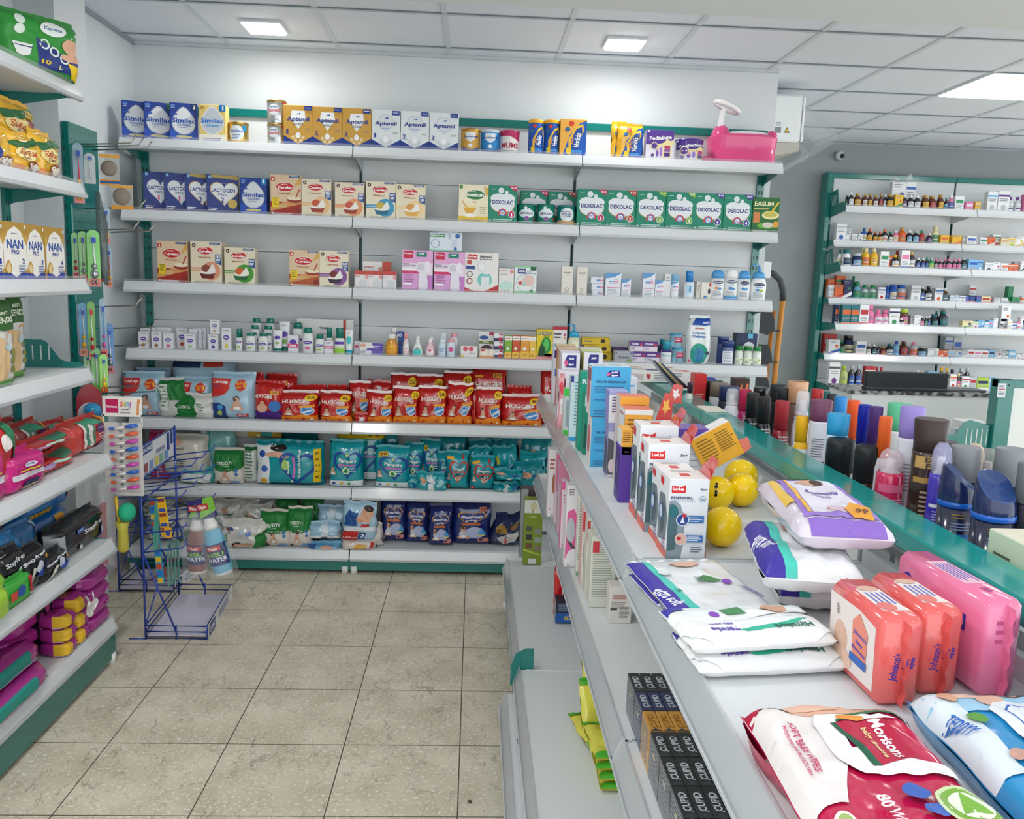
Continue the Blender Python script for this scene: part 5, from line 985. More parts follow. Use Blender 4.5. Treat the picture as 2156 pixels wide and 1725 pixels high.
wide = [('r', .0, .0, .22, 1, 'e9eef0'), ('r', 0, .0, 1, .035, TP), ('r', .0, .955, 1, 1, TP), ('c', .12, .78, .05, '1f4aa0'), ('c', .14, .42, .05, '3f6ab8'), ('c', .14, .12, .05, 'e0a83c'), ('e', .26, .88, .08, .1, 'f0f0ee'), ('e', .36, .90, .12, .08, '1d1714'), ('e', .30, .76, .14, .06, SK), ('e', .42, .72, .1, .06, SK), ('h', .64, .47, .28, .42, '16489c', .2), ('t', 'Pampers', .66, .55, .42, .09, 'eef4f0', -90), ('r', .56, .2, .60, .72, 'c47ac0'), ('d', .45, .5, .06, .1, 'a8cc6a'), ('t', 'aloe', .5, .45, .2, .05, 'e9f2e0', -90), ('r', .87, .1, .97, .9, 'ecc21c'), ('l', .89, .8, .95, 5, .14, '7a6a10'), ('c', .56, .12, .02, 'e0eef0')]
R(soft, 1305, 1900, 815, 'wide teal nappy pack lying sideways with a navy heart @', .12, TP, wide, seed=59, wr=.005, gu=22)
def pp(x0, x1, y, lab, red=False, price=None, s=0, d=.08, wr=.006, **kw): R(soft, x0, x1, y, lab, d, TP, A_pampers(red, price), seed=s, wr=wr, **kw)
R.c = c8
R(soft, 105, 530, 705, 'big teal nappy pack with a yellow band at the back @', .09, TP, [('r', 0, .86, 1, 1, 'e6c21c'), ('t', 'JUMBO OFFER', .42, .945, .3, .03, '7a4a10'), ('t', 'Rs 749', .78, .93, .24, .06, '7a4a10'), ('h', .62, .5, .3, .3, '16489c', .2), ('t', 'Pampers', .62, .6, .44, .08, 'eef4f0'), ('r', .4, .5, .84, .54, 'c47ac0'), ('r', .5, .05, 1, .2, 'dfe8ea')], seed=60, dy=.12)
R(soft, 535, 650, 710, 'narrow teal pack at the back beside the yellow banded one @', .05, '0f7f8ag', [('h', .5, .5, .4, .4, '16489c', .2)], seed=61, dy=.12)
pp(48, 345, 805, 'teal nappy pack with a navy heart and side print, leftmost upright @', s=62)
pp(455, 755, 855, 'teal nappy pack with a standing child and navy heart @', price='20', s=63)
pp(700, 870, 830, 'teal pack behind the standing child pack @', s=64, dy=.06)
pp(845, 1030, 795, 'teal pack standing at the back with navy heart @', s=65, dy=.10, price='349')
R(soft, 740, 850, 1100, 'small teal packet lying beside the standing child pack @', .05, TP, [('p', [(.2, .1), (.8, .3), (.6, .5)], '1f4aa0')], seed=66, wr=.01)
R(soft, 820, 1070, 1075, 'small teal packet fallen over the shelf edge @', .05, TP, [('r', .4, 0, .6, 1, 'dfe6e8'), ('c', .2, .6, .1, SK), ('r', .7, .3, .9, .7, '9fd0d4')], seed=67, wr=.012, dy=-.03, rot=-8)
pp(1000, 1090, 905, 'narrow teal pack with a child in white @', s=68, dy=.045)
pp(1075, 1275, 900, 'teal nappy pack with a red heart, left one @', red=True, s=69)
pp(1285, 1500, 940, 'teal nappy pack with a red heart, right one @', red=True, s=70)
R(soft, 1025, 1250, 755, 'dark teal packet on top of the packs behind the red hearts @', .07, '0d7c86g', (), seed=71, dy=.11, wr=.010)
for k, (x0, x1, y, dy_, l) in enumerate(((1260, 1460, 800, .14, 'first'), (1265, 1470, 865, .07, 'second'), (1480, 1700, 782, .15, 'third'), (1475, 1690, 850, .08, 'fourth'), (1735, 1990, 770, .15, 'fifth'), (1730, 1960, 905, .08, 'sixth'), (1660, 1920, 990, .03, 'seventh'))):
    R(soft, x0, x1, y, 'crumpled teal packet in the right heap, %s from its upper left @' % l, .07, ('0f8894g', TP)[k % 2], [('p', [(.3, .5), (.6, .35), (.95, .6), (.9, .7), (.6, .45), (.35, .6)], '1a4a9c'), ('r', .12, .6, .25, .8, 'd8c43c')] if k % 2 else [('e', .4, .6, .14, .16, SK), ('r', .6, .5, .9, .6, '1a4a9c')], seed=72+k, wr=.014, dy=dy_)
h = .06
R(soft, 1485, 1700, 1180, 'small teal packet lying lowest at the front edge @', .10, TP, [('r', .4, 0, .6, 1, 'dfe6e8'), ('c', .85, .7, .08, '3f6ab8')], seed=80, wr=.010, dy=-.035)
R(soft, 1495, 1740, 1065, 'small teal packet with a white seam stacked at the front edge @', .10, TP, [('r', .42, 0, .58, .4, 'dfe6e8'), ('e', .25, .75, .16, .14, SK), ('r', .6, .6, .85, .8, '1a4a9c')], seed=81, wr=.010, dy=-.035, lift=.055)
# ================================================================== base shelf
c9, c10 = (380, 1020, 4.146), (700, 1000, 4.146)
R = Row(BZ[6], 3.80, c9, 'nappy packs on the lowest back shelf', 'lowest back shelf')
def td(x0, x1, y, lab, s, **kw): R(soft, x0, x1, y, lab, .08, 'ddd5cag', A_teddyy(), seed=s, wr=.006, **kw)
for k, (x0, x1, y, dy_, wd_) in enumerate(((-160, 260, 60, .17, .07), (300, 700, 80, .17, .07), (450, 850, 40, .18, .05), (60, 330, 150, .10, .07), (270, 640, 150, .10, .07), (520, 800, 190, .09, .05), (-330, -60, 120, .12, .07), (-300, 80, 240, .05, .08))):
    R(soft, x0, x1, y, 'grey and white nappy bag slumped in the left heap, %s @' % ('upper left', 'upper middle', 'topmost', 'middle left', 'centre', 'right edge', 'far left', 'low left')[k], wd_, 'cbcbc3g', [('p', [(.7, 0), (1, 0), (1, .5), (.8, .3)], '1f6a34'), ('l', .1, .7, .6, 3, .12, '6a8a70'), ('t', 'TEDDYY', .4, .4, .4, .1, '2a6a3c', 8), ('e', .3, .8, .1, .08, SK)], seed=90+k, wr=.022, dy=dy_, gu=20, gv=18)
R(soft, 330, 725, 350, 'white nappy bag with green print fallen forward on the left @', .12, 'd9d7cfg', [('p', [(.78, .1), (1, .0), (1, .7), (.82, .6)], '1c7a36'), ('t', 'TEDDYY', .16, .5, .5, .13, '2a7a3c', 75), ('c', .48, .66, .07, 'bfcfe2'), ('c', .66, .62, .06, '7a9ad0'), ('e', .4, .22, .1, .09, HR), ('e', .4, .19, .085, .08, SK), ('e', .58, .2, .2, .06, SK), ('r', .12, .78, .2, .9, 'b03a44'), ('r', .22, .78, .3, .9, '4a5a9a')], seed=101, wr=.012, dy=-.05, gu=20)
td(820, 1030, 130, 'cream and green pack standing at the back, left one @', 102, dy=.12)
td(1040, 1240, 130, 'cream and green pack standing at the back, right one @', 103, dy=.12)
td(695, 945, 255, 'cream and green pack with a lying baby, front left @', 104)
td(925, 1140, 235, 'cream and green pack with a crawling baby, front right @', 105)
R(soft, 1215, 1480, 160, 'grey and blue pack leaning at the back @', .07, 'b9c6ceg', [('r', .4, .8, .6, .95, '1a1f26'), ('r', .4, 0, .6, .7, 'dfe4e6')], seed=106, dy=.12)
R(soft, 1190, 1450, 220, 'light blue pack lying between the green and red ones @', .08, '9ec2d6g', [('r', .4, 0, .6, 1, 'd4dfe6')], seed=107, dy=.07, wr=.01)
R(soft, 1110, 1390, 365, 'light blue pack with a black label lying in front @', .10, 'a4c8dcg', [('r', .45, .3, .65, 1, 'd8e2e8'), ('r', 0, 0, 1, .28, 'e2e4e6'), ('r', .42, .05, .62, .24, '1a1f26')], seed=108, dy=-.02, wr=.008, lift=.045)
R(soft, 1105, 1385, 545, 'flat light blue packet under the black label one @', .10, '6fb0d2g', [('e', .6, .6, .2, .35, SK), ('r', 0, 0, .25, 1, '2f5a9c')], seed=109, dy=-.03, wr=.004, q_=3)
R(soft, 1480, 1700, 120, 'dark red pack sticking up behind the light blue baby pack @', .07, '9c1f20g', [('r', .6, .6, 1, 1, '23508c')], seed=110, dy=.10)
R(soft, 1410, 1705, 185, 'light blue and red packet with a lying baby @', .07, 'a9cbdeg', [('e', .75, .78, .18, .16, SK), ('e', .78, .9, .14, .08, HR), ('e', .62, .62, .22, .1, SK), ('p', [(.02, .45), (.42, .45), (.5, .8), (.2, .85)], '1f4f94'), ('r', .0, .05, .48, .3, 'c02a26'), ('t', 'LuvLap', .26, .12, .4, .06, 'f4e9e4'), ('r', .5, .08, .7, .26, '23508c'), ('t', '3', .62, .17, .1, .1, 'ffffff'), ('r', 0, .31, 1, .42, 'dfe6ea'), ('r', .56, .42, .8, .5, 'c02a26')], seed=111, wr=.010, lift=.035, dy=-.01)
R(soft, 1395, 1700, 505, 'white and amber packet lying flat under the baby packet @', .11, 'd9cfc4g', [('r', .4, .2, .75, .7, 'd8a84a'), ('r', .85, .3, .95, .9, 'c03a34')], seed=112, wr=.006, dy=-.03)
R(soft, 1630, 1760, 375, 'red and white crumpled packet behind the baby packet @', .08, 'd8d0ccg', [('r', .1, .2, .6, .5, 'b83a34'), ('e', .5, .75, .2, .15, SK)], seed=113, wr=.014, dy=.03)
R.c = c10; NB = '1a2a6cg'
for k, (x0, x1, y, dy_, pr, l) in enumerate(((418, 645, 215, .10, None, 'leftmost navy nappy pack with a heart badge and child @'), (640, 840, 255, .09, None, 'navy nappy pack with a standing child, second from the left @'), (842, 1045, 290, .05, None, 'short navy nappy pack with a crawling baby @'), (1045, 1385, 260, .08, '399', 'wide navy nappy pack with a small orange price @'))):
    R(soft, x0, x1, y, l, .08, NB, A_poko(pr), seed=120+k, wr=.005, dy=dy_)
R(soft, 1400, 1650, 370, 'crumpled navy nappy packet slumped by the aisle rack @', .09, '1f2c56g', [('p', [(.2, .3), (.5, .1), (1, .2), (1, .5), (.6, .45)], 'c9c4c0'), ('e', .3, .6, .2, .15, 'a8823c'), ('r', .5, .1, .62, .3, 'c02a3a'), ('e', .75, .7, .14, .12, '8a6a3a')], seed=125, wr=.022, dy=.07)
# ================================================================== left rack goods (face +X)
class LRow:
    def __init__(s, z, X, crop, group, where): s.z = z; s.X = X; s.c = crop; s.g = group; s.w = where
    def __call__(s, fn, x0, x1, yt, label, *a, back=0, lift=0, rot=0, k=1, **kw):
        ox, oy, q = s.c; X = s.X-back; x0 = ox+x0/q; x1 = ox+x1/q; yt = oy+yt/q
        p0, p1 = onX(x0, yt+40, X), onX(x1, yt+40, X); t = onX((x0+x1)/2, yt, X)
        w = (p1.y-p0.y)*k; h = t.z-s.z-lift; spec = fn(w, h, *a, **kw)
        lab = label[:-1].strip()+', '+s.w if label.endswith('@') else label
        return place(spec, (X, (p0.y+p1.y)/2, s.z+lift+.0006), math.pi/2+math.radians(rot), lab, s.g, ('x', -1.495))
cL = (0, 0, 3.833)
# big green pack on the top shelf, turned towards the aisle
GN = '2f8f38g'
K = [('r', .0, .0, .44, 1, '2f8f38'), ('e', .62, .80, .16, .12, 'e6ece6'), ('t', 'Karma', .62, .81, .22, .06, '3a6a9a'), ('p', [(.42, .12), (1, .08), (1, .3), (.7, .42), (.42, .62)], '26377c'), ('o', .52, .52, .06, .02, 'dfe8df'), ('o', .63, .42, .06, .02, 'dfe8df'), ('o', .75, .33, .06, .02, 'dfe8df'), ('e', .86, .55, .12, .14, SK), ('e', .84, .36, .14, .06, SK), ('p', [(.78, .28), (1, .24), (1, .0), (.88, .04)], 'ecc81c'), ('t', '10', .52, .22, .12, .07, 'ecc81c'), ('t', 'L', .7, .17, .04, .07, 'e6dc9a'), ('c', .22, .85, .06, 'd9e6d9'), ('c', .22, .68, .06, 'd9e6d9'), ('p', [(.12, .46), (.36, .46), (.32, .28), (.24, .24), (.16, .28)], 'e6e9e6'), ('r', .12, .4, .36, .42, '3a4a6a'), ('t', 'L', .16, .1, .05, .07, 'd9e04a')]
place(soft(.235, .165, .11, GN, K, seed=201, wr=.004, q_=6, p=7, gu=20, gv=16), (-1.285, 2.70, LZ[0]+.001), math.radians(52), 'large bright green nappy pack on the top left shelf')
place(soft(.2, .2, .12, '2c7a98g', (), seed=202), (-1.27, 2.10, LZ[0]+.001), math.radians(80), 'blue pack cut by the frame at the left end of the top shelf')
R = LRow(LZ[1], -1.30, cL, 'oats pouches on the second left shelf', 'second left shelf')
YO = [('p', [(.0, .75), (.9, .95), (1, .8), (.1, .6)], '2c6a3c'), ('e', .5, .52, .4, .16, 'f6e6a0'), ('t', 'Saffola', .5, .55, .6, .14, 'c8502c'), ('t', 'Oats', .5, .43, .34, .08, '8a3a2c'), ('e', .68, .2, .24, .16, '8a4a2c'), ('h', .68, .2, .2, .13, 'efe9dc'), ('r', .1, .08, .3, .2, 'e2862c')]
YC = 'eab72cg'
R(soft, -120, 130, 1050, 'yellow oats pouch cut by the frame at the left @', .07, YC, [('r', .1, .2, .5, .6, '3a4a9a')]+YO[4:6], seed=203, wr=.008)
R(soft, 20, 310, 830, 'yellow oats pouch marked FREE leaning on top of the others @', .06, YC, YO[:4]+[('r', .62, .74, .95, .88, 'e8cc3c'), ('t', 'FREE', .78, .81, .28, .08, '7a3a1c'), ('r', .7, .6, .98, .72, '9a4a3a')], seed=204, wr=.009, back=.07, lift=.07)
R(soft, 110, 335, 1100, 'yellow oats pouch in the middle, its top folded over @', .07, YC, YO, seed=205, wr=.010)
R(soft, 325, 500, 1095, 'yellow oats pouch at the right with a heart bowl picture @', .07, YC, YO, seed=206, wr=.008)
cM = (0, 420, 3.75)
R = LRow(LZ[2], -1.285, cM, 'gold topped cartons on the third left shelf', 'third left shelf')
def A_nan(n): return [('r', 0, 0, 1, .12, '1c3a9c'), ('p', [(0, 1), (1, 1), (1, .78), (.5, .92), (0, .78)], 'b58e3c'), ('p', [(0, .2), (.5, .04), (1, .2), (1, .6), (.78, .84), (.5, .93), (.22, .84), (0, .6)], 'efece4'), ('t', 'NAN', .5, .62, .72, .16, '1c4a9c'), ('t', 'PRO', .5, .48, .34, .08, '1c3a8c'), ('l', .35, .8, .65, 1, .04, '8a94a8'), ('d', .18, .2, .14, .1, 'c79a3c'), ('d', .18, .19, .09, .07, 'e6d09a'), ('t', n, .84, .32, .1, .1, '1c3a9c'), ('l', .62, .24, .92, 3, .05, '6a7aa8'), ('r', .9, .9, .97, .96, 'f0f0ea')]
for k, (x0, x1, y) in enumerate(((-150, 20, 172), (22, 205, 180), (206, 348, 205), (362, 506, 225))):
    R(ctn, x0, x1-2, y, ('gold and white carton cut by the frame at the left', 'gold and white carton with a large two', 'gold and white carton with a large three', 'gold and white carton with a large four')[k]+' @', 'c09a4a', A_nan('1234'[k]), d=.06)
R = LRow(LZ[3], -1.30, cM, 'puff snack bags on the fourth left shelf', 'fourth left shelf')
PF = [('r', 0, .66, 1, 1, '33622c'), ('t', 'BEST', .6, .86, .3, .035, 'd9dcc8'), ('t', 'FRIENDS', .5, .78, .8, .07, 'e9ecd8'), ('e', .45, .3, .22, .28, 'd9b88a'), ('e', .4, .48, .14, .1, 'd9b88a'), ('r', 0, 0, 1, .08, '5a9a3c'), ('c', .8, .2, .07, '8a8a3c'), ('c', .8, .3, .07, '8a8a3c'), ('c', .8, .4, .07, '8a8a3c'), ('o', .75, .56, .14, .03, 'e09a4a'), ('e', .65, .47, .12, .05, 'b9ccd0')]
R(soft, 10, 212, 745, 'white and green animal puffs bag standing at the right @', .05, 'e0dfd6g', PF, seed=210, wr=.004, back=.03)
R(soft, -130, 130, 800, 'white and green animal puffs bag in front, cut by the frame @', .05, 'e0dfd6g', PF, seed=211, wr=.004, back=-.04)
cN = (0, 840, 4.793)
R = LRow(LZ[4], -1.25, cN, 'pad packs on the fifth left shelf', 'fifth left shelf')
RP, MP = 'c02a2cg', 'cf1f80g'
A_ult = [('p', [(.3, .98), (.7, 1), (.9, .8), (.5, .85)], '3aa080'), ('r', .3, .2, .36, .95, 'e3d9d6'), ('r', .36, .25, .58, .92, '3a8a6a')]+[('c', .47, .34+.14*i, .05, 'e6e0dc') for i in range(4)]+[('e', .78, .68, .15, .14, '5a2f78'), ('t', 'whisper', .78, .69, .24, .05, 'e9e0ee'), ('l', .65, .5, .95, 2, .08, 'e9c0b8'), ('c', .9, .85, .07, 'e8a02c'), ('e', .8, .12, .14, .12, 'b9a0cc')]
R(soft, 720, 1112, 225, 'large red pad bag in clear film beside the brush cards @', .10, 'c9423cg', A_ult, seed=220, wr=.005, back=.02)
R(soft, 455, 790, 260, 'red pad bag in clear film, second from the right, back row @', .09, 'b8403cg', A_ult, seed=221, wr=.006, back=.10)
R(soft, 160, 500, 262, 'red pad bag in clear film, third from the right, back row @', .09, 'a8403cg', A_ult, seed=222, wr=.006, back=.12)
R(soft, -40, 270, 250, 'dull red pad bag at the back left @', .08, 'a03c3ag', (), seed=223, wr=.008, back=.16)
R(soft, -180, 190, 280, 'red pad bag with a white corner at the far left @', .09, RP, [('p', [(.6, 1), (.9, .4), (1, .6), (.8, 1)], '2a7a54'), ('e', .6, .75, .12, .12, 'e6dcd8'), ('l', .4, .3, .8, 2, .06, 'e0a098')], seed=224, wr=.008, back=-.01)
A_r = [('p', [(.55, 1), (1, 1), (1, .82), (.6, .85)], '2f8a6c'), ('e', .55, .7, .2, .12, 'bfe0cc'), ('e', .3, .55, .16, .14, 'b9a0cc'), ('r', .4, .08, .75, .16, 'e6d6d2')]
R(soft, 280, 780, 425, 'upper of two flat red pad packs with green corners @', .12, RP, A_r, seed=225, wr=.008, lift=.075)
R(soft, 370, 825, 590, 'lower of two flat red pad packs with green corners @', .12, RP, A_r, seed=226, wr=.006)
A_s = [('e', .5, .72, .16, .07, 'e6e2ee'), ('t', 'Sofy', .5, .72, .22, .07, '2a3a9a'), ('r', .25, .56, .75, .60, 'e8d42c'), ('r', .1, .38, .85, .52, 'd8d0dc'), ('r', .3, .12, .68, .3, '2c2c5a'), ('r', .3, .1, .68, .14, 'e0dca0')]
R(soft, 95, 500, 560, 'magenta pad cube in front with a small white badge @', .12, MP, A_s, seed=227, wr=.004, p=9, q_=9, back=-.03)
R(soft, -300, 85, 560, 'magenta pad cube cut by the frame at the left @', .12, MP, A_s, seed=228, wr=.004, p=9, q_=9, back=-.03)
R = LRow(LZ[5], -1.25, cN, 'pad packs on the sixth left shelf', 'sixth left shelf')
BP, KP = '1f6fb4g', '1b1c22g'
A_b = [('t', 'Stayfree', .35, .55, .5, .12, '5a9ad0'), ('r', .62, .6, .8, .9, 'ecae3c'), ('p', [(.85, .3), (1, .35), (1, .7), (.88, .65)], 'b83a6a')]
R(soft, 215, 760, 1190, 'lower large blue pad pack with a yellow flash @', .10, BP, A_b, seed=230, wr=.004, back=.10)
hb_ = .115
R(soft, 215, 755, 915, 'upper large blue pad pack under the shelf above @', .10, BP, A_b+[('r', .1, .15, .5, .32, 'e0b83c'), ('t', 'SAVE 27', .3, .235, .34, .1, '8a3a1c')], seed=231, wr=.004, back=.10, lift=hb_)
R(soft, 590, 1080, 1215, 'long black pad pack with white lettering at the shelf end @', .10, KP, [('t', 'Stayfree', .72, .58, .44, .2, 'eef0f4', 4), ('r', .35, .62, .5, .76, '1f4fb4'), ('t', '7 PADS', .425, .69, .12, .08, 'dfe6f2'), ('p', [(.8, 0), (1, .1), (1, .5), (.9, .4)], '2a4ac0'), ('e', .92, .3, .05, .16, 'dfe6f6'), ('e', .95, .75, .05, .05, 'e8a83c'), ('r', 0, .1, .12, .8, 'b9bcc4'), ('c', .42, .14, .03, 'e6e6ea')], seed=232, wr=.003, p=9, q_=8, gu=20)
R(soft, 100, 430, 1300, 'blue pad pack in clear film behind the black ones @', .07, '2a6ea8g', [('r', .4, .3, .75, .6, '7aa8cc'), ('r', .9, 0, 1, 1, 'b9c4cc')], seed=233, wr=.008, back=.05)
R(soft, -90, 160, 1390, 'bright blue pad pack, left of two in the middle row @', .08, '2a86c8g', [('t', 'Stayfree', .5, .5, .5, .16, '7ab8e0')], seed=234, wr=.006, back=.03)
R(soft, 60, 270, 1400, 'bright blue pad pack, right of two in the middle row @', .08, '2a86c8g', [('t', 'Stayfree', .5, .5, .5, .16, '7ab8e0')], seed=235, wr=.006, back=.02)
A_k = [('t', 'Stayfree', .5, .8, .7, .12, 'e0e4ea', 4), ('p', [(.1, .0), (.22, .0), (.5, .55), (.4, .6)], 'd9d9cc'), ('c', .6, .55, .1, 'cfd6e6'), ('p', [(.5, .35), (.9, .6), (.8, .2)], '2a4ab0'), ('c', .85, .7, .04, 'e8a83c')]
for k, (x0, x1, y, bk) in enumerate(((-180, 120, 1525, .0), (20, 310, 1540, -.02), (190, 520, 1530, -.03), (440, 735, 1570, -.04))):
    R(soft, x0, x1, y, 'small black pad pack in front, %s @' % ('first from the frame edge', 'second from the frame edge', 'third from the frame edge', 'nearest the shelf end')[k], .075, KP, A_k, seed=236+k, wr=.003, back=bk)
cP = (0, 1150, 3.52)
R.c = cP
R(soft, 5, 275, 262, 'bright green pad pack with a red tab lying by the shelf edge @', .05, '3aa83cg', [('r', .8, .3, .95, .9, 'c8283a'), ('r', .25, .4, .45, .7, 'd84a3c'), ('e', .55, .6, .12, .2, '2a5aa8'), ('r', .1, .04, .95, .14, 'e0e8dc')], seed=241, wr=.003, back=-.05)
R(soft, -120, 75, 240, 'lime green pad pack cut by the frame, upper one @', .05, '8ac83cg', [('e', .6, .6, .2, .2, '2a5aa8')], seed=242, wr=.003, back=-.03)
R(soft, -150, 110, 385, 'lime green pad pack cut by the frame at the shelf edge @', .05, 'a3d03cg', (), seed=243, wr=.003, back=-.06)
# base shelf stacks
R = LRow(LZ[6], -1.22, cP, 'magenta pad packs stacked on the lowest left shelf', 'lowest left shelf')
PM = 'ad2f8eg'
def stack(x0, x1, rows, what, art, back, d=.09, hh=.042, col=PM, s0=250):
    p0, p1 = onX(x0/3.52, 1380, -1.22-back), onX(x1/3.52, 1380, -1.22-back)
    for k in range(rows):
        n, c, P = soft(p1.y-p0.y, hh-.001, d, col if not callable(col) else col(k), art(k), seed=s0+k, wr=.002, p=8, q_=5, gu=12, gv=8, seal=.0)
        thing(n, 'magenta pad pack in the %s, %s' % (what, ('lowest', 'second from the bottom', 'third from the bottom', 'fourth from the bottom', 'topmost')[k if k < rows-1 else 4] if rows > 1 else 'single'), c, P, (-1.22-back, (p0.y+p1.y)/2, LZ[6]+.001+k*hh), math.pi/2, R.g)
tealtop = lambda k: [('r', 0, .0, .75, .28, 'a32f86'), ('r', 0, .28, .76, .92, '1f8f84'), ('r', 0, .25, 1, .29, 'd9c9d4'), ('r', .3, .08, .45, .2, 'c9b8c4')]
stack(-190, 395, 1, 'front left stack with a teal label, lower', tealtop, -.02, hh=.052, s0=250)
p0, p1 = onX(-150/3.52, 1380, -1.24), onX(330/3.52, 1380, -1.24)
n, c, P = soft(p1.y-p0.y, .055, .09, PM, tealtop(0), seed=252, wr=.002, p=8, q_=5, gv=8, seal=0)
thing(n, 'magenta pad pack with a teal label lying second from the bottom at the frame edge', c, P, (-1.24, (p0.y+p1.y)/2, LZ[6]+.054), math.pi/2, R.g)
blk = lambda k: [('r', .45, 0, 1, 1, '211a26')]+[('c', .55+.12*i, .3+.4*((i+k) % 2), .05, 'c8509c') for i in range(4)]+([('r', .0, .1, .4, .4, 'c4c0c4')] if k == 3 else [])
stack(100, 480, 4, 'stack with black flowered ends', blk, .085, hh=.052, s0=260)
yel = lambda k: [('r', .0, .15, .42, .95, 'e6b82c'), ('r', 0, .05, 1, .12, 'd9c9d4')]+[('c', .6+.1*i, .6, .03, 'd070b8') for i in range(4)]
stack(500, 590, 3, 'short stack with yellow labels', yel, .0, hh=.045, s0=270)
stack(470, 655, 5, 'tall back stack with yellow labels', yel, .095, hh=.047, s0=280)
stack(595, 690, 3, 'middle stack with yellow labels', yel, .0, hh=.052, s0=290)
tis = lambda k: [('c', .7+.1*i, .5, .04, 'd070b8') for i in range(3)]
stack(693, 845, 4, 'end stack beside the shelf corner', tis, .0, hh=.048, s0=300)
S_ = B().surf(lambda u, v, o: (.0+.05*(u-.5)+.012*math.sin(9*v+4*u), -.012-.01*math.sin(7*u+3*v), .06*v+.012*math.sin(8*u)), 12, 10, 'e9e7e6')
S_.build('tissue', None, (-1.20, 2.63, LZ[6]+.10), math.pi/2); o = bpy.data.objects['tissue']; tag(o, 'crumpled white tissue sticking out of the end stack of magenta packs', 'tissue')
# ================================================================== hooks, brush cards and hanging goods on the pegboard
def hook(z, y, L=.215, lab=''):
    b = B().tube([(-1.419, y, z), (-1.419+L*.9, y, z+.012), (-1.419+L, y, z+.04)], .0028, 'a9a79cm', 6)
    return tag(b.build('peg_hook'), lab, 'hook', 'wire hooks on the teal pegboard')
HY = (3.17, 3.24, 3.32)
def zpx(y, Y): return onY(200, y, Y).z
hk = [(306, 0, 'top row, nearest'), (310, 1, 'top row, middle'), (316, 2, 'top row, farthest'), (440, 1, 'above the green brush cards'), (487, 0, 'over the green brush cards, nearest'), (490, 2, 'over the green brush cards, farthest'), (648, 0, 'above the lower brush cards, nearest'), (692, 2, 'above the lower brush cards, farthest'), (730, 1, 'lowest middle one'), (818, 0, 'just above the blue rattle card'), (828, 2, 'behind the blue rattle card')]
for y, i, l in hk: hook(zpx(y, HY[i]), HY[i], lab='thin wire peg hook on the teal board, '+l)
def blister(x0, x1, y0, y1, Y, lab, card, handle, fig=None, rz=70, bh=None, group='toothbrush cards on the pegboard'):
    a, b_ = onY(x0, y0, Y), onY(x1, y1, Y); w = (b_.x-a.x)/math.cos(math.radians(28)); h = a.z-b_.z; cx = (a.x+b_.x)/2
    c = B(); n = 10; P = []
    for i in range(n+1):
        t = math.pi*i/n; P.append((w/2*math.cos(t), h-w*.5+w*.5*math.sin(t)))
    P += [(-w/2, 0), (w/2, 0)]
    c.prism(P, 1, -.0015, 0, card)
    c.box(-w*.46, w*.46, -.0022, -.0016, 0, h*.14, 'c8402cg' if fig else card)
    t = B(); t.tube([(0, -.009, h*.78), (0, -.012, h*.6), (w*.06, -.011, h*.45), (0, -.010, h*.15)], [w*.05, w*.05, w*.08, w*.1], handle, 8)
    t.box(-w*.16, w*.16, -.014, -.006, h*.76, h*.88, 'f0f0ee'); t.box(-w*.16, w*.16, -.022, -.014, h*.77, h*.87, bh or '2a5ab8')
    ps = [('card', c), ('toothbrush', t)]
    if fig:
        g = B(); g.ball((0, -.012, h*.36), w*.22, .012, w*.26, fig); g.ball((0, -.012, h*.22), w*.3, .013, w*.4, fig); g.ball((-w*.14, -.012, h*.08), w*.1, .01, w*.2, fig); g.ball((w*.14, -.012, h*.08), w*.1, .01, w*.2, fig); ps.append(('figure_handle', g, 1) if 0 else ('figure_handle', g))
    return thing('toothbrush_pack', lab, 'toothbrush pack', ps, (cx, Y-.012, b_.z), math.radians(28), group)
BL = 'a9c4d6k'; LG = '5fb83ck'
blister(157, 180, 302, 429, 3.14, 'toothbrush card with a red giraffe brush, top left of the pegboard', BL, 'd8304cp', 'e8b43cp')
blister(181, 203, 323, 388, 3.15, 'short clear pack hanging beside the red giraffe brush card', 'c9cfcfk', 'c9d0d4p')
for k, (x0, x1) in enumerate(((154, 169), (169, 187), (187, 214))):
    blister(x0, x1, 490-3*k, 586+9*k, 3.15-.012*k, 'lime green toothbrush card, %s of three side by side' % ('leftmost', 'middle', 'rightmost')[k], '5fc23cg', 'eeeeeep', 'c8283ap' if k == 0 else 'b4b8bcm')
blister(217, 235, 435, 513, 3.22, 'red and yellow giraffe toothbrush beside the steel scrubbers', BL, 'd8203cp', 'eeb43cp')
blister(214, 224, 520, 594, 3.20, 'narrow green giraffe toothbrush card beside the lime cards', '4a8a3ck', 'd8502cp', 'e0a02cp')
blister(225, 239, 516, 605, 3.24, 'narrow red giraffe toothbrush card, farthest right of the middle row', BL, 'c8202cp', 'e8a83cp')
blister(164, 173, 640, 747, 3.15, 'grey edge-on toothbrush card, lower left', 'a9b4b8k', 'c8c8c8p')
blister(169, 188, 637, 750, 3.14, 'blue toothbrush card with a yellow figure, lower left', '6ab0dck', 'f0e9d8p', 'f0c01cp')
blister(187, 205, 635, 757, 3.13, 'green toothbrush card with a red figure, lower middle', '8ac85ck', 'f2f2eep', 'd0283cp', bh='c83a3a')
blister(212, 229, 628, 752, 3.18, 'pale toothbrush card with a sky blue and pink brush', BL, '3aa0e0p', 'e0449ap')
blister(224, 243, 680, 786, 3.22, 'blue toothbrush card with a silver figure, lower right', '5a9ad8k', 'e8e8e8p', 'a8a8acm')
blister(180, 196, 747, 790, 3.15, 'green toothbrush card peeking below the yellow figure card', '6ab83cg', 'eeeeeep')
blister(196, 215, 732, 822, 3.13, 'bright green toothbrush card behind the yellow figure one, low', '5ab03cg', 'eeeeeep')
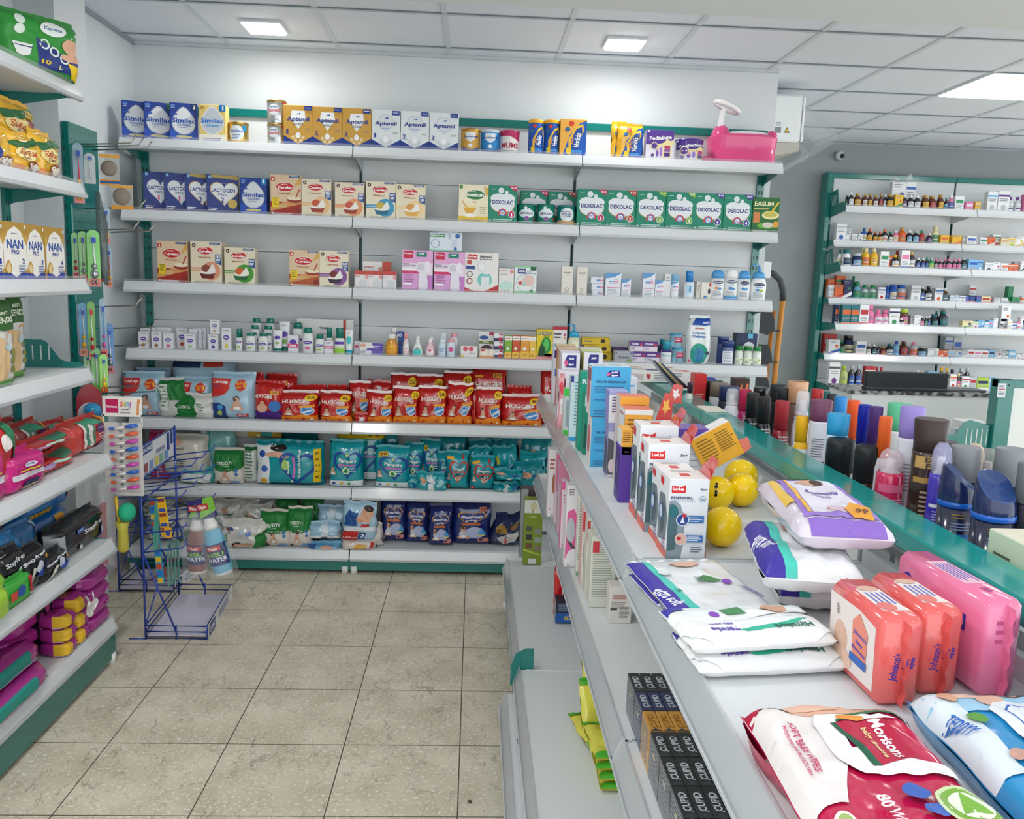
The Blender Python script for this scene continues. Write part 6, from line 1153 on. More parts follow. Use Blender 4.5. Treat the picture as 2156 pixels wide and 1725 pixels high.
blister(213, 230, 745, 826, 3.12, 'green toothbrush card with a yellow round figure, lowest', '8ad04cg', 'f0f0e8p', 'f0c01cp')
b_ = B(); a0, a1 = onY(205, 405, 3.16), onY(217, 600, 3.16)
b_.tube([(a0.x, 3.16, a0.z), (a0.x+.012, 3.158, (a0.z*2+a1.z)/3), (a1.x+.005, 3.156, a1.z+.05), (a1.x+.015, 3.156, a1.z)], [.008, .020, .018, .006], '5a6a6ak', 8)
tag(b_.build('hair_brush'), 'long dark grey item in clear film hanging behind the green cards', 'brush')
for k, (x0, x1, y0, y1, l) in enumerate(((209, 252, 322, 390, 'upper'), (234, 280, 388, 442, 'lower'))):
    Y = 3.2; a, b_ = onY(x0, y0, Y), onY(x1, y1, Y); w = b_.x-a.x; h = a.z-b_.z
    c = B().box(-w/2, w/2, 0, .002, 0, h, 'cfd0cct'); c.box(-w/2, w/2, -.001, 0, 0, h*.16, 'd8902c'); c.box(-w/2, w/2, -.001, 0, h*.86, h*.96, 'e0a03c')
    if k == 0: c.box(-w/2, w/2, -.0012, 0, h*.04, h*.12, '2a5a9a')
    s = B().ball((0, -.006, h*.52), w*.4, .016, w*.4, '8a7f74r', 24, 12)
    thing('scrubber_pack', 'round steel scrubber in a clear pack with orange bands, %s one' % l, 'scrubber', [('bag', c), ('scrubber', s)], ((a.x+b_.x)/2, Y, b_.z), math.radians(8), 'steel scrubber packs')
# rattle card with blue ball
Y = 3.08; a, b_ = onY(160, 808, Y), onY(218, 905, Y); w = b_.x-a.x; h = a.z-b_.z
c = B().prism([(w/2*math.cos(math.pi*i/12), h*.55+h*.45*math.sin(math.pi*i/12)) for i in range(13)]+[(-w/2, 0), (w/2, 0)], 1, 0, .002, 'a83a44g'); c.prism([(w*.46*math.cos(math.pi*i/12), h*.3+h*.3*math.sin(math.pi*i/12)) for i in range(13)]+[(-w*.46, 0), (w*.46, 0)], 1, -.0015, 0, 'd5d2dag')
s = B().ball((w*.12, -.012, h*.42), w*.34, .03, w*.33, '2f96ccp', 20, 14).tube([(w*.12, -.012, h*.2), (w*.12, -.012, 0)], .010, '2f7ab0p')
thing('rattle_card', 'red card with a blue round bath toy hanging beside the left shelf end', 'toy pack', [('card', c), ('toy', s)], ((a.x+b_.x)/2, Y, b_.z), math.radians(12))
# hanging strip of children's toothbrushes
Y = 2.98; a, b_ = onY(215, 834, Y), onY(305, 1045, Y); w = b_.x-a.x; h = a.z-b_.z
c = B().box(-w/2, w/2, 0, .002, h*.80, h, 'ebe7df'); c.box(-w/2, w/2*.96, 0, .002, 0, h*.74, 'e6e2dck'); c.box(-w/2, -w/2+.004, 0, .002, h*.7, h*.82, 'ebe7df'); c.box(w/2-.004, w/2, 0, .002, h*.7, h*.82, 'ebe7df')
c.art(plane((-w/2, -.0006, h*.80), (w, 0, 0), (0, 0, h*.2)), [('r', .08, .18, .40, .86, 'c01f5c'), ('t', 'Morisons', .24, .5, .26, .14, 'f4e6ec'), ('t', 's', .48, .62, .05, .26, 'd84a3c'), ('t', 'h', .54, .66, .05, .34, 'e8a02c'), ('t', 'i', .59, .64, .02, .3, '7ab83c'), ('t', 'n', .64, .62, .05, .24, '3a9ac8'), ('t', 'y', .71, .58, .06, .34, 'b05aa8'), ('t', 'SAFARI', .58, .36, .2, .1, '6a6a6a'), ('p', [(.86, .1), (.92, .1), (.93, .6), (.97, .85), (.9, .9), (.88, .6)], 'd8904a'), ('l', .45, .2, .8, 1, .1, '8a8a9a')], sub=0)
ps = [('card', c)]
for k in range(9):
    cc = ('2f6ac8p', 'e2663cp', 'd04ab4p')[k % 3]; z = h*(.70-.077*k); t = B()
    t.tube([(w*.40, -.012, z+.008), (w*.22, -.014, z+.004), (w*.08, -.010, z)], [.006, .0075, .004], cc, 8); t.tube([(w*.08, -.010, z), (-w*.2, -.010, z-.006)], .0035, 'eeeae6p', 6)
    t.box(-w*.32, -w*.2, -.014, -.004, z-.010, z-.002, cc); t.box(-w*.46, w*.46, -.002, -.0008, z-.016, z-.0135, 'c8c2bc'); t.box(-w*.1, -w*.02, -.002, -.0008, z+.006, z+.014, '8a8f92'); ps.append(('toothbrush', t))
thing('toothbrush_strip', 'long hanging white card strip of nine childrens toothbrushes in three colours', 'toothbrush strip', ps, ((a.x+b_.x)/2, Y, b_.z), 0)
Y = 2.98; a, b_ = onY(240, 1040, Y), onY(292, 1156, Y); w = b_.x-a.x; h = a.z-b_.z
c = B().lathe([(w*.16, 0), (w*.26, h*.05), (w*.22, h*.4), (w*.3, h*.55)], 'd9cf4ak', 14, cy=0); c.tube([(-.01, 0, h*.5), (-.02, 0, h)], .006, 'e0b82cp')
s = B(); S0 = B().ball((w*.22, 0, h*.72), w*.36, .035, w*.42, '2fae84r', 20, 14)
thing('bath_sponge', 'green net bath puff with a yellow handle in clear film', 'bath puff', [('handle', c), ('puff', S0)], ((a.x+b_.x)/2, Y-.035, b_.z))
S0 = B().surf(lambda u, v, o: (-1.34+.1*u, 2.96+.01*math.sin(9*u), .30+.30*v+.01*math.sin(12*u)), 10, 8, lambda u, v: 'c8465ak' if (u > .3 and u < .7 and v < .8) else 'd9d3d3t')
tag(S0.build('toy_bag'), 'tall clear bag with a red stripe hanging below the net bath puff', 'bag')
# ================================================================== blue wire stands
WB = '1d3f9cg'
def stand(A, Bp, Cp, D, H, lab, sign=True, zs=()):
    """A near-left, B near-right, C far-right, D far-left on the floor"""
    A, Bp, Cp, D = [Vector(p) for p in (A, Bp, Cp, D)]
    fr = B(); up = Vector((0, 0, 1)); W3 = .0032
    for z in (.004, .030, .052): fr.tube([A+up*z, Bp+up*z, Cp+up*z, D+up*z], W3, WB, 6, True)
    for p in (A, Bp, Cp, D, (A+Bp)/2, (Cp+D)/2): fr.tube([p+up*.002, p+up*.055], W3, WB, 6)
    dv = (A-Bp).normalized()
    A2 = A+dv*.0; D2 = D+dv*.0
    fr.tube([A2-dv*-.06, A2], W3, WB, 6)
    po = B(); po.tube([A2, A2+up*H], .0042, WB, 8); po.tube([D2, D2+up*H], .0042, WB, 8)
    for z in zs:
        po.tube([A2+up*z, D2+up*z], .0032, WB, 6)
        for q in (.0, .35, .7, 1.0):
            s = A2.lerp(D2, q)+up*z; po.tube([s, s+(Bp-A).normalized()*.14+up*.02, s+(Bp-A).normalized()*.16+up*.045], .0026, WB, 6)
    po.tube([A2+up*H*.45, (A+Bp)/2+up*.03], .0035, WB, 6); po.tube([D2+up*H*.45, (Cp+D)/2+up*.03], .0035, WB, 6); po.tube([A2+up*.05, D2+up*H*.45], .003, WB, 6)
    tr = B(); q = [A+up*.014, Bp+up*.014, Cp+up*.014, D+up*.014]; q = [p.lerp((A+Bp+Cp+D)/4+up*.014, .05) for p in q]
    tr.add(q+[p-up*.006 for p in q], [(0, 1, 2, 3), (7, 6, 5, 4), (0, 4, 5, 1), (1, 5, 6, 2), (2, 6, 7, 3), (3, 7, 4, 0)], 'cfcbdc')
    sg = B(); n = (Cp-Bp).normalized(); o = Bp+(Bp-A).normalized()*.005
    sg.add([o, o+n*(Cp-Bp).length, o+n*(Cp-Bp).length+up*.058, o+up*.058], [(0, 1, 2, 3)], 'dfe0e4')
    sg.art(plane(o+(Bp-A).normalized()*.001, n*(Cp-Bp).length, up*.058), [('r', .04, .1, .26, .85, '1d3f8c'), ('t', 'DOMS', .15, .47, .17, .4, 'e9ecf4'), ('l', .4, .7, .9, 3, .2, '9aa0b8')], sub=0)
    ps = [('tray_frame', fr), ('pole', po), ('tray', tr), ('front_strip', sg)]
    if sign:
        t = B(); s0 = A2+up*(H-.12); U = (D2-A2)*.95
        t.add([s0, s0+U+up*.0, s0+U+up*.115, s0+up*.115], [(0, 1, 2, 3)], 'e2e3e8'); nn = U.cross(up).normalized()*.001
        t.add([p+nn*-2 for p in (s0, s0+U, s0+U+up*.115, s0+up*.115)], [(3, 2, 1, 0)], 'e2e3e8')
        t.art(plane(s0+nn, U, up*.115), [('r', .05, .70, .34, .95, '1d3f8c'), ('t', 'DOMS', .195, .825, .25, .15, 'e9ecf4'), ('r', .78, .35, .86, .95, '1d3f8c'), ('r', .9, .5, .97, .98, '1d3f8c')]+[('r', .1+.15*i, .12, .2+.15*i, .40, cc) for i, cc in enumerate(('a05a5a', '7aa0d0', 'd9cf6a', '8ac0a0', '6a9ad0'))]+[('r', .45, .5, .7, .62, '8a94b0'), ('r', .1, .05, .9, .08, '5a7ab0')], sub=0)
        t.tube([s0, s0+U, s0+U+up*.115, s0+up*.115], .003, WB, 6, True); ps.append(('header_sign', t))
    return thing('wire_stand', lab, 'display stand', ps, (0, 0, 0), 0, 'blue wire stands')
stand((-1.175, 3.03, 0), (-.954, 3.03, 0), (-.985, 3.46, 0), (-1.20, 3.46, 0), .72, 'front blue wire stand with an empty white tray and header sign', True, (.33, .40, .52, .60))
stand((-1.46, 3.50, 0), (-1.235, 3.50, 0), (-1.21, 3.75, 0), (-1.46, 3.75, 0), .60, 'rear blue wire stand beside the left rack with a bagged toy on its tray', False, (.25, .4))
tag(B().surf(lambda u, v, o: (-1.40+.15*u, 3.53+.2*v, .022+.012*math.sin(3.1*u)*(1+.3*math.sin(9*v))), 10, 10, lambda u, v: 'c8404ak' if .25 < u < .75 and .1 < v < .8 else 'd5cdcdt').build('toy_bag'), 'flat clear bag with a red toy lying on the rear wire stand tray', 'bag')
# cards hanging on the front stand
def strip(x0, x1, y0, y1, Y, col, lab, els, rz=0, name='product_strip', cat='card strip', tilt=0):
    a, b_ = onY(x0, y0, Y), onY(x1, y1, Y); w = b_.x-a.x; h = a.z-b_.z
    c = B().box(-w/2, w/2, 0, .006, 0, h, col, .001); c.art(plane((-w/2, 0, 0), (w, 0, 0), (0, 0, h)), els, sub=0, asp=w/h)
    return tag(c.build(name, None, ((a.x+b_.x)/2, Y, b_.z), (0, math.radians(tilt), rz)), lab, cat, 'cards hanging on the blue stand')
segs = lambda cs, n: [('r', .1, (i+.1)/n, .9, (i+.85)/n, cs[i % len(cs)]) for i in range(n)]
strip(318, 332, 1058, 1160, 3.12, '6ab8a8k', 'aqua card in clear film at the left of the front stand', [('r', .3, .1, .6, .9, '3a9a8a')], tilt=4)
strip(326, 346, 1050, 1230, 3.14, '2f9cc4', 'long bright blue and yellow strip hanging on the front stand', segs(('e8c43c', '2f7ac8', 'c8503c'), 12), tilt=-4)
strip(338, 358, 1048, 1130, 3.10, 'eac01c', 'yellow strip of small packets hanging on the front stand', segs(('e0a81c', '9a3a2c', '3a4a9a'), 8), tilt=-6)
strip(345, 362, 1112, 1134, 3.09, 'e2a82c', 'small yellow card at the lower end of the yellow strip', [('e', .5, .5, .3, .3, '3a4a9a')])
for k in range(4): strip(350+7*k, 357+7*k, 1140-1*k, 1235-3*k, 3.16+.03*k, '7ab8a4k', 'narrow pale green brush card, %s of four on the front stand' % nth(k, 4).replace(' from the left', ''), [('r', .35, .1, .6, .7, '4a8a7a'), ('r', .3, .5, .7, .6, 'c84a8a')])
def flair(x0, x1, y0, y1, Y, bc, lab, tilt, tp=0):
    a, b_ = onY(x0, y0, Y), onY(x1, y1, Y); h = a.z-b_.z; r = .036
    b = B().lathe([(r*.9, 0, 'e6e6e2'), (r, .012, bc), (r, h*.45, bc), (r*.95, h*.5, bc), (r*.7, h*.6, bc), (r*.66, h*.62, bc)], bc, 18)
    def S(u, v, o): t = (u-.5)*2.8; return ((r+.001+o)*math.sin(t), -(r+.001+o)*math.cos(t), h*(.14+.28*v))
    b.art(S, [('r', 0, 0, 1, 1, '23306e'), ('r', .2, .7, .75, .92, 'c8342c'), ('t', 'Flair', .47, .81, .4, .14, 'f0e4e0'), ('t', 'INSU', .45, .52, .7, .2, '9ad03c'), ('t', 'WATER', .5, .28, .8, .2, 'e6ecf4')])
    c = B().lathe([(r*.72, h*.60), (r*.72, h*.66), (r*.6, h*.67), (r*.5, h*.74)], 'e9e9e6p', 16)
    g = B().box(-.034, .034, .0, .003, h*.74, h, '2c2a6c'); g.prism([(-.034, h*.74), (.034, h*.82), (.034, h), (.0, h)], 1, -.0014, 0, '7ab83c'); g.art(plane((-.03, -.0016, h*.84), (.05, 0, 0), (0, 0, h*.1)), [('r', 0, .1, .8, .9, 'b8302c'), ('t', 'Flair', .4, .5, .6, .5, 'f2e4e0')], sub=0)
    f = B().surf(lambda u, v, o: (-.042+.084*u+.004*math.sin(20*v), -.040-.003*math.sin(11*u+9*v), -.01+h*.9*v), 8, 14, 'e6eaecf').surf(lambda u, v, o: (-.042+.084*u, .04, -.01+h*.9*v), 4, 4, 'e6eaecf')
    thing('water_bottle_pack', lab, 'water bottle', [('bottle', b), ('cap', c), ('header_card', g), ('bag', f)], ((a.x+b_.x)/2, Y, b_.z), (0, math.radians(tilt), 0), 'insulated water bottles on the front stand')
flair(396, 434, 1055, 1205, 3.18, '8a5a50', 'brown water bottle in a clear bag hanging on the front stand', 0)
flair(452, 488, 1045, 1208, 3.10, '6ab4d4', 'sky blue water bottle in a clear bag hanging tilted to the right', -14)
tag(B().tube([(-1.19, 3.10, .60), (-.99, 3.10, .62), (-.975, 3.10, .645)], .0026, WB, 6).build('peg_hook'), 'blue wire arm of the front stand holding the water bottles', 'hook')
# steel S hook
p = onY(415, 1020, 3.15); tag(B().tube([(p.x, 3.15, p.z+.08), (p.x, 3.15, p.z-.02), (p.x+.02, 3.15, p.z-.02)], .0016, '7a7a78m', 5).tube([(p.x-.02, 3.15, p.z-.01), (p.x+.025, 3.15, p.z)], .0016, '7a7a78m', 5).build('wire_hook'), 'thin grey wire hook above the brown water bottle', 'hook')
# ================================================================== right aisle rack: top deck goods
DZ = RZ[0]
cR = (1120, 700, 3.45)
def RD_(Y, z=DZ, g='cartons on the top deck of the right aisle rack', w='on the aisle deck'): return Row(z, Y, cR, g, w)
R = RD_(1.36)
def luv(name, sub, m):
    return [('p', [(0, 0), (.36, 0), (.42, .18), (.42, .5), (.3, .68), (.15, .74), (.0, .72)], '8b9aa2'), ('p', [(.0, .1), (.22, .12), (.26, .6), (.1, .7), (0, .68)], '4f6a70'), ('e', .12, .6, .12, .08, '2a6a72'), ('p', [(.05, .83), (.40, .83), (.40, .93), (.3, .905), (.05, .915)], 'd4232a'), ('t', 'LuvLap', .225, .875, .28, .045, 'ffffff'), ('t', m, .86, .88, .18, .03, '5a5a70'), ('t', name, .32, .77, .56, .035, '3a3f6a'), ('l', .04, .735, .78, 1, .02, '9aa0b0'), ('o', .84, .76, .08, .01, '5a8aa0'), ('t', 'BPA', .84, .763, .07, .014, '5a8aa0'), ('t', 'FREE', .84, .748, .08, .014, '5a8aa0'),
            ('r', .42, .46, .90, .55, '3a74b4'), ('c', .36, .5, .17, 'c9d3dc'), ('c', .36, .5, .14, '28468c'), ('p', [(.36, .5), (.46, .56), (.36, .59)], 'd03038'), ('p', [(.3, .46), (.36, .54), (.42, .46)], 'e6e8ec'), ('l', .5, .53, .86, 3, .022, 'dfe8f4'),
            ('r', .42, .22, .90, .31, '3a74b4'), ('c', .34, .26, .16, 'd9ccc8'), ('c', .34, .26, .13, 'e0b8a4'), ('r', .24, .25, .34, .29, 'c8343a'), ('l', .5, .29, .86, 3, .022, 'dfe8f4'), ('l', .6, .16, .92, 3, .028, '6a6a80')]
LS = [('p', [(.0, .12), (.8, .2), (.9, .5), (.6, .75), (.2, .74), (.0, .7)], '6c7a82'), ('p', [(.25, .2), (.6, .3), (.65, .6), (.3, .65)], '4a5a60'), ('c', .25, .5, .2, '3a6ab0'), ('c', .25, .5, .15, 'c9d4e2'), ('p', [(.1, .86), (.4, .84), (.4, .93), (.1, .95)], 'd4232a'), ('r', 0, 0, 1, .1, 'd8604c'), ('l', .5, .2, .9, 4, .04, '8a6a9a')]
def luvbox(fn_y, x0, x1, yt, lab, name, m, flap=True, top='e9e2de'):
    R.Y = fn_y; Y = fn_y
    w0, w1, h = sizeY(*[R.px(v, 0)[0] for v in (x0, x1)], R.px(0, yt)[1], Y, DZ); w = w1-w0
    n, c, P = ctn(w, h, 'dfe2e6', luv(name, '', m), d=.072, sart=LS, tart=[('r', .35, .3, .6, .6, 'd4433c'), ('l', .2, .9, .8, 2, .1, 'b0a8a4')], top=top, b=.0012)
    if flap:
        f = B(); f.prism([(0, h), (.010, h+.012), (.045, h+.018), (.07, h+.0), (.07, h-.012)], 0, w/2+.0005, w/2+.002, 'c9403ag')
        f.add([(w/2, .0, h), (w/2, .07, h), (w/2+.018, .06, h+.03), (w/2+.016, .012, h+.028)], [(0, 1, 2, 3)], 'd0544ag')
        P.append(('top_flap', f))
    return thing(n, lab, c, P, ((w0+w1)/2, Y, DZ+.0005), 0, R.g)
luvbox(1.36, 1000, 1288, 1070, 'white carton with teal bottle window and ESSENTIAL lettering, nearest of the feeding bottle cartons', 'ESSENTIAL', '0m+')
luvbox(1.436, 935, 1190, 1010, 'white feeding bottle carton hidden directly behind the nearest one', 'ESSENTIAL', '0m+', flap=False)
luvbox(1.515, 845, 1145, 815, 'white feeding bottle carton lettered Natura Flo in the middle', 'Natura Flo', '3m+')
luvbox(1.60, 785, 1062, 682, 'white feeding bottle carton farthest back of the red logo ones', 'ESSENTIAL', '3m+')
R = RD_(1.70)
R(ctn, 1062, 1285, 705, 'violet carton with a white printed table panel @', '5a3a94', [('r', .15, .1, .85, .8, 'dcdde2')]+[('l', .2, .76-.08*i, .8, 1, .02, '8a8a9a') for i in range(8)], d=.07, top='7a62a8')
R.Y = 1.80
fa = R(ctn, 672, 876, 565, 'orange backed bottle carton with a star flap, nearer of two @', 'eba43c', [('r', 0, .94, 1, 1, 'e4e0dc'), ('l', .1, .88, .9, 6, .05, '8a5a1c'), ('l', .1, .4, .9, 6, .05, '8a5a1c')], d=.065, side='a7a9a6', top='e0705c', sart=[('p', [(0, .78), (.5, .72), (.7, .8), (1, .78), (1, 1), (0, 1)], 'd9dadc'), ('t', 'pigeon', .4, .93, .6, .05, 'b23a3a'), ('p', [(.7, .4), (1, .5), (1, .8), (.8, .7)], 'e0963c'), ('p', [(.1, .1), (.6, .1), (.65, .6), (.3, .7), (.1, .5)], '8f9290'), ('t', '4+', .3, .06, .3, .05, 'c8a04a')])
R.Y = 1.885
fb = R(ctn, 640, 850, 470, 'orange backed bottle carton with a star flap, farther of two @', 'eba43c', [('l', .1, .9, .9, 6, .05, '8a5a1c')], d=.06, side='c9c4c0', top='e47a64')
f = B()
for k, (xx, y0, y1, Y) in enumerate(((1025, 450, 640, 1.80), (1095, 385, 520, 1.885))):
    a, c_ = onY(1120+(xx-130)/3.45, 700+y1/3.45, Y), onY(1120+xx/3.45, 700+y0/3.45, Y)
    q = B().prism([(a.x, a.z), (c_.x, a.z+.002), (c_.x, c_.z), (a.x+.018, c_.z+.003)], 1, Y-.0013, Y, 'c8443cg'); m = plane((a.x, Y-.0014, a.z), (c_.x-a.x, 0, 0), (0, 0, c_.z-a.z))
    q.art(m, [('p', [(.55, .2), (.68, .4), (.9, .45), (.74, .6), (.78, .85), (.6, .7), (.42, .8), (.48, .58), (.36, .4), (.52, .4)], 'e8b04a' if k == 0 else 'e9dcdc')], sub=0)
    o = q.build('top_flap', (fa, fb)[k]); o.matrix_parent_inverse = Matrix.Translation((fa, fb)[k].location).inverted()
R.Y = 1.72
R(ctn, 650, 728, 705, 'small orange and white bottle carton above the violet one @', 'e9a845', [('l', .1, .85, .9, 5, .08, '8a5a1c')], d=.05, side='d8dcda', lift=.10)
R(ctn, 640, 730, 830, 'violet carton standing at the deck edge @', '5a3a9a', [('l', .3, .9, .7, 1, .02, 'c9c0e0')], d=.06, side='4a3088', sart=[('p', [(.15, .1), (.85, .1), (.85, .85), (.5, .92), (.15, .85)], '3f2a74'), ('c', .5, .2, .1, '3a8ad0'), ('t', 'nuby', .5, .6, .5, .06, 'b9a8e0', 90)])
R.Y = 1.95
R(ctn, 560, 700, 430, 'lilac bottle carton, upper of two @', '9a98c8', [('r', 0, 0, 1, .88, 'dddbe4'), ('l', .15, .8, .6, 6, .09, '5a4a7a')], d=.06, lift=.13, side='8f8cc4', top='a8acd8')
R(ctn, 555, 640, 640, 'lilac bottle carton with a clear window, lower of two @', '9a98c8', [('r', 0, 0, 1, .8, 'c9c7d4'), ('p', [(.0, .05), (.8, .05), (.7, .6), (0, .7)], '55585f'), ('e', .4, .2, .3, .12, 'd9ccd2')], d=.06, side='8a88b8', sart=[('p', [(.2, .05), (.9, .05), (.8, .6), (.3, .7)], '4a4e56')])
R.Y = 2.06
A_cup = [('p', [(.40, .80), (.72, .80), (.72, .93), (.46, .93), (.40, .88)], '2c2f82'), ('t', 'Auto', .58, .895, .18, .04, 'ffffff', 8), ('t', 'fine', .58, .835, .16, .04, 'ffffff', 8), ('h', .42, .85, .05, .035, 'e05a8a'), ('t', 'DELUXE FEEDING CUP', .5, .70, .76, .045, '1f4a7a'), ('l', .08, .6, .92, 3, .05, '3a7aa8'), ('l', .08, .34, .6, 1, .05, '3a7aa8'), ('l', .08, .12, .6, 2, .06, '3a7aa8')]
h2 = sizeY(*[R.px(v, 0)[0] for v in (433, 718)], R.px(0, 620)[1], 2.06, DZ)[2]
R(ctn, 433, 705, 622, 'lower of two stacked sky blue feeding cup cartons @', '45a6d4', A_cup, d=.08, side='e6ddd8', top='dfe8ec', sart=[('e', .4, .5, .3, .3, 'c06a7a')])
R(ctn, 433, 718, 252, 'upper of two stacked sky blue feeding cup cartons @', '45a6d4', A_cup, d=.08, side='e2d8d6', top='dfe8ec', lift=h2+.001, sart=[('e', .4, .5, .3, .3, 'c06a7a'), ('r', .1, .7, .9, .95, '8a5a6a')], tart=[('r', .1, .2, .4, .7, 'b8c8d4'), ('r', .5, .3, .8, .8, '9ac8dc')])
R.Y = 2.17
R(ctn, 700, 762, 330, 'white and violet carton peeping out behind the sky blue ones @', 'dfe6ee', [('r', .2, .35, .8, .7, '4a2a86'), ('l', .1, .9, .9, 1, .05, '6ab8d8')], d=.07)
R.Y = 2.26
R(ctn, 350, 425, 290, 'tall green carton with curly white lettering @', '1f9a80', [('t', 'R', .45, .88, .5, .06, 'dff0ea'), ('c', .6, .72, .3, '2fae90')], d=.05, side='2c8f74')
R(ctn, 380, 420, 450, 'narrow dark green carton in front of the tall green one @', '1f8a6c', [('r', .1, .8, .9, .97, 'bfe0d4'), ('r', .1, .1, .6, .5, '1a5a4a')], d=.04, dy=-.05)
R.Y = 2.40
R(ctn, 282, 352, 318, 'pale aqua narrow carton with vertical lettering @', 'bfd6da', [('t', 'JUNIOR BOTTLE', .6, .45, 1.0, .8, '5a8a9a', -90) if 0 else ('l', .45, .9, .75, 14, .05, '5a8a9a'), ('r', 0, 0, 1, .06, '2f9ad0'), ('r', 0, .9, .3, 1, '3a3a8a')], d=.04, side='a8c8d0')
R.Y = 2.48
R(ctn, 232, 290, 410, 'clear and green bottle brush tube with green ends @', 'd5dedak', [('r', 0, .84, 1, 1, '3ac03c'), ('r', 0, 0, 1, .12, '3ac03c'), ('r', .3, .2, .6, .75, '8a9aa0'), ('r', .65, .2, .75, .75, '3a6ac0')], d=.03, side='c9d8d0', name='tube', cat='bottle brush')
R.Y = 2.58
R(soft, 198, 240, 330, 'pink and white blister toy behind the brush tube @', .03, 'e2a0a8g', [('e', .5, .8, .4, .12, 'd84a5a'), ('r', .1, .3, .9, .6, 'e6dce0')], wr=.004, name='toy_pack', cat='toy pack')
R(ctn, 192, 345, 285, 'white and violet bottle carton in the middle of the file @', 'e2dde6', [('r', .05, .6, .25, .85, '3a2f8a'), ('r', .35, .3, .9, .7, 'd9c9d9')], d=.06, side='d8ccd8', dy=.08)
for k in range(5):
    Y = 2.80+.085*(4-k); R.Y = Y
    s = 1-.12*k
    R(ctn, 180+9*k if k < 4 else 215, (320+9*k) if k < 4 else 347, 96+13*k if k < 4 else 152, 'white premium bottle carton in the left file, %s' % ('farthest', 'fourth from the front', 'third from the front', 'second from the front', 'front one with a logo on violet')[k], 'e4e2ea', [('r', 0, .0, 1, .5, 'e6e6ee'), ('p', [(.2, .78), (.8, .78), (.8, .97), (.3, .97), (.2, .9)], '2a2f80'), ('t', 'Auto', .52, .92, .3, .04, 'ffffff', 8), ('t', 'fine', .52, .83, .28, .04, 'ffffff', 8), ('h', .24, .84, .1, .06, 'e05a8a'), ('r', 0, .62, 1, .74, '6a68b8'), ('t', 'Premium', .5, .68, .7, .06, 'e9e6f4'), ('t', 'Feeding Bottle', .5, .56, .8, .04, '3a3a8a'), ('l', .2, .5, .8, 2, .05, '5a5a9a')], d=.075, side=('c8c040', 'd8605a', 'b9cf4a', 'e0a0a8', 'd8d8e0')[k], top=('d8d06a', 'e0908a', 'c9d86a', 'e8b0b4', 'e6e6ec')[k])
for k in range(3):
    R.Y = 2.80+.085*(2-k)
    R(ctn, 350+12*k, 500+6*k, 120+14*k, 'white premium bottle carton in the right file, %s' % ('farthest', 'middle', 'front one with a logo')[k], 'e4e2ea', [('p', [(.25, .78), (.78, .78), (.78, .97), (.32, .97), (.25, .9)], '2a2f80'), ('t', 'Auto', .53, .92, .28, .04, 'ffffff', 8), ('t', 'fine', .53, .83, .26, .04, 'ffffff', 8), ('r', 0, .64, 1, .74, '6a68b8'), ('t', 'Premium', .5, .69, .6, .06, 'e9e6f4')], d=.075, side=('c8c8a0', 'd8d06a', 'bfc84a')[k], top=('d0dce4', 'd8e0a0', 'c9d08a')[k])
R.Y = 3.12
R(ctn, 155, 222, 112, 'white and blue carton standing at the far deck corner @', 'dbe6f0', [('r', .2, .5, .7, .62, '2a6ac0'), ('c', .6, .3, .2, '6ab04a'), ('r', .1, .82, .6, .95, '3a2f8a')], d=.06)
# flat box lying across the cap rail
n, c, P = ctn(.26, .042, 'e8e4e2', [('r', .1, .2, .35, .7, 'c9bdc4'), ('l', .5, .8, .9, 4, .2, '9a9aa0'), ('h', .42, .5, .03, .3, 'c03a4a')], d=.20, top='ecebe8', tart=[('p', [(.7, 0), (1, 0), (1, .3)], 'd8504c'), ('e', .3, .6, .12, .12, 'd89a7a'), ('e', .75, .65, .12, .1, 'd8845a'), ('r', .4, .05, .62, .2, '4a2a86'), ('l', .1, .3, .9, 2, .1, 'b9c4c0')])
thing(n, 'flat white carton lying across the far end of the teal cap rail', c, P, (.655, 3.06, .9965))
b = B()
for k in range(4): b.prism([(.60+.012*k, 1.095-.004*k), (.607+.012*k, 1.095-.004*k), (.70+.014*k, 1.0), (.685+.014*k, .998)], 1, 2.90-.004*k, 2.902-.004*k, ('9aa0a6m', '3a4450m', 'c9b88am', '5a6470m')[k])
tag(b.build('foil_strips'), 'thin metallic foil strips leaning on the rail in front of the flat carton', 'foil strips')
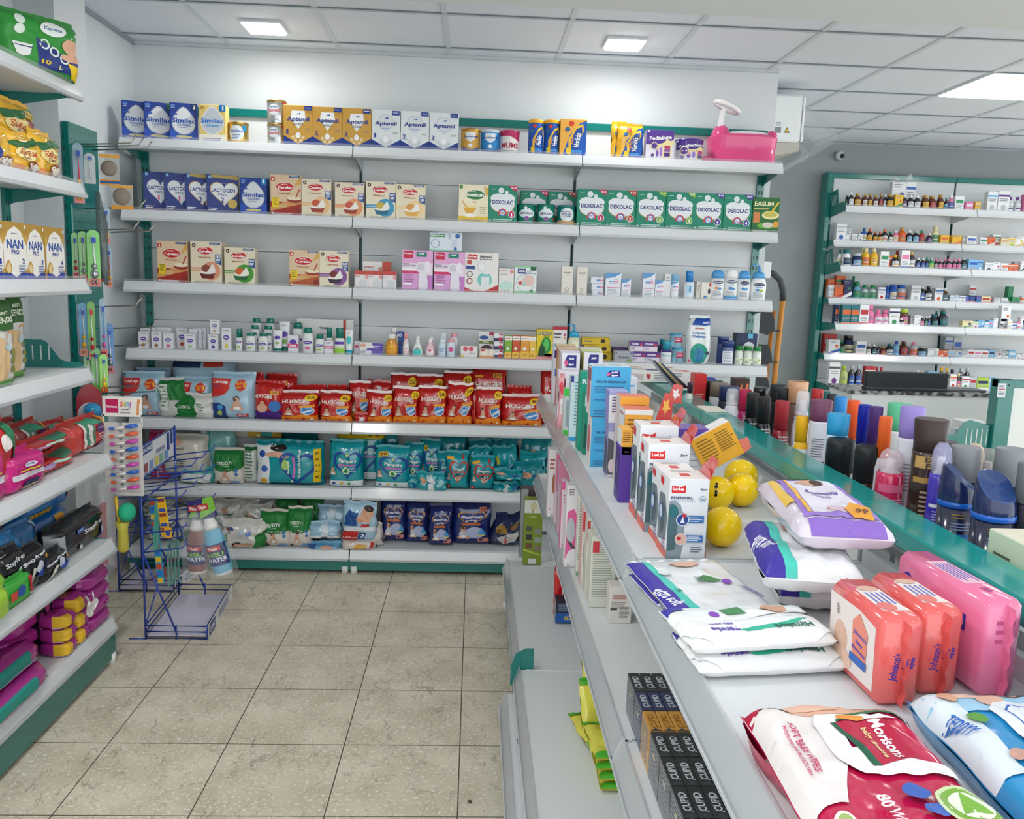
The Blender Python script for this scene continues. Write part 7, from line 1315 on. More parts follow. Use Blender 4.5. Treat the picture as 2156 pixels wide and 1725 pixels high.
# tipped yellow carton and the four yellow balls
q = B().box(-.045, .045, 0, .05, 0, .075, 'e8aa2c', .001, side='dcdcd8', top='e9e9e6'); q.art(plane((-.045, 0, 0), (.09, 0, 0), (0, 0, .075)), [('l', .1, .85, .5, 8, .09, '8a6a1c'), ('r', .55, .3, .8, .6, 'd89c28'), ('l', .55, .85, .95, 8, .07, '8a6a1c'), ('r', 0, 0, .3, .25, '9a9a80')], sub=0)
f = B().prism([(.045, .0), (.062, .004), (.064, .026), (.045, .030)], 1, .0, .0015, 'e07a68')
p = onY(1523, 945, 1.71)
thing('carton', 'small yellow carton tipped over above the yellow balls', 'carton', [('body', q), ('flap', f)], (p.x, 1.69, p.z-.026), (0, math.radians(-30), math.radians(0)))
def ball(px, py, r_px, lab, face=None, Z=None):
    """rests on the deck: find the distance at which the seen ball touches it"""
    d = ray(px, py)
    Y = 1.0
    for _ in range(30): r = r_px/FPX*Y; Y = (DZ+r-1.35 if Z is None else Z-1.35)/d.z*d.y
    r = r_px/FPX*Y*.98; q = B().ball((0, 0, 0), r, r, r, 'ffd400p', 28, 18); ps = [('shell', q)]
    if face:
        e_ = B()
        for (ax, az) in face:
            t = Vector((ax, -math.sqrt(max(0, 1-ax*ax-az*az)), az))*r*1.002; u = t.cross(Vector((0, 0, 1))).normalized(); v = u.cross(t).normalized()
            e_.add([t*1.002]+[t*1.002+(u*math.cos(a*.5236)*.13+v*math.sin(a*.5236)*.2)*r-t*.02 for a in range(12)], [(0, i+1, (i+1) % 12+1) for i in range(12)], '1c1a14p')
        ps.append(('printed_eyes', e_))
    return thing('ball', lab, 'ball', ps, (EYE.x+d.x/d.y*Y, Y, (DZ+r+.0006) if Z is None else Z), 0, 'yellow balls on the deck')
ball(1520, 1109, 45, 'yellow ball nearest the camera with no face showing')
ball(1510, 1038, 38, 'yellow ball with two dark printed eyes behind the nearest one', [(-.30, .62), (-.35, .2)])
ball(1561, 1031, 38, 'yellow ball to the right of the one with printed eyes')
ball(1560, 1003, 38, 'yellow ball farthest back against the rail')
# ---- wipes
def lie(w, L, t, col, art, x, y, z, rz, lab, seed, **kw):
    n, c, P = soft(w, L, t, col, art, seed=seed, gu=30, gv=34, p=kw.pop('p', 10), q_=kw.pop('q_', 9), sub=22, lift_=5, wr=kw.pop('wr', .0022), name='wipes_pack', cat='wipes pack', seal=kw.pop('seal', .012), **kw)
    return thing(n, lab, c, P, (x, y, z+t), (-math.pi/2, 0, math.radians(rz)), 'wipes packs on the near deck')
RED = 'c2134ag'
A_mor = [('p', [(0, .55), (.12, .58), (.3, .64), (.45, .86), (.8, .90), (1, .86), (1, 1), (0, 1)], 'e8e2df'), ('p', [(.0, .28), (.2, .30), (.42, .62), (.36, .72), (0, .72)], 'e9e3e1'), ('p', [(.10, .95), (.3, .86), (.85, .90), (.9, .99), (.2, 1)], 'dfae94'), ('e', .8, .95, .12, .04, 'c98f74'), ('e', .93, .965, .05, .035, '4a3428'), ('e', .35, .92, .2, .03, 'e3b8a0'), ('p', [(0, .9), (.12, .97), (.1, 1), (0, 1)], 'b8123c'), ('p', [(.42, .84), (.74, .90), (.96, .86), (.99, .84), (.75, .88), (.44, .80)], '2a6a4a'),
         ('p', [(.30, .78), (.36, .86), (.78, .86), (.86, .82), (.46, .82), (.44, .62), (.98, .50), (.97, .44), (.42, .46), (.30, .52)], 'eceaea'), ('p', [(.42, .80), (.76, .82), (.80, .56), (.50, .50)], 'b5143f'), ('p', [(.42, .80), (.45, .80), (.54, .50), (.49, .50)], '1f5a44'), ('t', 'Morisons', .70, .68, .42, .05, 'f4e9ec', -90), ('t', 'baby dreams', .60, .66, .36, .030, 'f0d8a0', -90), ('e', .56, .83, .09, .022, 'e8963c'), ('t', 'SOFT BABY WIPES', .15, .62, .52, .026, 'c04a6c', -90), ('t', 'MOISTURISES AND PROTECTS SKIN', .10, .60, .50, .013, 'c04a6c', -90),
         ('c', .10, .20, .055, 'e6e6d8'), ('c', .10, .20, .035, '9ab06a'), ('c', .16, .10, .055, 'e6e6d8'), ('c', .16, .10, .035, '9ab84a'), ('c', .60, .34, .07, '3a62b4'), ('e', .62, .24, .07, .03, '3a62b4'), ('c', .82, .26, .17, 'c9d8a8'), ('c', .82, .26, .145, '7aa83c'), ('c', .82, .26, .11, 'e3e8d4'), ('p', [(.74, .22), (.9, .22), (.82, .33)], '7ab03c'), ('t', '80 WIPES', .38, .20, .36, .045, 'f0dce2', -90)]
lie(.150, .245, .050, RED, A_mor, .352, .538, DZ+.0005, 0, 'large crimson and white wipes pack lying nearest the camera', 401, back='c2134ag', wr=.0045)
A_ted = [('p', [(0, .80), (1, .80), (1, 1), (0, 1)], '9fcfe8'), ('p', [(0, .4), (.16, .4), (.2, 1), (0, 1)], 'dfeaf2'), ('e', .42, .955, .22, .035, 'e2bda6'), ('e', .60, .96, .11, .035, '6a4a3a'), ('e', .3, .93, .12, .03, 'e6c8b4'), ('e', .4, .88, .08, .05, 'e0b8a0'),
         ('p', [(.32, .80), (.40, .86), (.95, .86), (1, .82), (1, .46), (.92, .42), (.42, .42), (.32, .48)], 'e6ecf0'), ('p', [(.40, .79), (.46, .83), (.93, .83), (.93, .46), (.42, .46), (.40, .5)], '2f6ac0'), ('p', [(.41, .785), (.465, .82), (.92, .82), (.92, .47), (.43, .47), (.41, .505)], 'eaf0f3'), ('t', 'TEDDYY', .76, .66, .42, .085, '2a62b8', -90), ('t', 'WET WIPES', .62, .68, .28, .03, '7a9ac8', -90), ('r', .53, .55, .55, .76, '9ab4d8'), ('c', .15, .90, .06, 'd8a888'), ('c', .18, .74, .055, '5a9a3c'), ('c', .2, .5, .055, 'c89a8c'), ('p', [(.05, .0), (1, 0), (1, .3), (.5, .36), (.1, .3)], '2188c8'), ('t', 'TEDDYY', .05, .70, .2, .05, '2f6ac0', -78)]
lie(.165, .27, .050, '2a94d0g', A_ted, .532, .545, DZ+.0005, -3, 'large sky blue wipes pack with a white lid panel lying beside the crimson one', 402, wr=.0045)
n, c, P = brick(.17, .115, .06, '3a9ad4g', [('r', .1, .3, .5, .8, '9ccbe8'), ('e', .2, .25, .12, .2, '4a3a34'), ('r', .4, .1, .7, .9, 'e6ecf0')], [('r', 0, .6, 1, 1, '8ac4e4'), ('t', 'BABY WIPES', .5, .5, .8, .08, '2a5a9a'), ('e', .6, .15, .3, .2, '3a2a24')], [('r', 0, .2, 1, .8, 'b9dcf0')])
thing(n, 'sky blue wipes pack standing at the right edge of the picture', c, P, (.612, .775, DZ+.0005), math.radians(-90), 'wipes packs on the near deck')
JC = 'e2625eg'
JF = [('p', [(.06, .1), (.0, .9), (.6, .92), (.92, .86), (.95, .1)], 'e9ddd8'), ('e', .28, .4, .14, .2, 'ddb29a'), ('e', .26, .5, .1, .12, 'e0b8a2'), ('e', .34, .2, .2, .12, 'e3bca6'), ('p', [(.5, .75), (.62, .88), (.8, .7), (.8, .3), (.62, .3), (.52, .4)], 'e88a74'), ('t', "Johnson's", .66, .62, .26, .08, '3a4ab0', -6), ('t', 'baby', .66, .52, .14, .06, '3a4ab0', -6), ('t', 'skincare wipes', .66, .43, .26, .06, '3a4ab0', -6), ('r', .5, .26, .82, .36, '2f62b4'), ('t', 'OPEN', .2, .75, .1, .05, '4a4a4a', -70)]
JS = [('t', "Johnson's", .36, .45, .7, .14, '4a3a9a', 82), ('t', 'baby', .62, .5, .3, .1, '4a3a9a', 82), ('t', 'wipes', .8, .5, .3, .08, '4a3a9a', 82)]
JT = [('r', .30, .15, .86, .85, 'e9e0dc'), ('l', .4, .75, .8, 4, .15, '6a6ab8'), ('e', .76, .4, .1, .25, 'e27a72'), ('e', .3, .5, .07, .3, 'd8b09a')]
for k, (x, y, rz, lab) in enumerate(((.447, .925, -88, 'coral red wipes pack standing on edge with a baby picture'), (.507, .952, -88, 'coral red wipes pack standing behind the one with the baby picture'))):
    n, c, P = brick(.128, .104, .050, JC, JF, JS, JT, seed=k)
    thing(n, lab, c, P, (x, y, DZ+.0005), math.radians(rz), 'wipes packs on the near deck')
n, c, P = brick(.185, .116, .046, 'e878a0g', [('c', .14, .75, .06, '2a2f9a'), ('r', .62, .58, .82, .76, '3a3aa8'), ('t', '72 + 80', .72, .67, .16, .08, 'e9e6f4')], [('l', .2, .8, .8, 3, .1, 'c85a8a')], [('r', .25, .15, .7, .85, 'eab4c8'), ('l', .3, .75, .66, 5, .12, '5a5ab8'), ('t', 'bb', .82, .5, .08, .3, 'b83a8a')])
thing(n, 'long rose pink wipes pack standing against the teal rail', c, P, (.572, .975, DZ+.0005), math.radians(-86), 'wipes packs on the near deck')
HW = 'e9ebecg'
A_hm = [('r', 0, 0, .16, 1, '3b2f9a'), ('p', [(.16, 0), (.26, 0), (.20, 1), (.14, 1)], '4ac4b4'), ('t', 'extra soft', .08, .28, .42, .09, 'e6e6f4', -80), ('t', '24', .22, .36, .06, .06, '3a8a6a'), ('e', .55, .86, .16, .05, 'd8b09a'), ('p', [(.5, .55), (.62, .62), (.75, .5), (.62, .5)], '4a8a4a'), ('c', .78, .48, .05, '8a4ab8'), ('t', 'Himalaya', .92, .3, .3, .05, '5a5ab0', -72), ('l', .5, .58, .6, 4, .03, '6a8a7a'), ('e', .25, .68, .06, .05, 'd5dcdc')]
lie(.150, .215, .012, HW, A_hm, .352, 1.058, DZ+.0005, 8, 'white wipes pack with a navy left band, lower of two by the deck edge', 410)
lie(.150, .215, .014, HW, A_hm, .347, 1.064, DZ+.0145, 8, 'white wipes pack with a navy left band, upper of two by the deck edge', 411)
A_g = [('e', .5, .5, .6, .62, 'eceeee'), ('p', [(0, .55), (.2, .6), (.6, .75), (1, .6), (1, 1), (0, 1)], 'e4eaea'), ('p', [(.35, .2), (.9, .42), (.8, .30), (.4, .14)], '3ab89a'), ('t', 'gentle', .27, .22, .2, .14, '6a52b0', 180), ('t', 'baby wipes', .27, .34, .16, .06, '6a52b0', 180), ('t', 'Himalaya', .75, .25, .26, .13, '2a6a5a', 180), ('c', .28, .6, .035, '8a4ab8'), ('p', [(.35, .75), (.5, .8), (.52, .62), (.38, .62)], '4a8a5a'), ('e', .74, .72, .09, .12, 'd0a084'), ('r', 0, .8, .12, 1, '3a3aa0')]
lie(.185, .105, .024, HW, A_g, .362, .925, DZ+.0005, 6, 'white wipes pack with upside-down lettering, lower of two in the middle of the deck', 412, q_=4, p=14)
lie(.185, .105, .024, HW, A_g, .352, .935, DZ+.026, 8, 'white wipes pack with upside-down lettering, upper of two in the middle of the deck', 413, q_=4, p=14)
A_w = [('r', 0, 0, .2, 1, '3b2f9a'), ('p', [(.2, 0), (.32, 0), (.3, 1), (.2, 1)], '4ac4b4'), ('t', 'extra soft', .1, .4, .5, .1, 'e6e6f4', -80), ('t', 'gentle baby wipes', .86, .5, .6, .08, '5a4a9a', -78), ('e', .5, .7, .15, .1, 'd8b09a'), ('l', .45, .5, .7, 3, .05, '9a9ab0')]
for k, (x, y, z, rz, lab) in enumerate(((.500, 1.12, .0005, -8, 'white and navy wipes pack at the bottom of the pile of three'), (.450, 1.05, .052, -11, 'white and navy wipes pack in the middle of the pile of three'))):
    lie(.128, .225, .048, HW, A_w, x, y, DZ+z, rz, lab, 415+k, q_=7, p=8, wr=.004)
A_p = [('p', [(.1, .1), (.2, .95), (.95, .95), (.9, .1)], '9a78cc'), ('p', [(.24, .16), (.3, .88), (.86, .88), (.82, .2)], 'e4e0ec'), ('p', [(.12, .0), (.9, 0), (.9, .08), (.12, .08)], '8a68c0'), ('p', [(.22, .15), (.30, .93), (.26, .95), (.17, .15)], 'e8b84a'), ('e', .5, .80, .14, .06, 'd8a88c'), ('e', .62, .81, .08, .05, '4a342a'), ('t', 'Romsons', .55, .58, .36, .07, '6a5aa8', -12), ('t', 'comfy', .5, .48, .22, .05, '8a7ab8', -12), ('p', [(.02, .35), (.12, .35), (.14, .85), (.06, .85)], 'e6bc4c'), ('p', [(.62, .1), (.82, .08), (.9, .3), (.72, .36), (.6, .24)], 'e8a030'), ('t', '99', .76, .2, .14, .1, '7a3a1c', -14), ('o', .5, .22, .1, .015, 'd0503c'), ('p', [(.3, .97), (.62, .97), (.6, .9), (.34, .92)], '7ac04a')]
lie(.128, .27, .046, 'dcd2e0g', A_p, .505, 1.08, DZ+.102, -6, 'lilac and white wipes pack with a yellow price badge on top of the pile', 420, q_=7, p=8, wr=.0035)
# ================================================================== sprays on the far side
def spray(px, py, pw, X, kind, col, cap, lab, art=(), fl=1.0, band=(.05, .62), **kw):
    Y, h, w = rcan(px, py, pw, X, DZ)
    n, c, P = btl(w, h, kind, col, cap, art, fl, 20, band=band, name='spray_can', cat='spray can', **kw)
    if cap[-1] == 't': P.append(('nozzle', B().lathe([(.40*w, h*.70), (.38*w, h*.74), (.2*w, h*.78), (.19*w, h*.86), (.16*w, h*.88)], 'e9e4ea', 14, cy=w*fl/2)))
    return thing(n, lab, c, P, (X, Y-w*fl/2, DZ+.0006), 0, 'spray cans on the far side deck')
PROF['slim'] = ([(.47, 0), (.5, .01), (.5, .48), (.40, .58), (.36, .60)], [(.40, .60), (.40, .985), (.38, 1)])
PROF['tall'] = ([(.48, 0), (.5, .01), (.5, .74), (.49, .76)], [(.48, .75), (.49, .85), (.52, .99), (.49, 1)])
PROF['mist'] = ([(.48, 0), (.5, .01), (.5, .56), (.36, .68), (.34, .70)], [(.38, .70), (.38, .9), (.34, .98), (.24, 1)])
PROF['wcap'] = ([(.46, 0), (.5, .03), (.5, .5), (.485, .52)], [(.5, .52), (.505, .92), (.47, .985), (.40, 1)])
PROF['globe'] = ([(.48, 0), (.5, .01), (.5, .70), (.46, .74)], [(.45, .74), (.46, .86), (.38, .95), (.2, 1)])
TX1 = [('l', .3, .8, .8, 7, .08, 'b8b8b8'), ('r', .72, .86, .78, .9, '4ac04a')]
WL = lambda c: [('l', .1, .9, .6, 8, .05, '8a8a92'), ('r', .5, .05, .85, .45, c), ('r', .82, .1, .92, .85, c)]
S = spray
S(1586, 828, 33, .765, 'slim', '1c1c1fp', '1b1b1e', 'black slim spray with a slanted cap beside the other black slim one', TX1)
S(1610, 837, 35, .765, 'slim', '1c1c1fp', '1b1b1e', 'black slim spray with a flat cap left of the dark red one', TX1)
S(1648, 845, 37, .765, 'slim', '8a1420p', 'a0222c', 'dark red slim spray with a red cap', TX1)
S(1690, 877, 36, .765, 'neck', 'e4e2e6', 'efb50e', 'yellow shouldered spray with a yellow cap and white body', [('r', 0, .85, 1, 1, 'efb50e'), ('l', .2, .7, .9, 10, .06, '8a8aa0')])
S(1731, 843, 45, .80, 'tall', 'dfe0e8', '74415f', 'tall white spray with a mauve cap', WL('5a2a6a'))
S(1767, 872, 46, .785, 'tall', 'd3e4f2', '2f9fd6', 'white and pale blue spray with a sky blue flared cap', [('r', 0, .85, 1, 1, 'eceef2'), ('l', .2, .7, .8, 4, .06, '9ac0e0')])
S(1772, 924, 60, .775, 'wcap', '16301ag', '1c2024', 'short wide black spray with a green body', [('r', .4, .6, .48, .75, '4ac04a')])
S(1829, 938, 55, .78, 'wcap', '3a1410g', '1c1e21', 'short wide black spray with a dark red streaked body', [('p', [(.6, 0), (1, .3), (1, .4), (.6, .1)], 'a02a1c'), ('p', [(.5, .2), (1, .6), (1, .7), (.5, .3)], 'a02a1c'), ('r', .6, .7, .68, .82, '4ac04a')])
S(1879, 946, 57, .775, 'globe', 'd42a5cg', 'ecd4dct', 'bright pink spray with a clear domed cap', [('r', 0, .84, 1, 1, 'e06a90'), ('l', .25, .7, .8, 3, .05, 'f0b0c8'), ('o', .5, .5, .07, .02, 'f4c8d8'), ('l', .25, .35, .8, 5, .05, 'f0b0c8')])
S(1895, 850, 48, .86, 'tall', 'e2e8e6', '5cbf90', 'tall white spray with a mint green cap', WL('1f9a6a'))
S(1923, 857, 50, .815, 'tall', 'dfe0ea', '9a86cf', 'tall white spray with a lilac cap', WL('7a6ac8'))
S(1963, 883, 68, .80, 'tall', '3b2620g', '3a2a28', 'large dark brown spray with gold lettering bands', [('r', 0, .86, 1, .99, 'c09a5a'), ('t', 'EXTRA', .5, .955, .5, .05, '3b2620'), ('t', 'FREE', .5, .89, .45, .055, '3b2620'), ('r', 0, .70, 1, .76, 'b08a4a'), ('l', .2, .6, .8, 8, .05, 'b9a08a'), ('r', 0, .0, 1, .16, 'cfcfcf')], band=(.05, .74))
S(1991, 930, 60, .865, 'wcap', '1c1d20p', '2a2c30', 'dark capped spray behind the purple domed one')
S(1987, 933, 46, .795, 'globe', '4a3ab8g', 'c9c8ect', 'violet spray with a clear domed cap', [('r', 0, .72, 1, .77, 'e6e6f2'), ('l', .15, .66, .85, 14, .04, 'b8b4e8'), ('r', 0, .0, 1, .3, '8a7ad0')])
S(2034, 941, 64, .845, 'can', '12182a', '808488', 'navy spray with a grey cap behind the left navy one')
S(2055, 935, 44, .95, 'globe', 'd8b090', 'e6cdb4k', 'spray with a beige domed cap')
S(2083, 946, 48, .895, 'globe', '3a2824g', 'cfc6c2t', 'brown spray with a clear domed cap')
S(2132, 945, 66, .90, 'can', '14182a', '84888c', 'navy spray with a grey cap behind the right navy one')
S(2168, 975, 44, .84, 'can', '14182a', '6c7074', 'dark spray with a grey cap cut by the right edge')
# slant-capped navy cans
def slant(px, py, pw, X, lab, face):
    Y, h, w = rcan(px, py, pw, X, DZ); r = w/2
    b = B().lathe([(r*.9, 0), (r*.93, .01), (r*.95, h*.60)], '131c3cg', 24)
    b.lathe([(r*.965, h*.60), (r*1.0, h*.605), (r*1.0, h*.645), (r*.965, h*.65)], '1f62c4p', 24)
    def Sx(u, v, o): t = (u-.5)*1.8; return ((r*.96+o)*math.sin(t), -(r*.96+o)*math.cos(t), h*(.05+.52*v))
    b.art(Sx, [('l', .1, .95, .5, 2, .05, 'a08a4a'), ('l', .1, .8, .8, 3, .05, '8a9ac0'), ('r', .3, .5, .8, .62, '2a6ab8'), ('r', .8, .48, .95, .64, 'c9d0dc'), ('l', .1, .4, .8, 3, .05, '8a9ac0')])
    c = B(); nu, nv = 28, 10
    def Sc(u, v, o):
        t = 2*math.pi*u; rr = r*(.965-.10*v*v); x, y = rr*math.cos(t), rr*math.sin(t)
        top = h*(.865+.125*math.tanh(1.5*(-(x*face[0]+y*face[1]))/r)); return (x, y, h*.65+(top-h*.65)*v)
    c.surf(Sc, nu, nv, '1b2b55p')
    n0 = len(c.v); ring = [Sc(i/nu, 1, 0) for i in range(nu)]; cen = (0, 0, sum(p[2] for p in ring)/nu+.001)
    ins = [tuple(Vector(p).lerp(Vector(cen), .06)+Vector((0, 0, .001))) for p in ring]
    c.add(ring+ins, [(i, (i+1) % nu, nu+(i+1) % nu, nu+i) for i in range(nu)], '3a5084p', True); c.add(ins+[cen], [(i, (i+1) % nu, nu) for i in range(nu)], '2a4274p', False)
    thing('roll_on_can', lab, 'spray can', [('body', b), ('cap', c)], (X, Y, DZ+.0006), 0, 'navy slant capped cans')
slant(2024, 972, 80, .795, 'navy can with a slanted cap and bright blue ring, left of two', (.75, -.5))
slant(2103, 990, 92, .80, 'navy can with a slanted cap and bright blue ring, right of two', (.1, -.95))
for px, py, pw, X, kd, c_, cp, lab in ((1503, 802, 40, .80, 'can', '1a1b1e', '2a2b2d', 'wide black cap spray, leftmost of the far row'), (1516, 807, 41, .80, 'can', 'c9ccd2', '7c6f60', 'silver spray with a taupe cap'), (1536, 814, 42, .80, 'can', '2a2f3a', '1f2f5c', 'dark spray with a wide navy cap'),
    (1543, 819, 33, .765, 'mist', 'e6e4ec', 'eceff2t', 'white spray with a clear cap, the left one'), (1570, 821, 31, .80, 'slim', 'a8145ap', 'c02050', 'magenta slim spray with a pink cap'), (1603, 816, 32, .84, 'can', '1b1c1e', '0e0f11p', 'glossy black capped spray'), (1640, 810, 35, .92, 'can', '1b1c1e', '25272b', 'wide black capped spray behind the dark red one'),
    (1648, 818, 26, .86, 'can', '1b1c1e', '1f2125', 'narrow black capped spray behind the dark red one'), (1681, 803, 44, .90, 'can', '6a5048p', 'd3a07ap', 'brown spray with a large rounded beige cap'), (1692, 823, 36, .815, 'mist', 'e6e4ec', 'eceff2t', 'white spray with a clear cap, the right one'), (1722, 820, 31, .885, 'slim', 'a02028p', 'b3282a', 'red slim spray behind the mauve one'),
    (1739, 825, 27, .93, 'slim', '12504cp', '17605c', 'teal slim spray behind the mauve one'), (1752, 830, 25, .91, 'slim', '1b1c1e', '26292b', 'black slim spray between the teal and the blue one'), (1771, 836, 32, .875, 'slim', '1f7ac8p', '2a86d0', 'bright blue slim spray behind the sky blue one'), (1799, 844, 33, .855, 'slim', 'd85a1cp', 'e8561c', 'orange slim spray, farther of two'),
    (1822, 853, 34, .835, 'slim', '1a2ab8p', '0f1c9c', 'royal blue slim spray with a slanted cap'), (1846, 857, 35, .82, 'slim', '4a1f78p', '4a2870', 'purple slim spray beside the royal blue one'), (1866, 878, 38, .80, 'neck', 'd8d8e0', 'ea6422', 'orange shouldered spray, nearer of two')):
    S(px, py, pw, X, kd, c_, cp, lab, TX1 if kd in ('can', 'slim') else [('l', .2, .6, .8, 6, .07, '8a8a9a')])
R = Row(DZ, 2.75, (1430, 780, 5.014), 'small goods at the far end of the far side deck', 'far side deck')
R(btl, 82, 152, 132, 'small nail paint bottle with a plum cap, right one @', 'jar', 'e6dfd8', '3a1f34p', dy=-.1)
R(ctn, 160, 286, 42, 'red carton with white print standing behind the sprays @', 'c8262a', [('l', .15, .6, .9, 9, .05, 'e8b0a8')], d=.06, side='d8605a')
R(ctn, 292, 380, 86, 'blue lidded box behind the red carton @', '1f3fa8', (), d=.05, dy=.2)
R(ctn, 578, 738, 92, 'dark carton with an orange flame print @', '3a2018', [('p', [(.45, .1), (.6, .1), (.75, .5), (.95, .9), (.8, .9), (.6, .6), (.5, .9), (.35, .8), (.5, .5)], 'd8743c'), ('p', [(.1, .2), (.3, .5), (.2, .8), (.05, .6)], 'b8502c')], d=.05, dy=.0)
thing('card', 'small cream card lying on the far part of the teal rail', 'card', [('card', B().box(-.03, .03, -.05, .05, 0, .004, 'ece7d6'))], (.69, 2.42, .9955))
R.c = (1220, 740, 6.634); R.Y = 2.62
# cream carton on the far side deck
q = ctn(.118, .123, 'cfdcc0', [('o', .5, .35, .3, .02, '7a8a74'), ('l', .2, .85, .8, 3, .08, '5a6a5a')], d=.10, top='ece6cf', side='cddbc0', sart=[('o', .5, .4, .35, .012, '6a7a66'), ('l', .15, .75, .6, 3, .07, '5a6a5a'), ('r', .7, .3, .72, .6, '4a5a4a')], tart=[('r', .45, .3, .8, .6, 'e4cdb4')])
thing(q[0], 'cream and pale green carton at the right edge in front of the navy cans', 'carton', q[2], (.802, 1.055, DZ+.0006))
# ---- middle deck
R = Row(RZ[1], 2.40, cR, 'cartons on the middle deck of the right aisle rack', 'middle aisle deck')
R(ctn, 122, 182, 855, 'white carton with a brown figure at the far end @', 'e6e0e2', [('e', .7, .5, .2, .15, 'a8684a'), ('l', .15, .85, .8, 3, .06, 'b85a5a'), ('c', .3, .12, .08, 'e07aa0')], d=.05, dy=.35, side='d9d0d2')
R(ctn, 178, 232, 890, 'pink and white thin carton, second from the far end @', 'e2c4d0', [('r', 0, .5, .5, 1, 'd86a94'), ('c', .7, .1, .1, 'd03a6a')], d=.04, dy=.24)
R(ctn, 195, 270, 940, 'clear front carton behind the pink topped ones @', 'c0a4b0', [('r', 0, .7, 1, 1, 'd0809c')], d=.04, dy=.14)
R(ctn, 218, 262, 1085, 'narrow carton with a bright pink top @', 'e4d0da', [('r', 0, .88, 1, 1, 'e0609a'), ('l', .3, .8, .8, 3, .05, 'c05a7a'), ('c', .4, .08, .14, 'e07aa8')], d=.04, side='e27aa6', dy=.0)
R(ctn, 255, 345, 1115, 'white and pink carton with a clear product window @', 'e4dfe2', [('p', [(.0, .1), (.3, .2), (.9, .25), (1, .6), (.6, .72), (.1, .68)], 'df5f9a'), ('e', .4, .45, .34, .16, 'b9bcc0'), ('p', [(.05, .35), (.5, .3), (.95, .22), (.5, .24)], '4a4a50'), ('l', .15, .95, .6, 3, .03, '8a7a80')], d=.05, dy=-.15)
R(ctn, 340, 385, 1190, 'narrow pale carton with long fine print and a green foot @', 'd6d8cc', [('l', .15, .95, .85, 22, .035, '8a8f84'), ('r', 0, 0, 1, .06, '7aa88a')], d=.04, dy=-.22)
R(ctn, 372, 430, 1275, 'cream carton with a red strip, fourth from the near end @', 'dcd8cc', [('r', 0, .7, .3, .95, 'c83a44'), ('e', .4, .4, .3, .2, 'a8a4a8')], d=.05, dy=-.30, side='d9b0a8')
R(ctn, 405, 470, 1345, 'cream carton with a red strip, third from the near end @', 'dcd8cc', [('r', 0, .7, .3, .95, 'c83a44')], d=.05, dy=-.36, side='cfc9c0')
R(ctn, 432, 620, 1490, 'cream carton covered in grey fine print, second from the near end @', 'd4d5c8', [('l', .08, .92, .92, 24, .033, '9a9f94'), ('r', .05, .78, .3, .94, 'c83a44')], d=.07, dy=-.44, top='dfddd2')
q = ctn(.052, .088, 'd8d3cc', [('r', .08, .62, .92, .80, 'd9cac4'), ('l', .15, .78, .85, 3, .05, '9a6a5a'), ('l', .08, .58, .92, 4, .05, '8a857e'), ('r', .05, .36, .35, .42, '4a4a4a'), ('l', .45, .45, .95, 9, .035, '8a857e')], d=.045, top='e2dcd6')
thing(q[0], 'cream carton standing alone on the middle aisle deck', 'carton', q[2], (.352, 1.865, RZ[1]+.0005))
rowpx = [(1417, 'black', '24272a'), (1457, 'navy', '2a3358'), (1497, 'gold', 'c08a34'), (1541, 'black', '24272a'), (1594, 'black', '24272a'), (1655, 'black', '24272a')]
hz = .075; ys = [onZ(1340+.45*(y-1417), y, RZ[1]+hz).y for y, _, _ in rowpx]; ys.append(ys[-1]-(ys[-2]-ys[-1])); ys.append(ys[-1]-.045)
XC = onZ(1322, 1419, RZ[1]+hz).x; print('XC', XC, ys)
for i in range(7):
    nm, cc = (rowpx[i][1], rowpx[i][2]) if i < 6 else ('black', '24272a')
    for j in range(5):
        w = .0205; dpt = (ys[i]-ys[i+1])-.0015; x = XC+j*(w+.001)+w/2
        fd = 'b8bcc0' if nm != 'gold' else '8a5c18'
        q = B().box(-w/2, w/2, 0, dpt, 0, hz, cc+'g', .001, side='5a5f66g' if nm == 'black' else cc+'g')
        q.art(plane((-w/2, 0, hz), (w, 0, 0), (0, dpt, 0)), [('t', 'CUPID', .5, .5, 2.1, .16, fd, 90), ('l', .7, .2, .9, 1, .06, fd), ('p', [(0, 0), (1, 0), (.5, .14)], '3a3e42')], sub=0, asp=w/dpt)
        q.art(plane((-w/2, dpt, 0), (0, -dpt, 0), (0, 0, hz)), [('l', .1, .9, .9, 9, .09, '8a8f96'), ('e', .5, .7, .12, .06, 'b9b4a0')], sub=0)
        tag(q.build('carton', None, (x, ys[i+1], RZ[1]+.0005)), '%s wrapped carton in the %s row from the far end of the block, %s column' % (nm, ('first', 'second', 'third', 'fourth', 'fifth', 'sixth', 'seventh')[i], ('first', 'second', 'third', 'fourth', 'fifth')[j]), 'carton', 'small wrapped cartons in a block')
# ---- low deck
R = Row(RZ[2]-.004, 3.33, (1000, 880, 4.793), 'goods on the low deck of the right aisle rack', 'on the low aisle deck')
R(ctn, 500, 685, 832, 'tall olive green carton with lily picture and small photo panels @', '7c942c', [('r', 0, .80, 1, 1, 'dfe0da'), ('p', [(.45, .8), (.5, .8), (.55, .98), (.35, .92)], '9a9a3a'), ('e', .5, .9, .2, .05, 'd0cf9a'), ('t', 'Lily', .5, .74, .4, .03, 'd9d88a')]+[('r', .12+.48*(i % 2), .52-.13*(i//2)-.04*(i % 2), .45+.48*(i % 2), .60-.13*(i//2)-.04*(i % 2), ('5a5a50', '8a9088', '3a3c38', 'a0a8a8', '7a4a3a', '8a7a6a')[i]) for i in range(6)]+[('r', .28, .02, .72, .1, 'd9dcd8'), ('p', [(.0, .22), (1, .14), (1, .16), (0, .25)], 'c0c850')], d=.06)
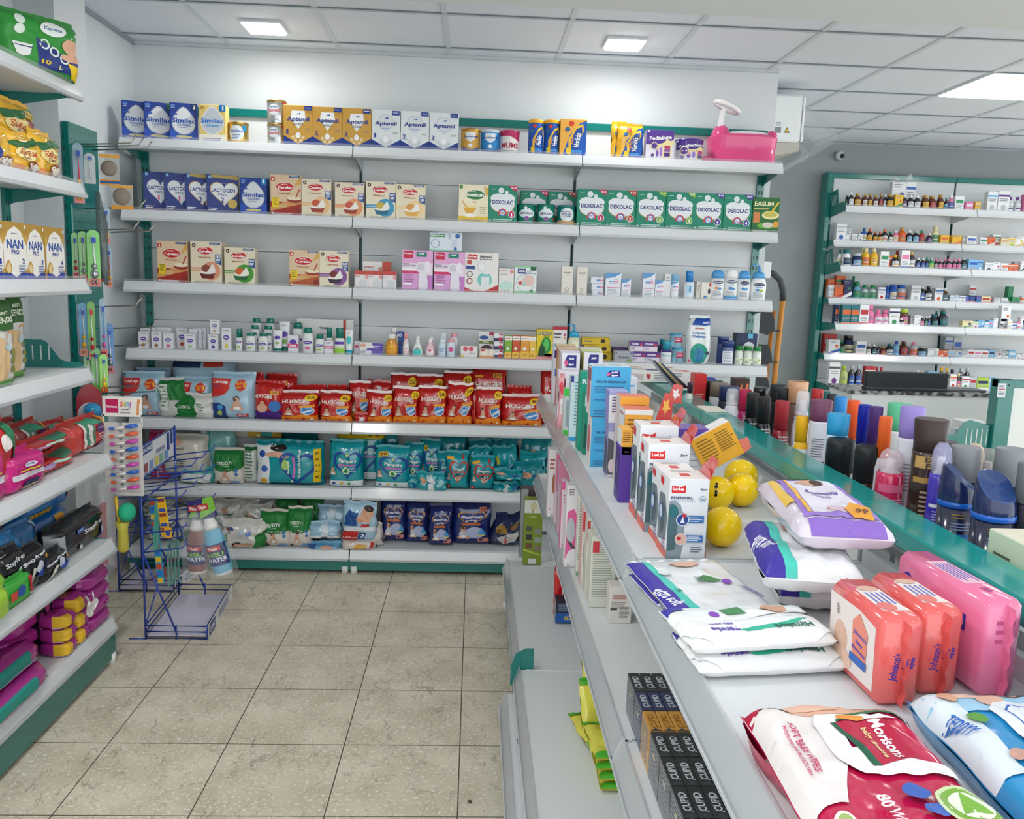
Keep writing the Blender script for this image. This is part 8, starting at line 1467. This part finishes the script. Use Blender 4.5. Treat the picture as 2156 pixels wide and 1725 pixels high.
R(ctn, 465, 640, 720, 'dark carton with an olive flap behind the olive green one @', '4a3a44', [('r', 0, .0, .4, 1, '9aa0a0')], d=.06, dy=.09, side='26303c')
p = onZ(1172, 1312, RZ[2])
q = ctn(.09, .075, '15203ag', [('r', 0, 0, 1, .45, '1f5aa8'), ('t', 'ALL OUT', .62, .26, .6, .2, 'e6d02c', 6), ('l', .1, .85, .6, 4, .09, '7a8aa0')], d=.06, top='1c2638')
thing(q[0], 'dark blue carton with yellow lettering lying below the red pouch', 'carton', q[2], (p.x+.04, p.y, RZ[2]+.0005), 0)
q = soft(.10, .16, .02, 'c8161cg', [('t', 'Hit', .4, .5, .3, .1, 'e6d8d8')], seed=440, wr=.003, name='pouch', cat='pouch')
thing(q[0], 'plain red pouch standing behind the dark blue carton on the low deck', 'pouch', q[2], (p.x+.045, p.y+.07, RZ[2]+.0005), math.radians(6))
YP = 'd9d24cg'
def yp(x, y, z, rz, lab, s, w=.13, L=.16, t=.018, **kw):
    n, c, P = soft(w, L, t, YP, [('r', 0, .0, 1, .12, '4aa82c'), ('r', 0, .9, 1, 1, '4aa82c'), ('l', .3, .45, .8, 1, .04, '4a5a1c'), ('l', .15, .8, .8, 2, .05, '8a8a2c')], seed=s, wr=.004, gu=18, gv=18, p=6, q_=5, name='food_packet', cat='packet', extra='4aa82cg', seal=.008)
    thing(n, lab, c, P, (x, y, z+t), (-math.pi/2, 0, math.radians(rz)), 'yellow and green packets on the low deck')
for k in range(4): yp(.385-.004*k, 1.76+.01*k, RZ[2]+.001+.020*k, -3+2*k, 'yellow packet with green ends in the near pile, %s' % ('lowest', 'second from the bottom', 'third from the bottom', 'topmost')[k], 450+k, w=.15)
yp(.365, 1.92, RZ[2]+.02, 12, 'yellow packet with green ends lying behind the near pile', 455)
for k, (px_, py_) in enumerate(((1232, 1640), (1236, 1570), (1248, 1520))):
    p = onZ(px_, py_-60, RZ[2]); n, c, P = soft(.11, .14, .02, YP, [('r', 0, 0, 1, .08, '4aa82c'), ('r', 0, .93, 1, 1, '4aa82c'), ('l', .3, .45, .8, 1, .04, '4a5a1c')], seed=458+k, wr=.004, name='food_packet', cat='packet', extra='4aa82cg', seal=.008)
    thing(n, 'yellow packet leaning upright, %s of three' % ('nearest', 'middle', 'farthest')[k], c, P, (p.x+.055, p.y+.02, RZ[2]+.02), (math.radians(-28), 0, math.radians(10)), 'yellow and green packets on the low deck')
for k, (px_, py_) in enumerate(((1108, 1615), (1124, 1712))):
    p = onZ(px_, py_, .139); n, c, P = soft(.09, .10, .03, '1c2f8cg', [('e', .6, .6, .25, .2, 'c8505a'), ('e', .7, .35, .2, .2, 'b8a8c8'), ('c', .5, .2, .1, 'd8b04a')], seed=470+k, wr=.006, name='food_packet', cat='packet')
    thing(n, 'shiny dark blue packet on the lowest aisle deck, %s' % ('farther one', 'nearer one')[k], c, P, (p.x+.04, p.y, .17), (-math.pi/2, 0, math.radians(8)), 'blue packets on the lowest deck')
# teal foot plate between the racks
tag(B().prism([(.20, .16), (.132, .16), (.133, .22), (.146, .258), (.175, .275), (.20, .275)], 1, 2.3808, 2.3842, TEAL).build('foot_plate'), 'curved teal foot plate showing between the two low aisle decks', 'rack foot')
# ================================================================== pharmacy shelves on the far wall
CN = {'am': ('5a2c16g', 'amber'), 'bk': ('1a1822g', 'black'), 'wh': ('e2e4e6', 'white'), 'rd': ('b02a2c', 'red'), 'yl': ('e2b428', 'yellow'), 'pk': ('e07aa8', 'pink'), 'bl': ('2a5ab0', 'blue'), 'gn': ('2a8a5a', 'green'), 'or': ('d8642c', 'orange'), 'gy': ('b4babf', 'grey'), 'cl': ('c9d4d4g', 'clear'), 'cr': ('e0d4a8', 'cream'), 'tl': ('1d6a70', 'teal'), 'lb': ('7ab4dc', 'pale blue'), 'pu': ('6a3a8a', 'purple'), 'li': ('a8c83c', 'lime'), 'nv': ('1c2a58', 'navy'), 'gd': ('c09a4a', 'gold'), 'ls': ('a9b86ag', 'olive')}
SHN = ('top', 'second', 'third', 'fourth', 'fifth', 'sixth', 'lowest')
def pharm(si, crop, Y, data, bay):
    """data: 'x0 x1 y kind colour cap-or-accent label' per item; kinds b bottle, j jar, c carton, s short neck bottle"""
    R = Row(FZ[si], Y, crop, 'medicines on the %s pharmacy shelf' % SHN[si], '')
    cnt = {}
    for it in data.split(';'):
        t = it.split()
        if not t: continue
        x0, x1, y, k, c1, c2, c3 = int(t[0]), int(t[1]), int(t[2]), t[3], t[4], t[5], t[6]; bk = int(t[7])*.01 if len(t) > 7 else 0
        A, An = CN[c1]; C2, Cn = CN[c2]; C3 = CN[c3][0]
        if k == 'c': desc = '%s medicine carton with %s print' % (An, Cn)
        else: desc = '%s medicine %s with %s cap and %s label' % (An, 'jar' if k == 'j' else 'bottle', Cn, CN[c3][1])
        i = cnt.get(desc, 0); cnt[desc] = i+1
        lab = '%s %s, %s pharmacy shelf' % (('first', 'second', 'third', 'fourth', 'fifth', 'sixth', 'seventh', 'eighth', 'ninth', 'tenth', 'eleventh', 'twelfth', 'thirteenth')[i], desc, SHN[si]+(' ' if bay == 0 else ' right'))
        lab = lab.replace('  ', ' ')
        if k == 'c':
            nn = len(t[3]); rr = (x0*7+y) % 3
            art = ([('r', 0, .72, 1, .82, C2), ('l', .12, .62, .85, 2, .09, '8a9096'), ('e', .5, .2, .22, .14, C3)], [('r', .1, .5, .9, .74, C2), ('l', .12, .36, .85, 3, .08, '9aa0a4'), ('r', 0, 0, 1, .1, C3)], [('l', .12, .9, .8, 2, .08, '7a8086'), ('p', [(0, .1), (1, .4), (1, .2), (.2, 0), (0, 0)], C2), ('c', .7, .55, .14, C3)])[rr]
            R(ctn, x0, x1, y, lab, A, art, d=.045, dy=bk)
        else:
            R(btl, x0, x1, y, lab, {'b': 'syrup', 'j': 'jar', 's': 'baby'}[k], A, C2, [('r', .12, .04, .88, .96, C3), ('l', .25, .8, .75, 3, .16, '7a7a80'), ('r', .2, .3, .8, .44, C2)], dy=bk, band=(.08, .52), n=10)
pA, pB = (1700, 340, 4.728), (1700, 580, 4.728)
pharm(0, pA, 5.76, """378 410 312 b bk wh gn 4;412 460 303 b bk wh wh;470 536 310 b am gd yl;534 556 330 b am gd rd 3;552 600 320 b am gd wh;602 648 320 b am gd yl 1;650 690 338 b am gd rd 4;656 705 333 b am gd wh;712 752 318 b am gd rd;752 790 325 b bk wh wh 2;785 830 325 b am gd yl 5;792 864 322 b bk gd yl;838 980 205 c wh bl bl 8;980 1075 205 c wh bl rd 8;866 945 333 c yl gn or;945 996 330 b bk wh pu;1002 1062 332 b bk wh wh;1066 1130 335 b bk wh wh;1130 1160 338 b am gd rd 3;1148 1218 333 b am gd yl;1200 1240 340 b am gd yl 4;1220 1285 340 b am gd rd;1290 1328 332 b am gd rd 2;1308 1360 330 b am gd yl;1360 1398 365 b bk tl lb;1405 1462 330 s pk wh bl;1462 1552 345 c wh gn wh;1564 1640 405 c pk wh wh;1658 1715 403 c yl wh gy""", 0)
pharm(0, pA, 5.76, """1788 1888 300 c wh lb gy;1895 2008 295 c wh pu gy;1998 2052 352 b cl pu wh;2068 2130 352 b cl pu wh;2150 2200 330 c pk rd pk""", 1)
pharm(1, pA, 5.895, """285 385 618 c wh gy bl;378 440 632 c gy wh wh 4;378 420 722 c wh gy gy;430 490 720 c wh gy bk;496 540 722 c wh gy bk;540 592 660 b bl tl cr;595 650 668 b bk or yl;652 698 698 b bk or yl;700 740 700 b bk or yl;742 802 676 b bk or wh;804 850 700 b bk gn wh;850 908 685 b pk wh cr;910 990 655 b or gd or;990 1048 684 b bk wh lb;1050 1116 685 b bk gy lb;1112 1168 686 b rd gn rd;1188 1245 712 b bk wh pu;1245 1315 642 s cr cr gn;1315 1400 732 c yl or yl;1402 1430 735 c yl or yl 3;1430 1526 735 c yl or yl""", 0)
pharm(1, pA, 5.895, """1530 1576 745 c gy wh wh 2;1578 1672 742 c wh bl nv;1674 1708 755 c wh rd rd 2;1706 1780 755 c wh gn tl;1782 1860 752 c or wh rd;1834 1915 728 c wh gn rd 3;1914 1990 765 c cr or wh;1990 2066 755 c cr yl li;2066 2145 750 c wh yl yl;2147 2220 765 c wh or gy""", 1)
pharm(2, pA, 5.745, """300 345 878 s wh tl cr 5;345 385 875 s wh tl cr 3;360 445 872 s wh tl nv;455 550 915 j nv gy lb;528 575 862 b cr cr yl 3;552 628 862 b yl cr or;635 710 865 b yl cr yl;720 808 898 c wh gn gy;800 880 940 c or wh or 3;842 920 930 b bk yl wh;900 940 885 c rd wh rd 5;928 1014 885 c wh pk bl;1008 1076 898 b bk gd wh;1078 1125 958 b bk wh bl;1128 1170 960 b bk wh bl;1170 1208 956 b bk gn bl 1;1208 1262 962 b gn gy li;1260 1300 970 b bk pk gy 1;1300 1345 975 b bk pk pk;1345 1380 970 b bk pk pk 2;1380 1440 970 b bk pk pk;1440 1482 970 b bk pk pk;1484 1530 972 b bk pk pk;1530 1590 955 b bk gy tl""", 0)
pharm(2, pA, 5.745, """1594 1690 975 c lb bl or;1688 1735 985 c lb bl wh;1758 1835 1008 c wh gy nv;1838 1912 1005 c wh gy rd;1914 1990 1015 c wh or rd;1992 2085 1020 c or wh rd;2050 2110 998 c gy wh wh 4;2112 2150 995 c wh nv nv;2152 2200 1010 c wh gy gy""", 1)
pharm(3, pB, 5.895, """196 262 40 c or gn gy 4;206 265 95 c wh gy rd 1;264 360 92 c or rd or;280 372 5 c or gn wh 3;350 440 45 c nv wh gn;434 486 8 b gn gn gn 6;462 542 62 s lb gn gn;540 616 98 s cl gn gn;618 694 98 s cl gn gn;698 770 118 c wh bl rd;772 826 108 j bl bl bl 2;824 895 90 j bl bl cr;900 986 94 j gy bl or;1028 1122 100 c wh gy gy;1122 1172 102 b bk wh bl;1176 1246 106 b bk bk wh;1262 1342 124 c wh bl or;1344 1404 126 b am wh tl;1408 1450 198 c wh lb lb;1452 1496 198 c wh lb lb;1500 1565 204 c wh bl gy;1565 1596 204 c bl pk pk""", 0)
pharm(3, pB, 5.895, """1598 1660 200 c nv bl pk;1606 1670 98 c wh rd gy 4;1670 1718 205 c bl rd bl;1720 1812 210 c cr rd pk;1814 1846 220 c rd wh wh 2;1842 1912 218 c gy wh wh;1914 1985 220 c gy wh bl;1990 2040 112 c gn wh gn 3;2025 2065 215 c gn bk gn;2064 2102 218 c gn bk bk;2100 2160 210 b or gy wh""", 1)
pharm(4, pB, 5.745, """270 305 292 c nv or wh 4;340 434 294 c tl or or;425 516 296 c tl or or;516 608 292 c wh rd rd;592 680 300 s pk pk pk 1;672 750 342 s pk pk wh;742 818 344 s pk pk wh;812 914 328 c wh nv gn;928 1015 336 j am li pk 2;902 970 430 b bk wh wh;1020 1056 398 c gy wh wh 2;1056 1118 398 c wh gy gy;1120 1162 405 b bk wh pk;1162 1195 405 b bk wh gn;1192 1222 405 b bk wh bl;1222 1268 385 b bk tl tl 3;1262 1306 352 b bk tl wh 5;1236 1310 400 b bk tl tl;1308 1345 358 b bk tl or 4;1322 1410 358 b bk tl tl""", 0)
pharm(4, pB, 5.745, """1530 1636 452 c cr gn bk;1634 1694 460 c wh li rd;1690 1750 445 c lb bl wh;1750 1792 465 c wh lb lb;1792 1840 450 c lb pk bl;1842 1885 425 c wh wh gy;1906 1985 432 c gy wh or 2;1926 2018 305 c wh gy or 2;1985 2025 440 c wh cr cr;2022 2080 475 c wh bl bl;2068 2110 465 c pk wh wh;2112 2150 410 c wh gy tl;2130 2200 445 c wh bl bl""", 1)
pharm(5, pB, 5.89, """160 286 585 c rd gy wh 5;205 318 640 c wh bl or;314 376 650 b bk gn gn;370 470 602 j nv bk cr 3;480 580 655 c wh bl rd;582 634 684 b bk wh wh;636 694 688 b bk wh tl;690 722 690 b bk gy wh 3;724 780 710 b am gd rd;784 856 684 b bk tl wh;858 920 656 b lb bl lb;924 1010 660 b am am rd;1024 1102 668 b gy pk or;1100 1190 708 b bk gy lb;1188 1296 728 c wh gy gy;1294 1340 745 c or wh rd;1340 1386 745 c or wh rd""", 0)
pharm(5, pB, 5.89, """1388 1456 740 c gy lb bl;1458 1524 740 c gy lb bl;1362 1440 612 c gy bl bl 6;1448 1535 614 c gy bl bl 6;1526 1586 738 c gy wh gy;1588 1650 738 c wh rd gy;1650 1720 745 c wh pk pk;1722 1792 748 c wh rd rd;1796 1850 740 c lb nv gy;1852 1925 745 c gy wh rd;1926 1990 755 c gy wh gn;1992 2062 748 c lb wh gy;2064 2120 780 c wh gy pu;2122 2180 780 c wh gy rd""", 1)
pharm(6, pB, 5.74, """212 322 868 c wh bk pu;330 412 905 b ls li ls;414 478 900 b bk gy bl;480 548 900 b bk gy bl;568 668 908 c rd wh rd;672 712 912 b wh rd rd 1;712 760 918 b wh rd rd;1078 1112 945 b bk wh wh;1124 1156 955 b bk wh wh;1190 1284 960 c lb wh wh;1310 1366 920 b bk yl wh 3;1366 1412 922 b bk yl wh 1""", 0)
pharm(6, pB, 5.74, """1414 1478 940 b bk bk wh 3;1505 1570 925 b bk gy wh 4;1565 1628 925 b bk gy bk 4;1412 1478 985 c wh or rd;1482 1532 978 b bk cr pk 1;1530 1605 1008 c wh rd gn;1606 1676 1008 c gy rd gy;1678 1800 1020 c li nv wh;1798 1882 1022 c lb wh bl""", 1)
# the clear bag over the two blue striped cartons, cartons on the short rack
tag(B().tube([onY(1700+870/4.728, 340+190/4.728, 5.8), onY(1700+890/4.728, 340+150/4.728, 5.8)], [.035, .01], 'dfe4e4t', 8).tube([onY(1700+1005/4.728, 340+190/4.728, 5.8), onY(1700+1030/4.728, 340+125/4.728, 5.8)], [.03, .008], 'dfe4e4t', 8).build('plastic_bag'), 'knotted clear bag handles above the blue striped cartons', 'bag')
R = Row(.701, 3.56, (1940, 760, 7.185), 'cartons on the short rack end', 'short rack end')
R(ctn, 498, 620, 1030, 'small clear and grey carton, left on the short rack @', 'c9d0d2', [('r', .1, .2, .9, .7, 'b4bcc0')], d=.05, k=1)
R(ctn, 622, 690, 985, 'small white carton in the middle @', 'd6d9da', [('l', .2, .8, .8, 3, .15, '8a8f94')], d=.05, dy=.06)
R(ctn, 672, 1040, 945, 'wide white flat carton with green print @', 'dfe1df', [('r', .05, .3, .2, .8, '5a5f60'), ('r', .4, .6, .8, .8, '8aa88a')], d=.12, dy=.0, top='e6e8e6')
# notice the small goods on the counter
tag(B().box(2.40, 2.60, 4.2, 4.3, .861, .869, '5a5e60').build('tray'), 'flat grey tray lying on the granite counter right of the black screen', 'tray')
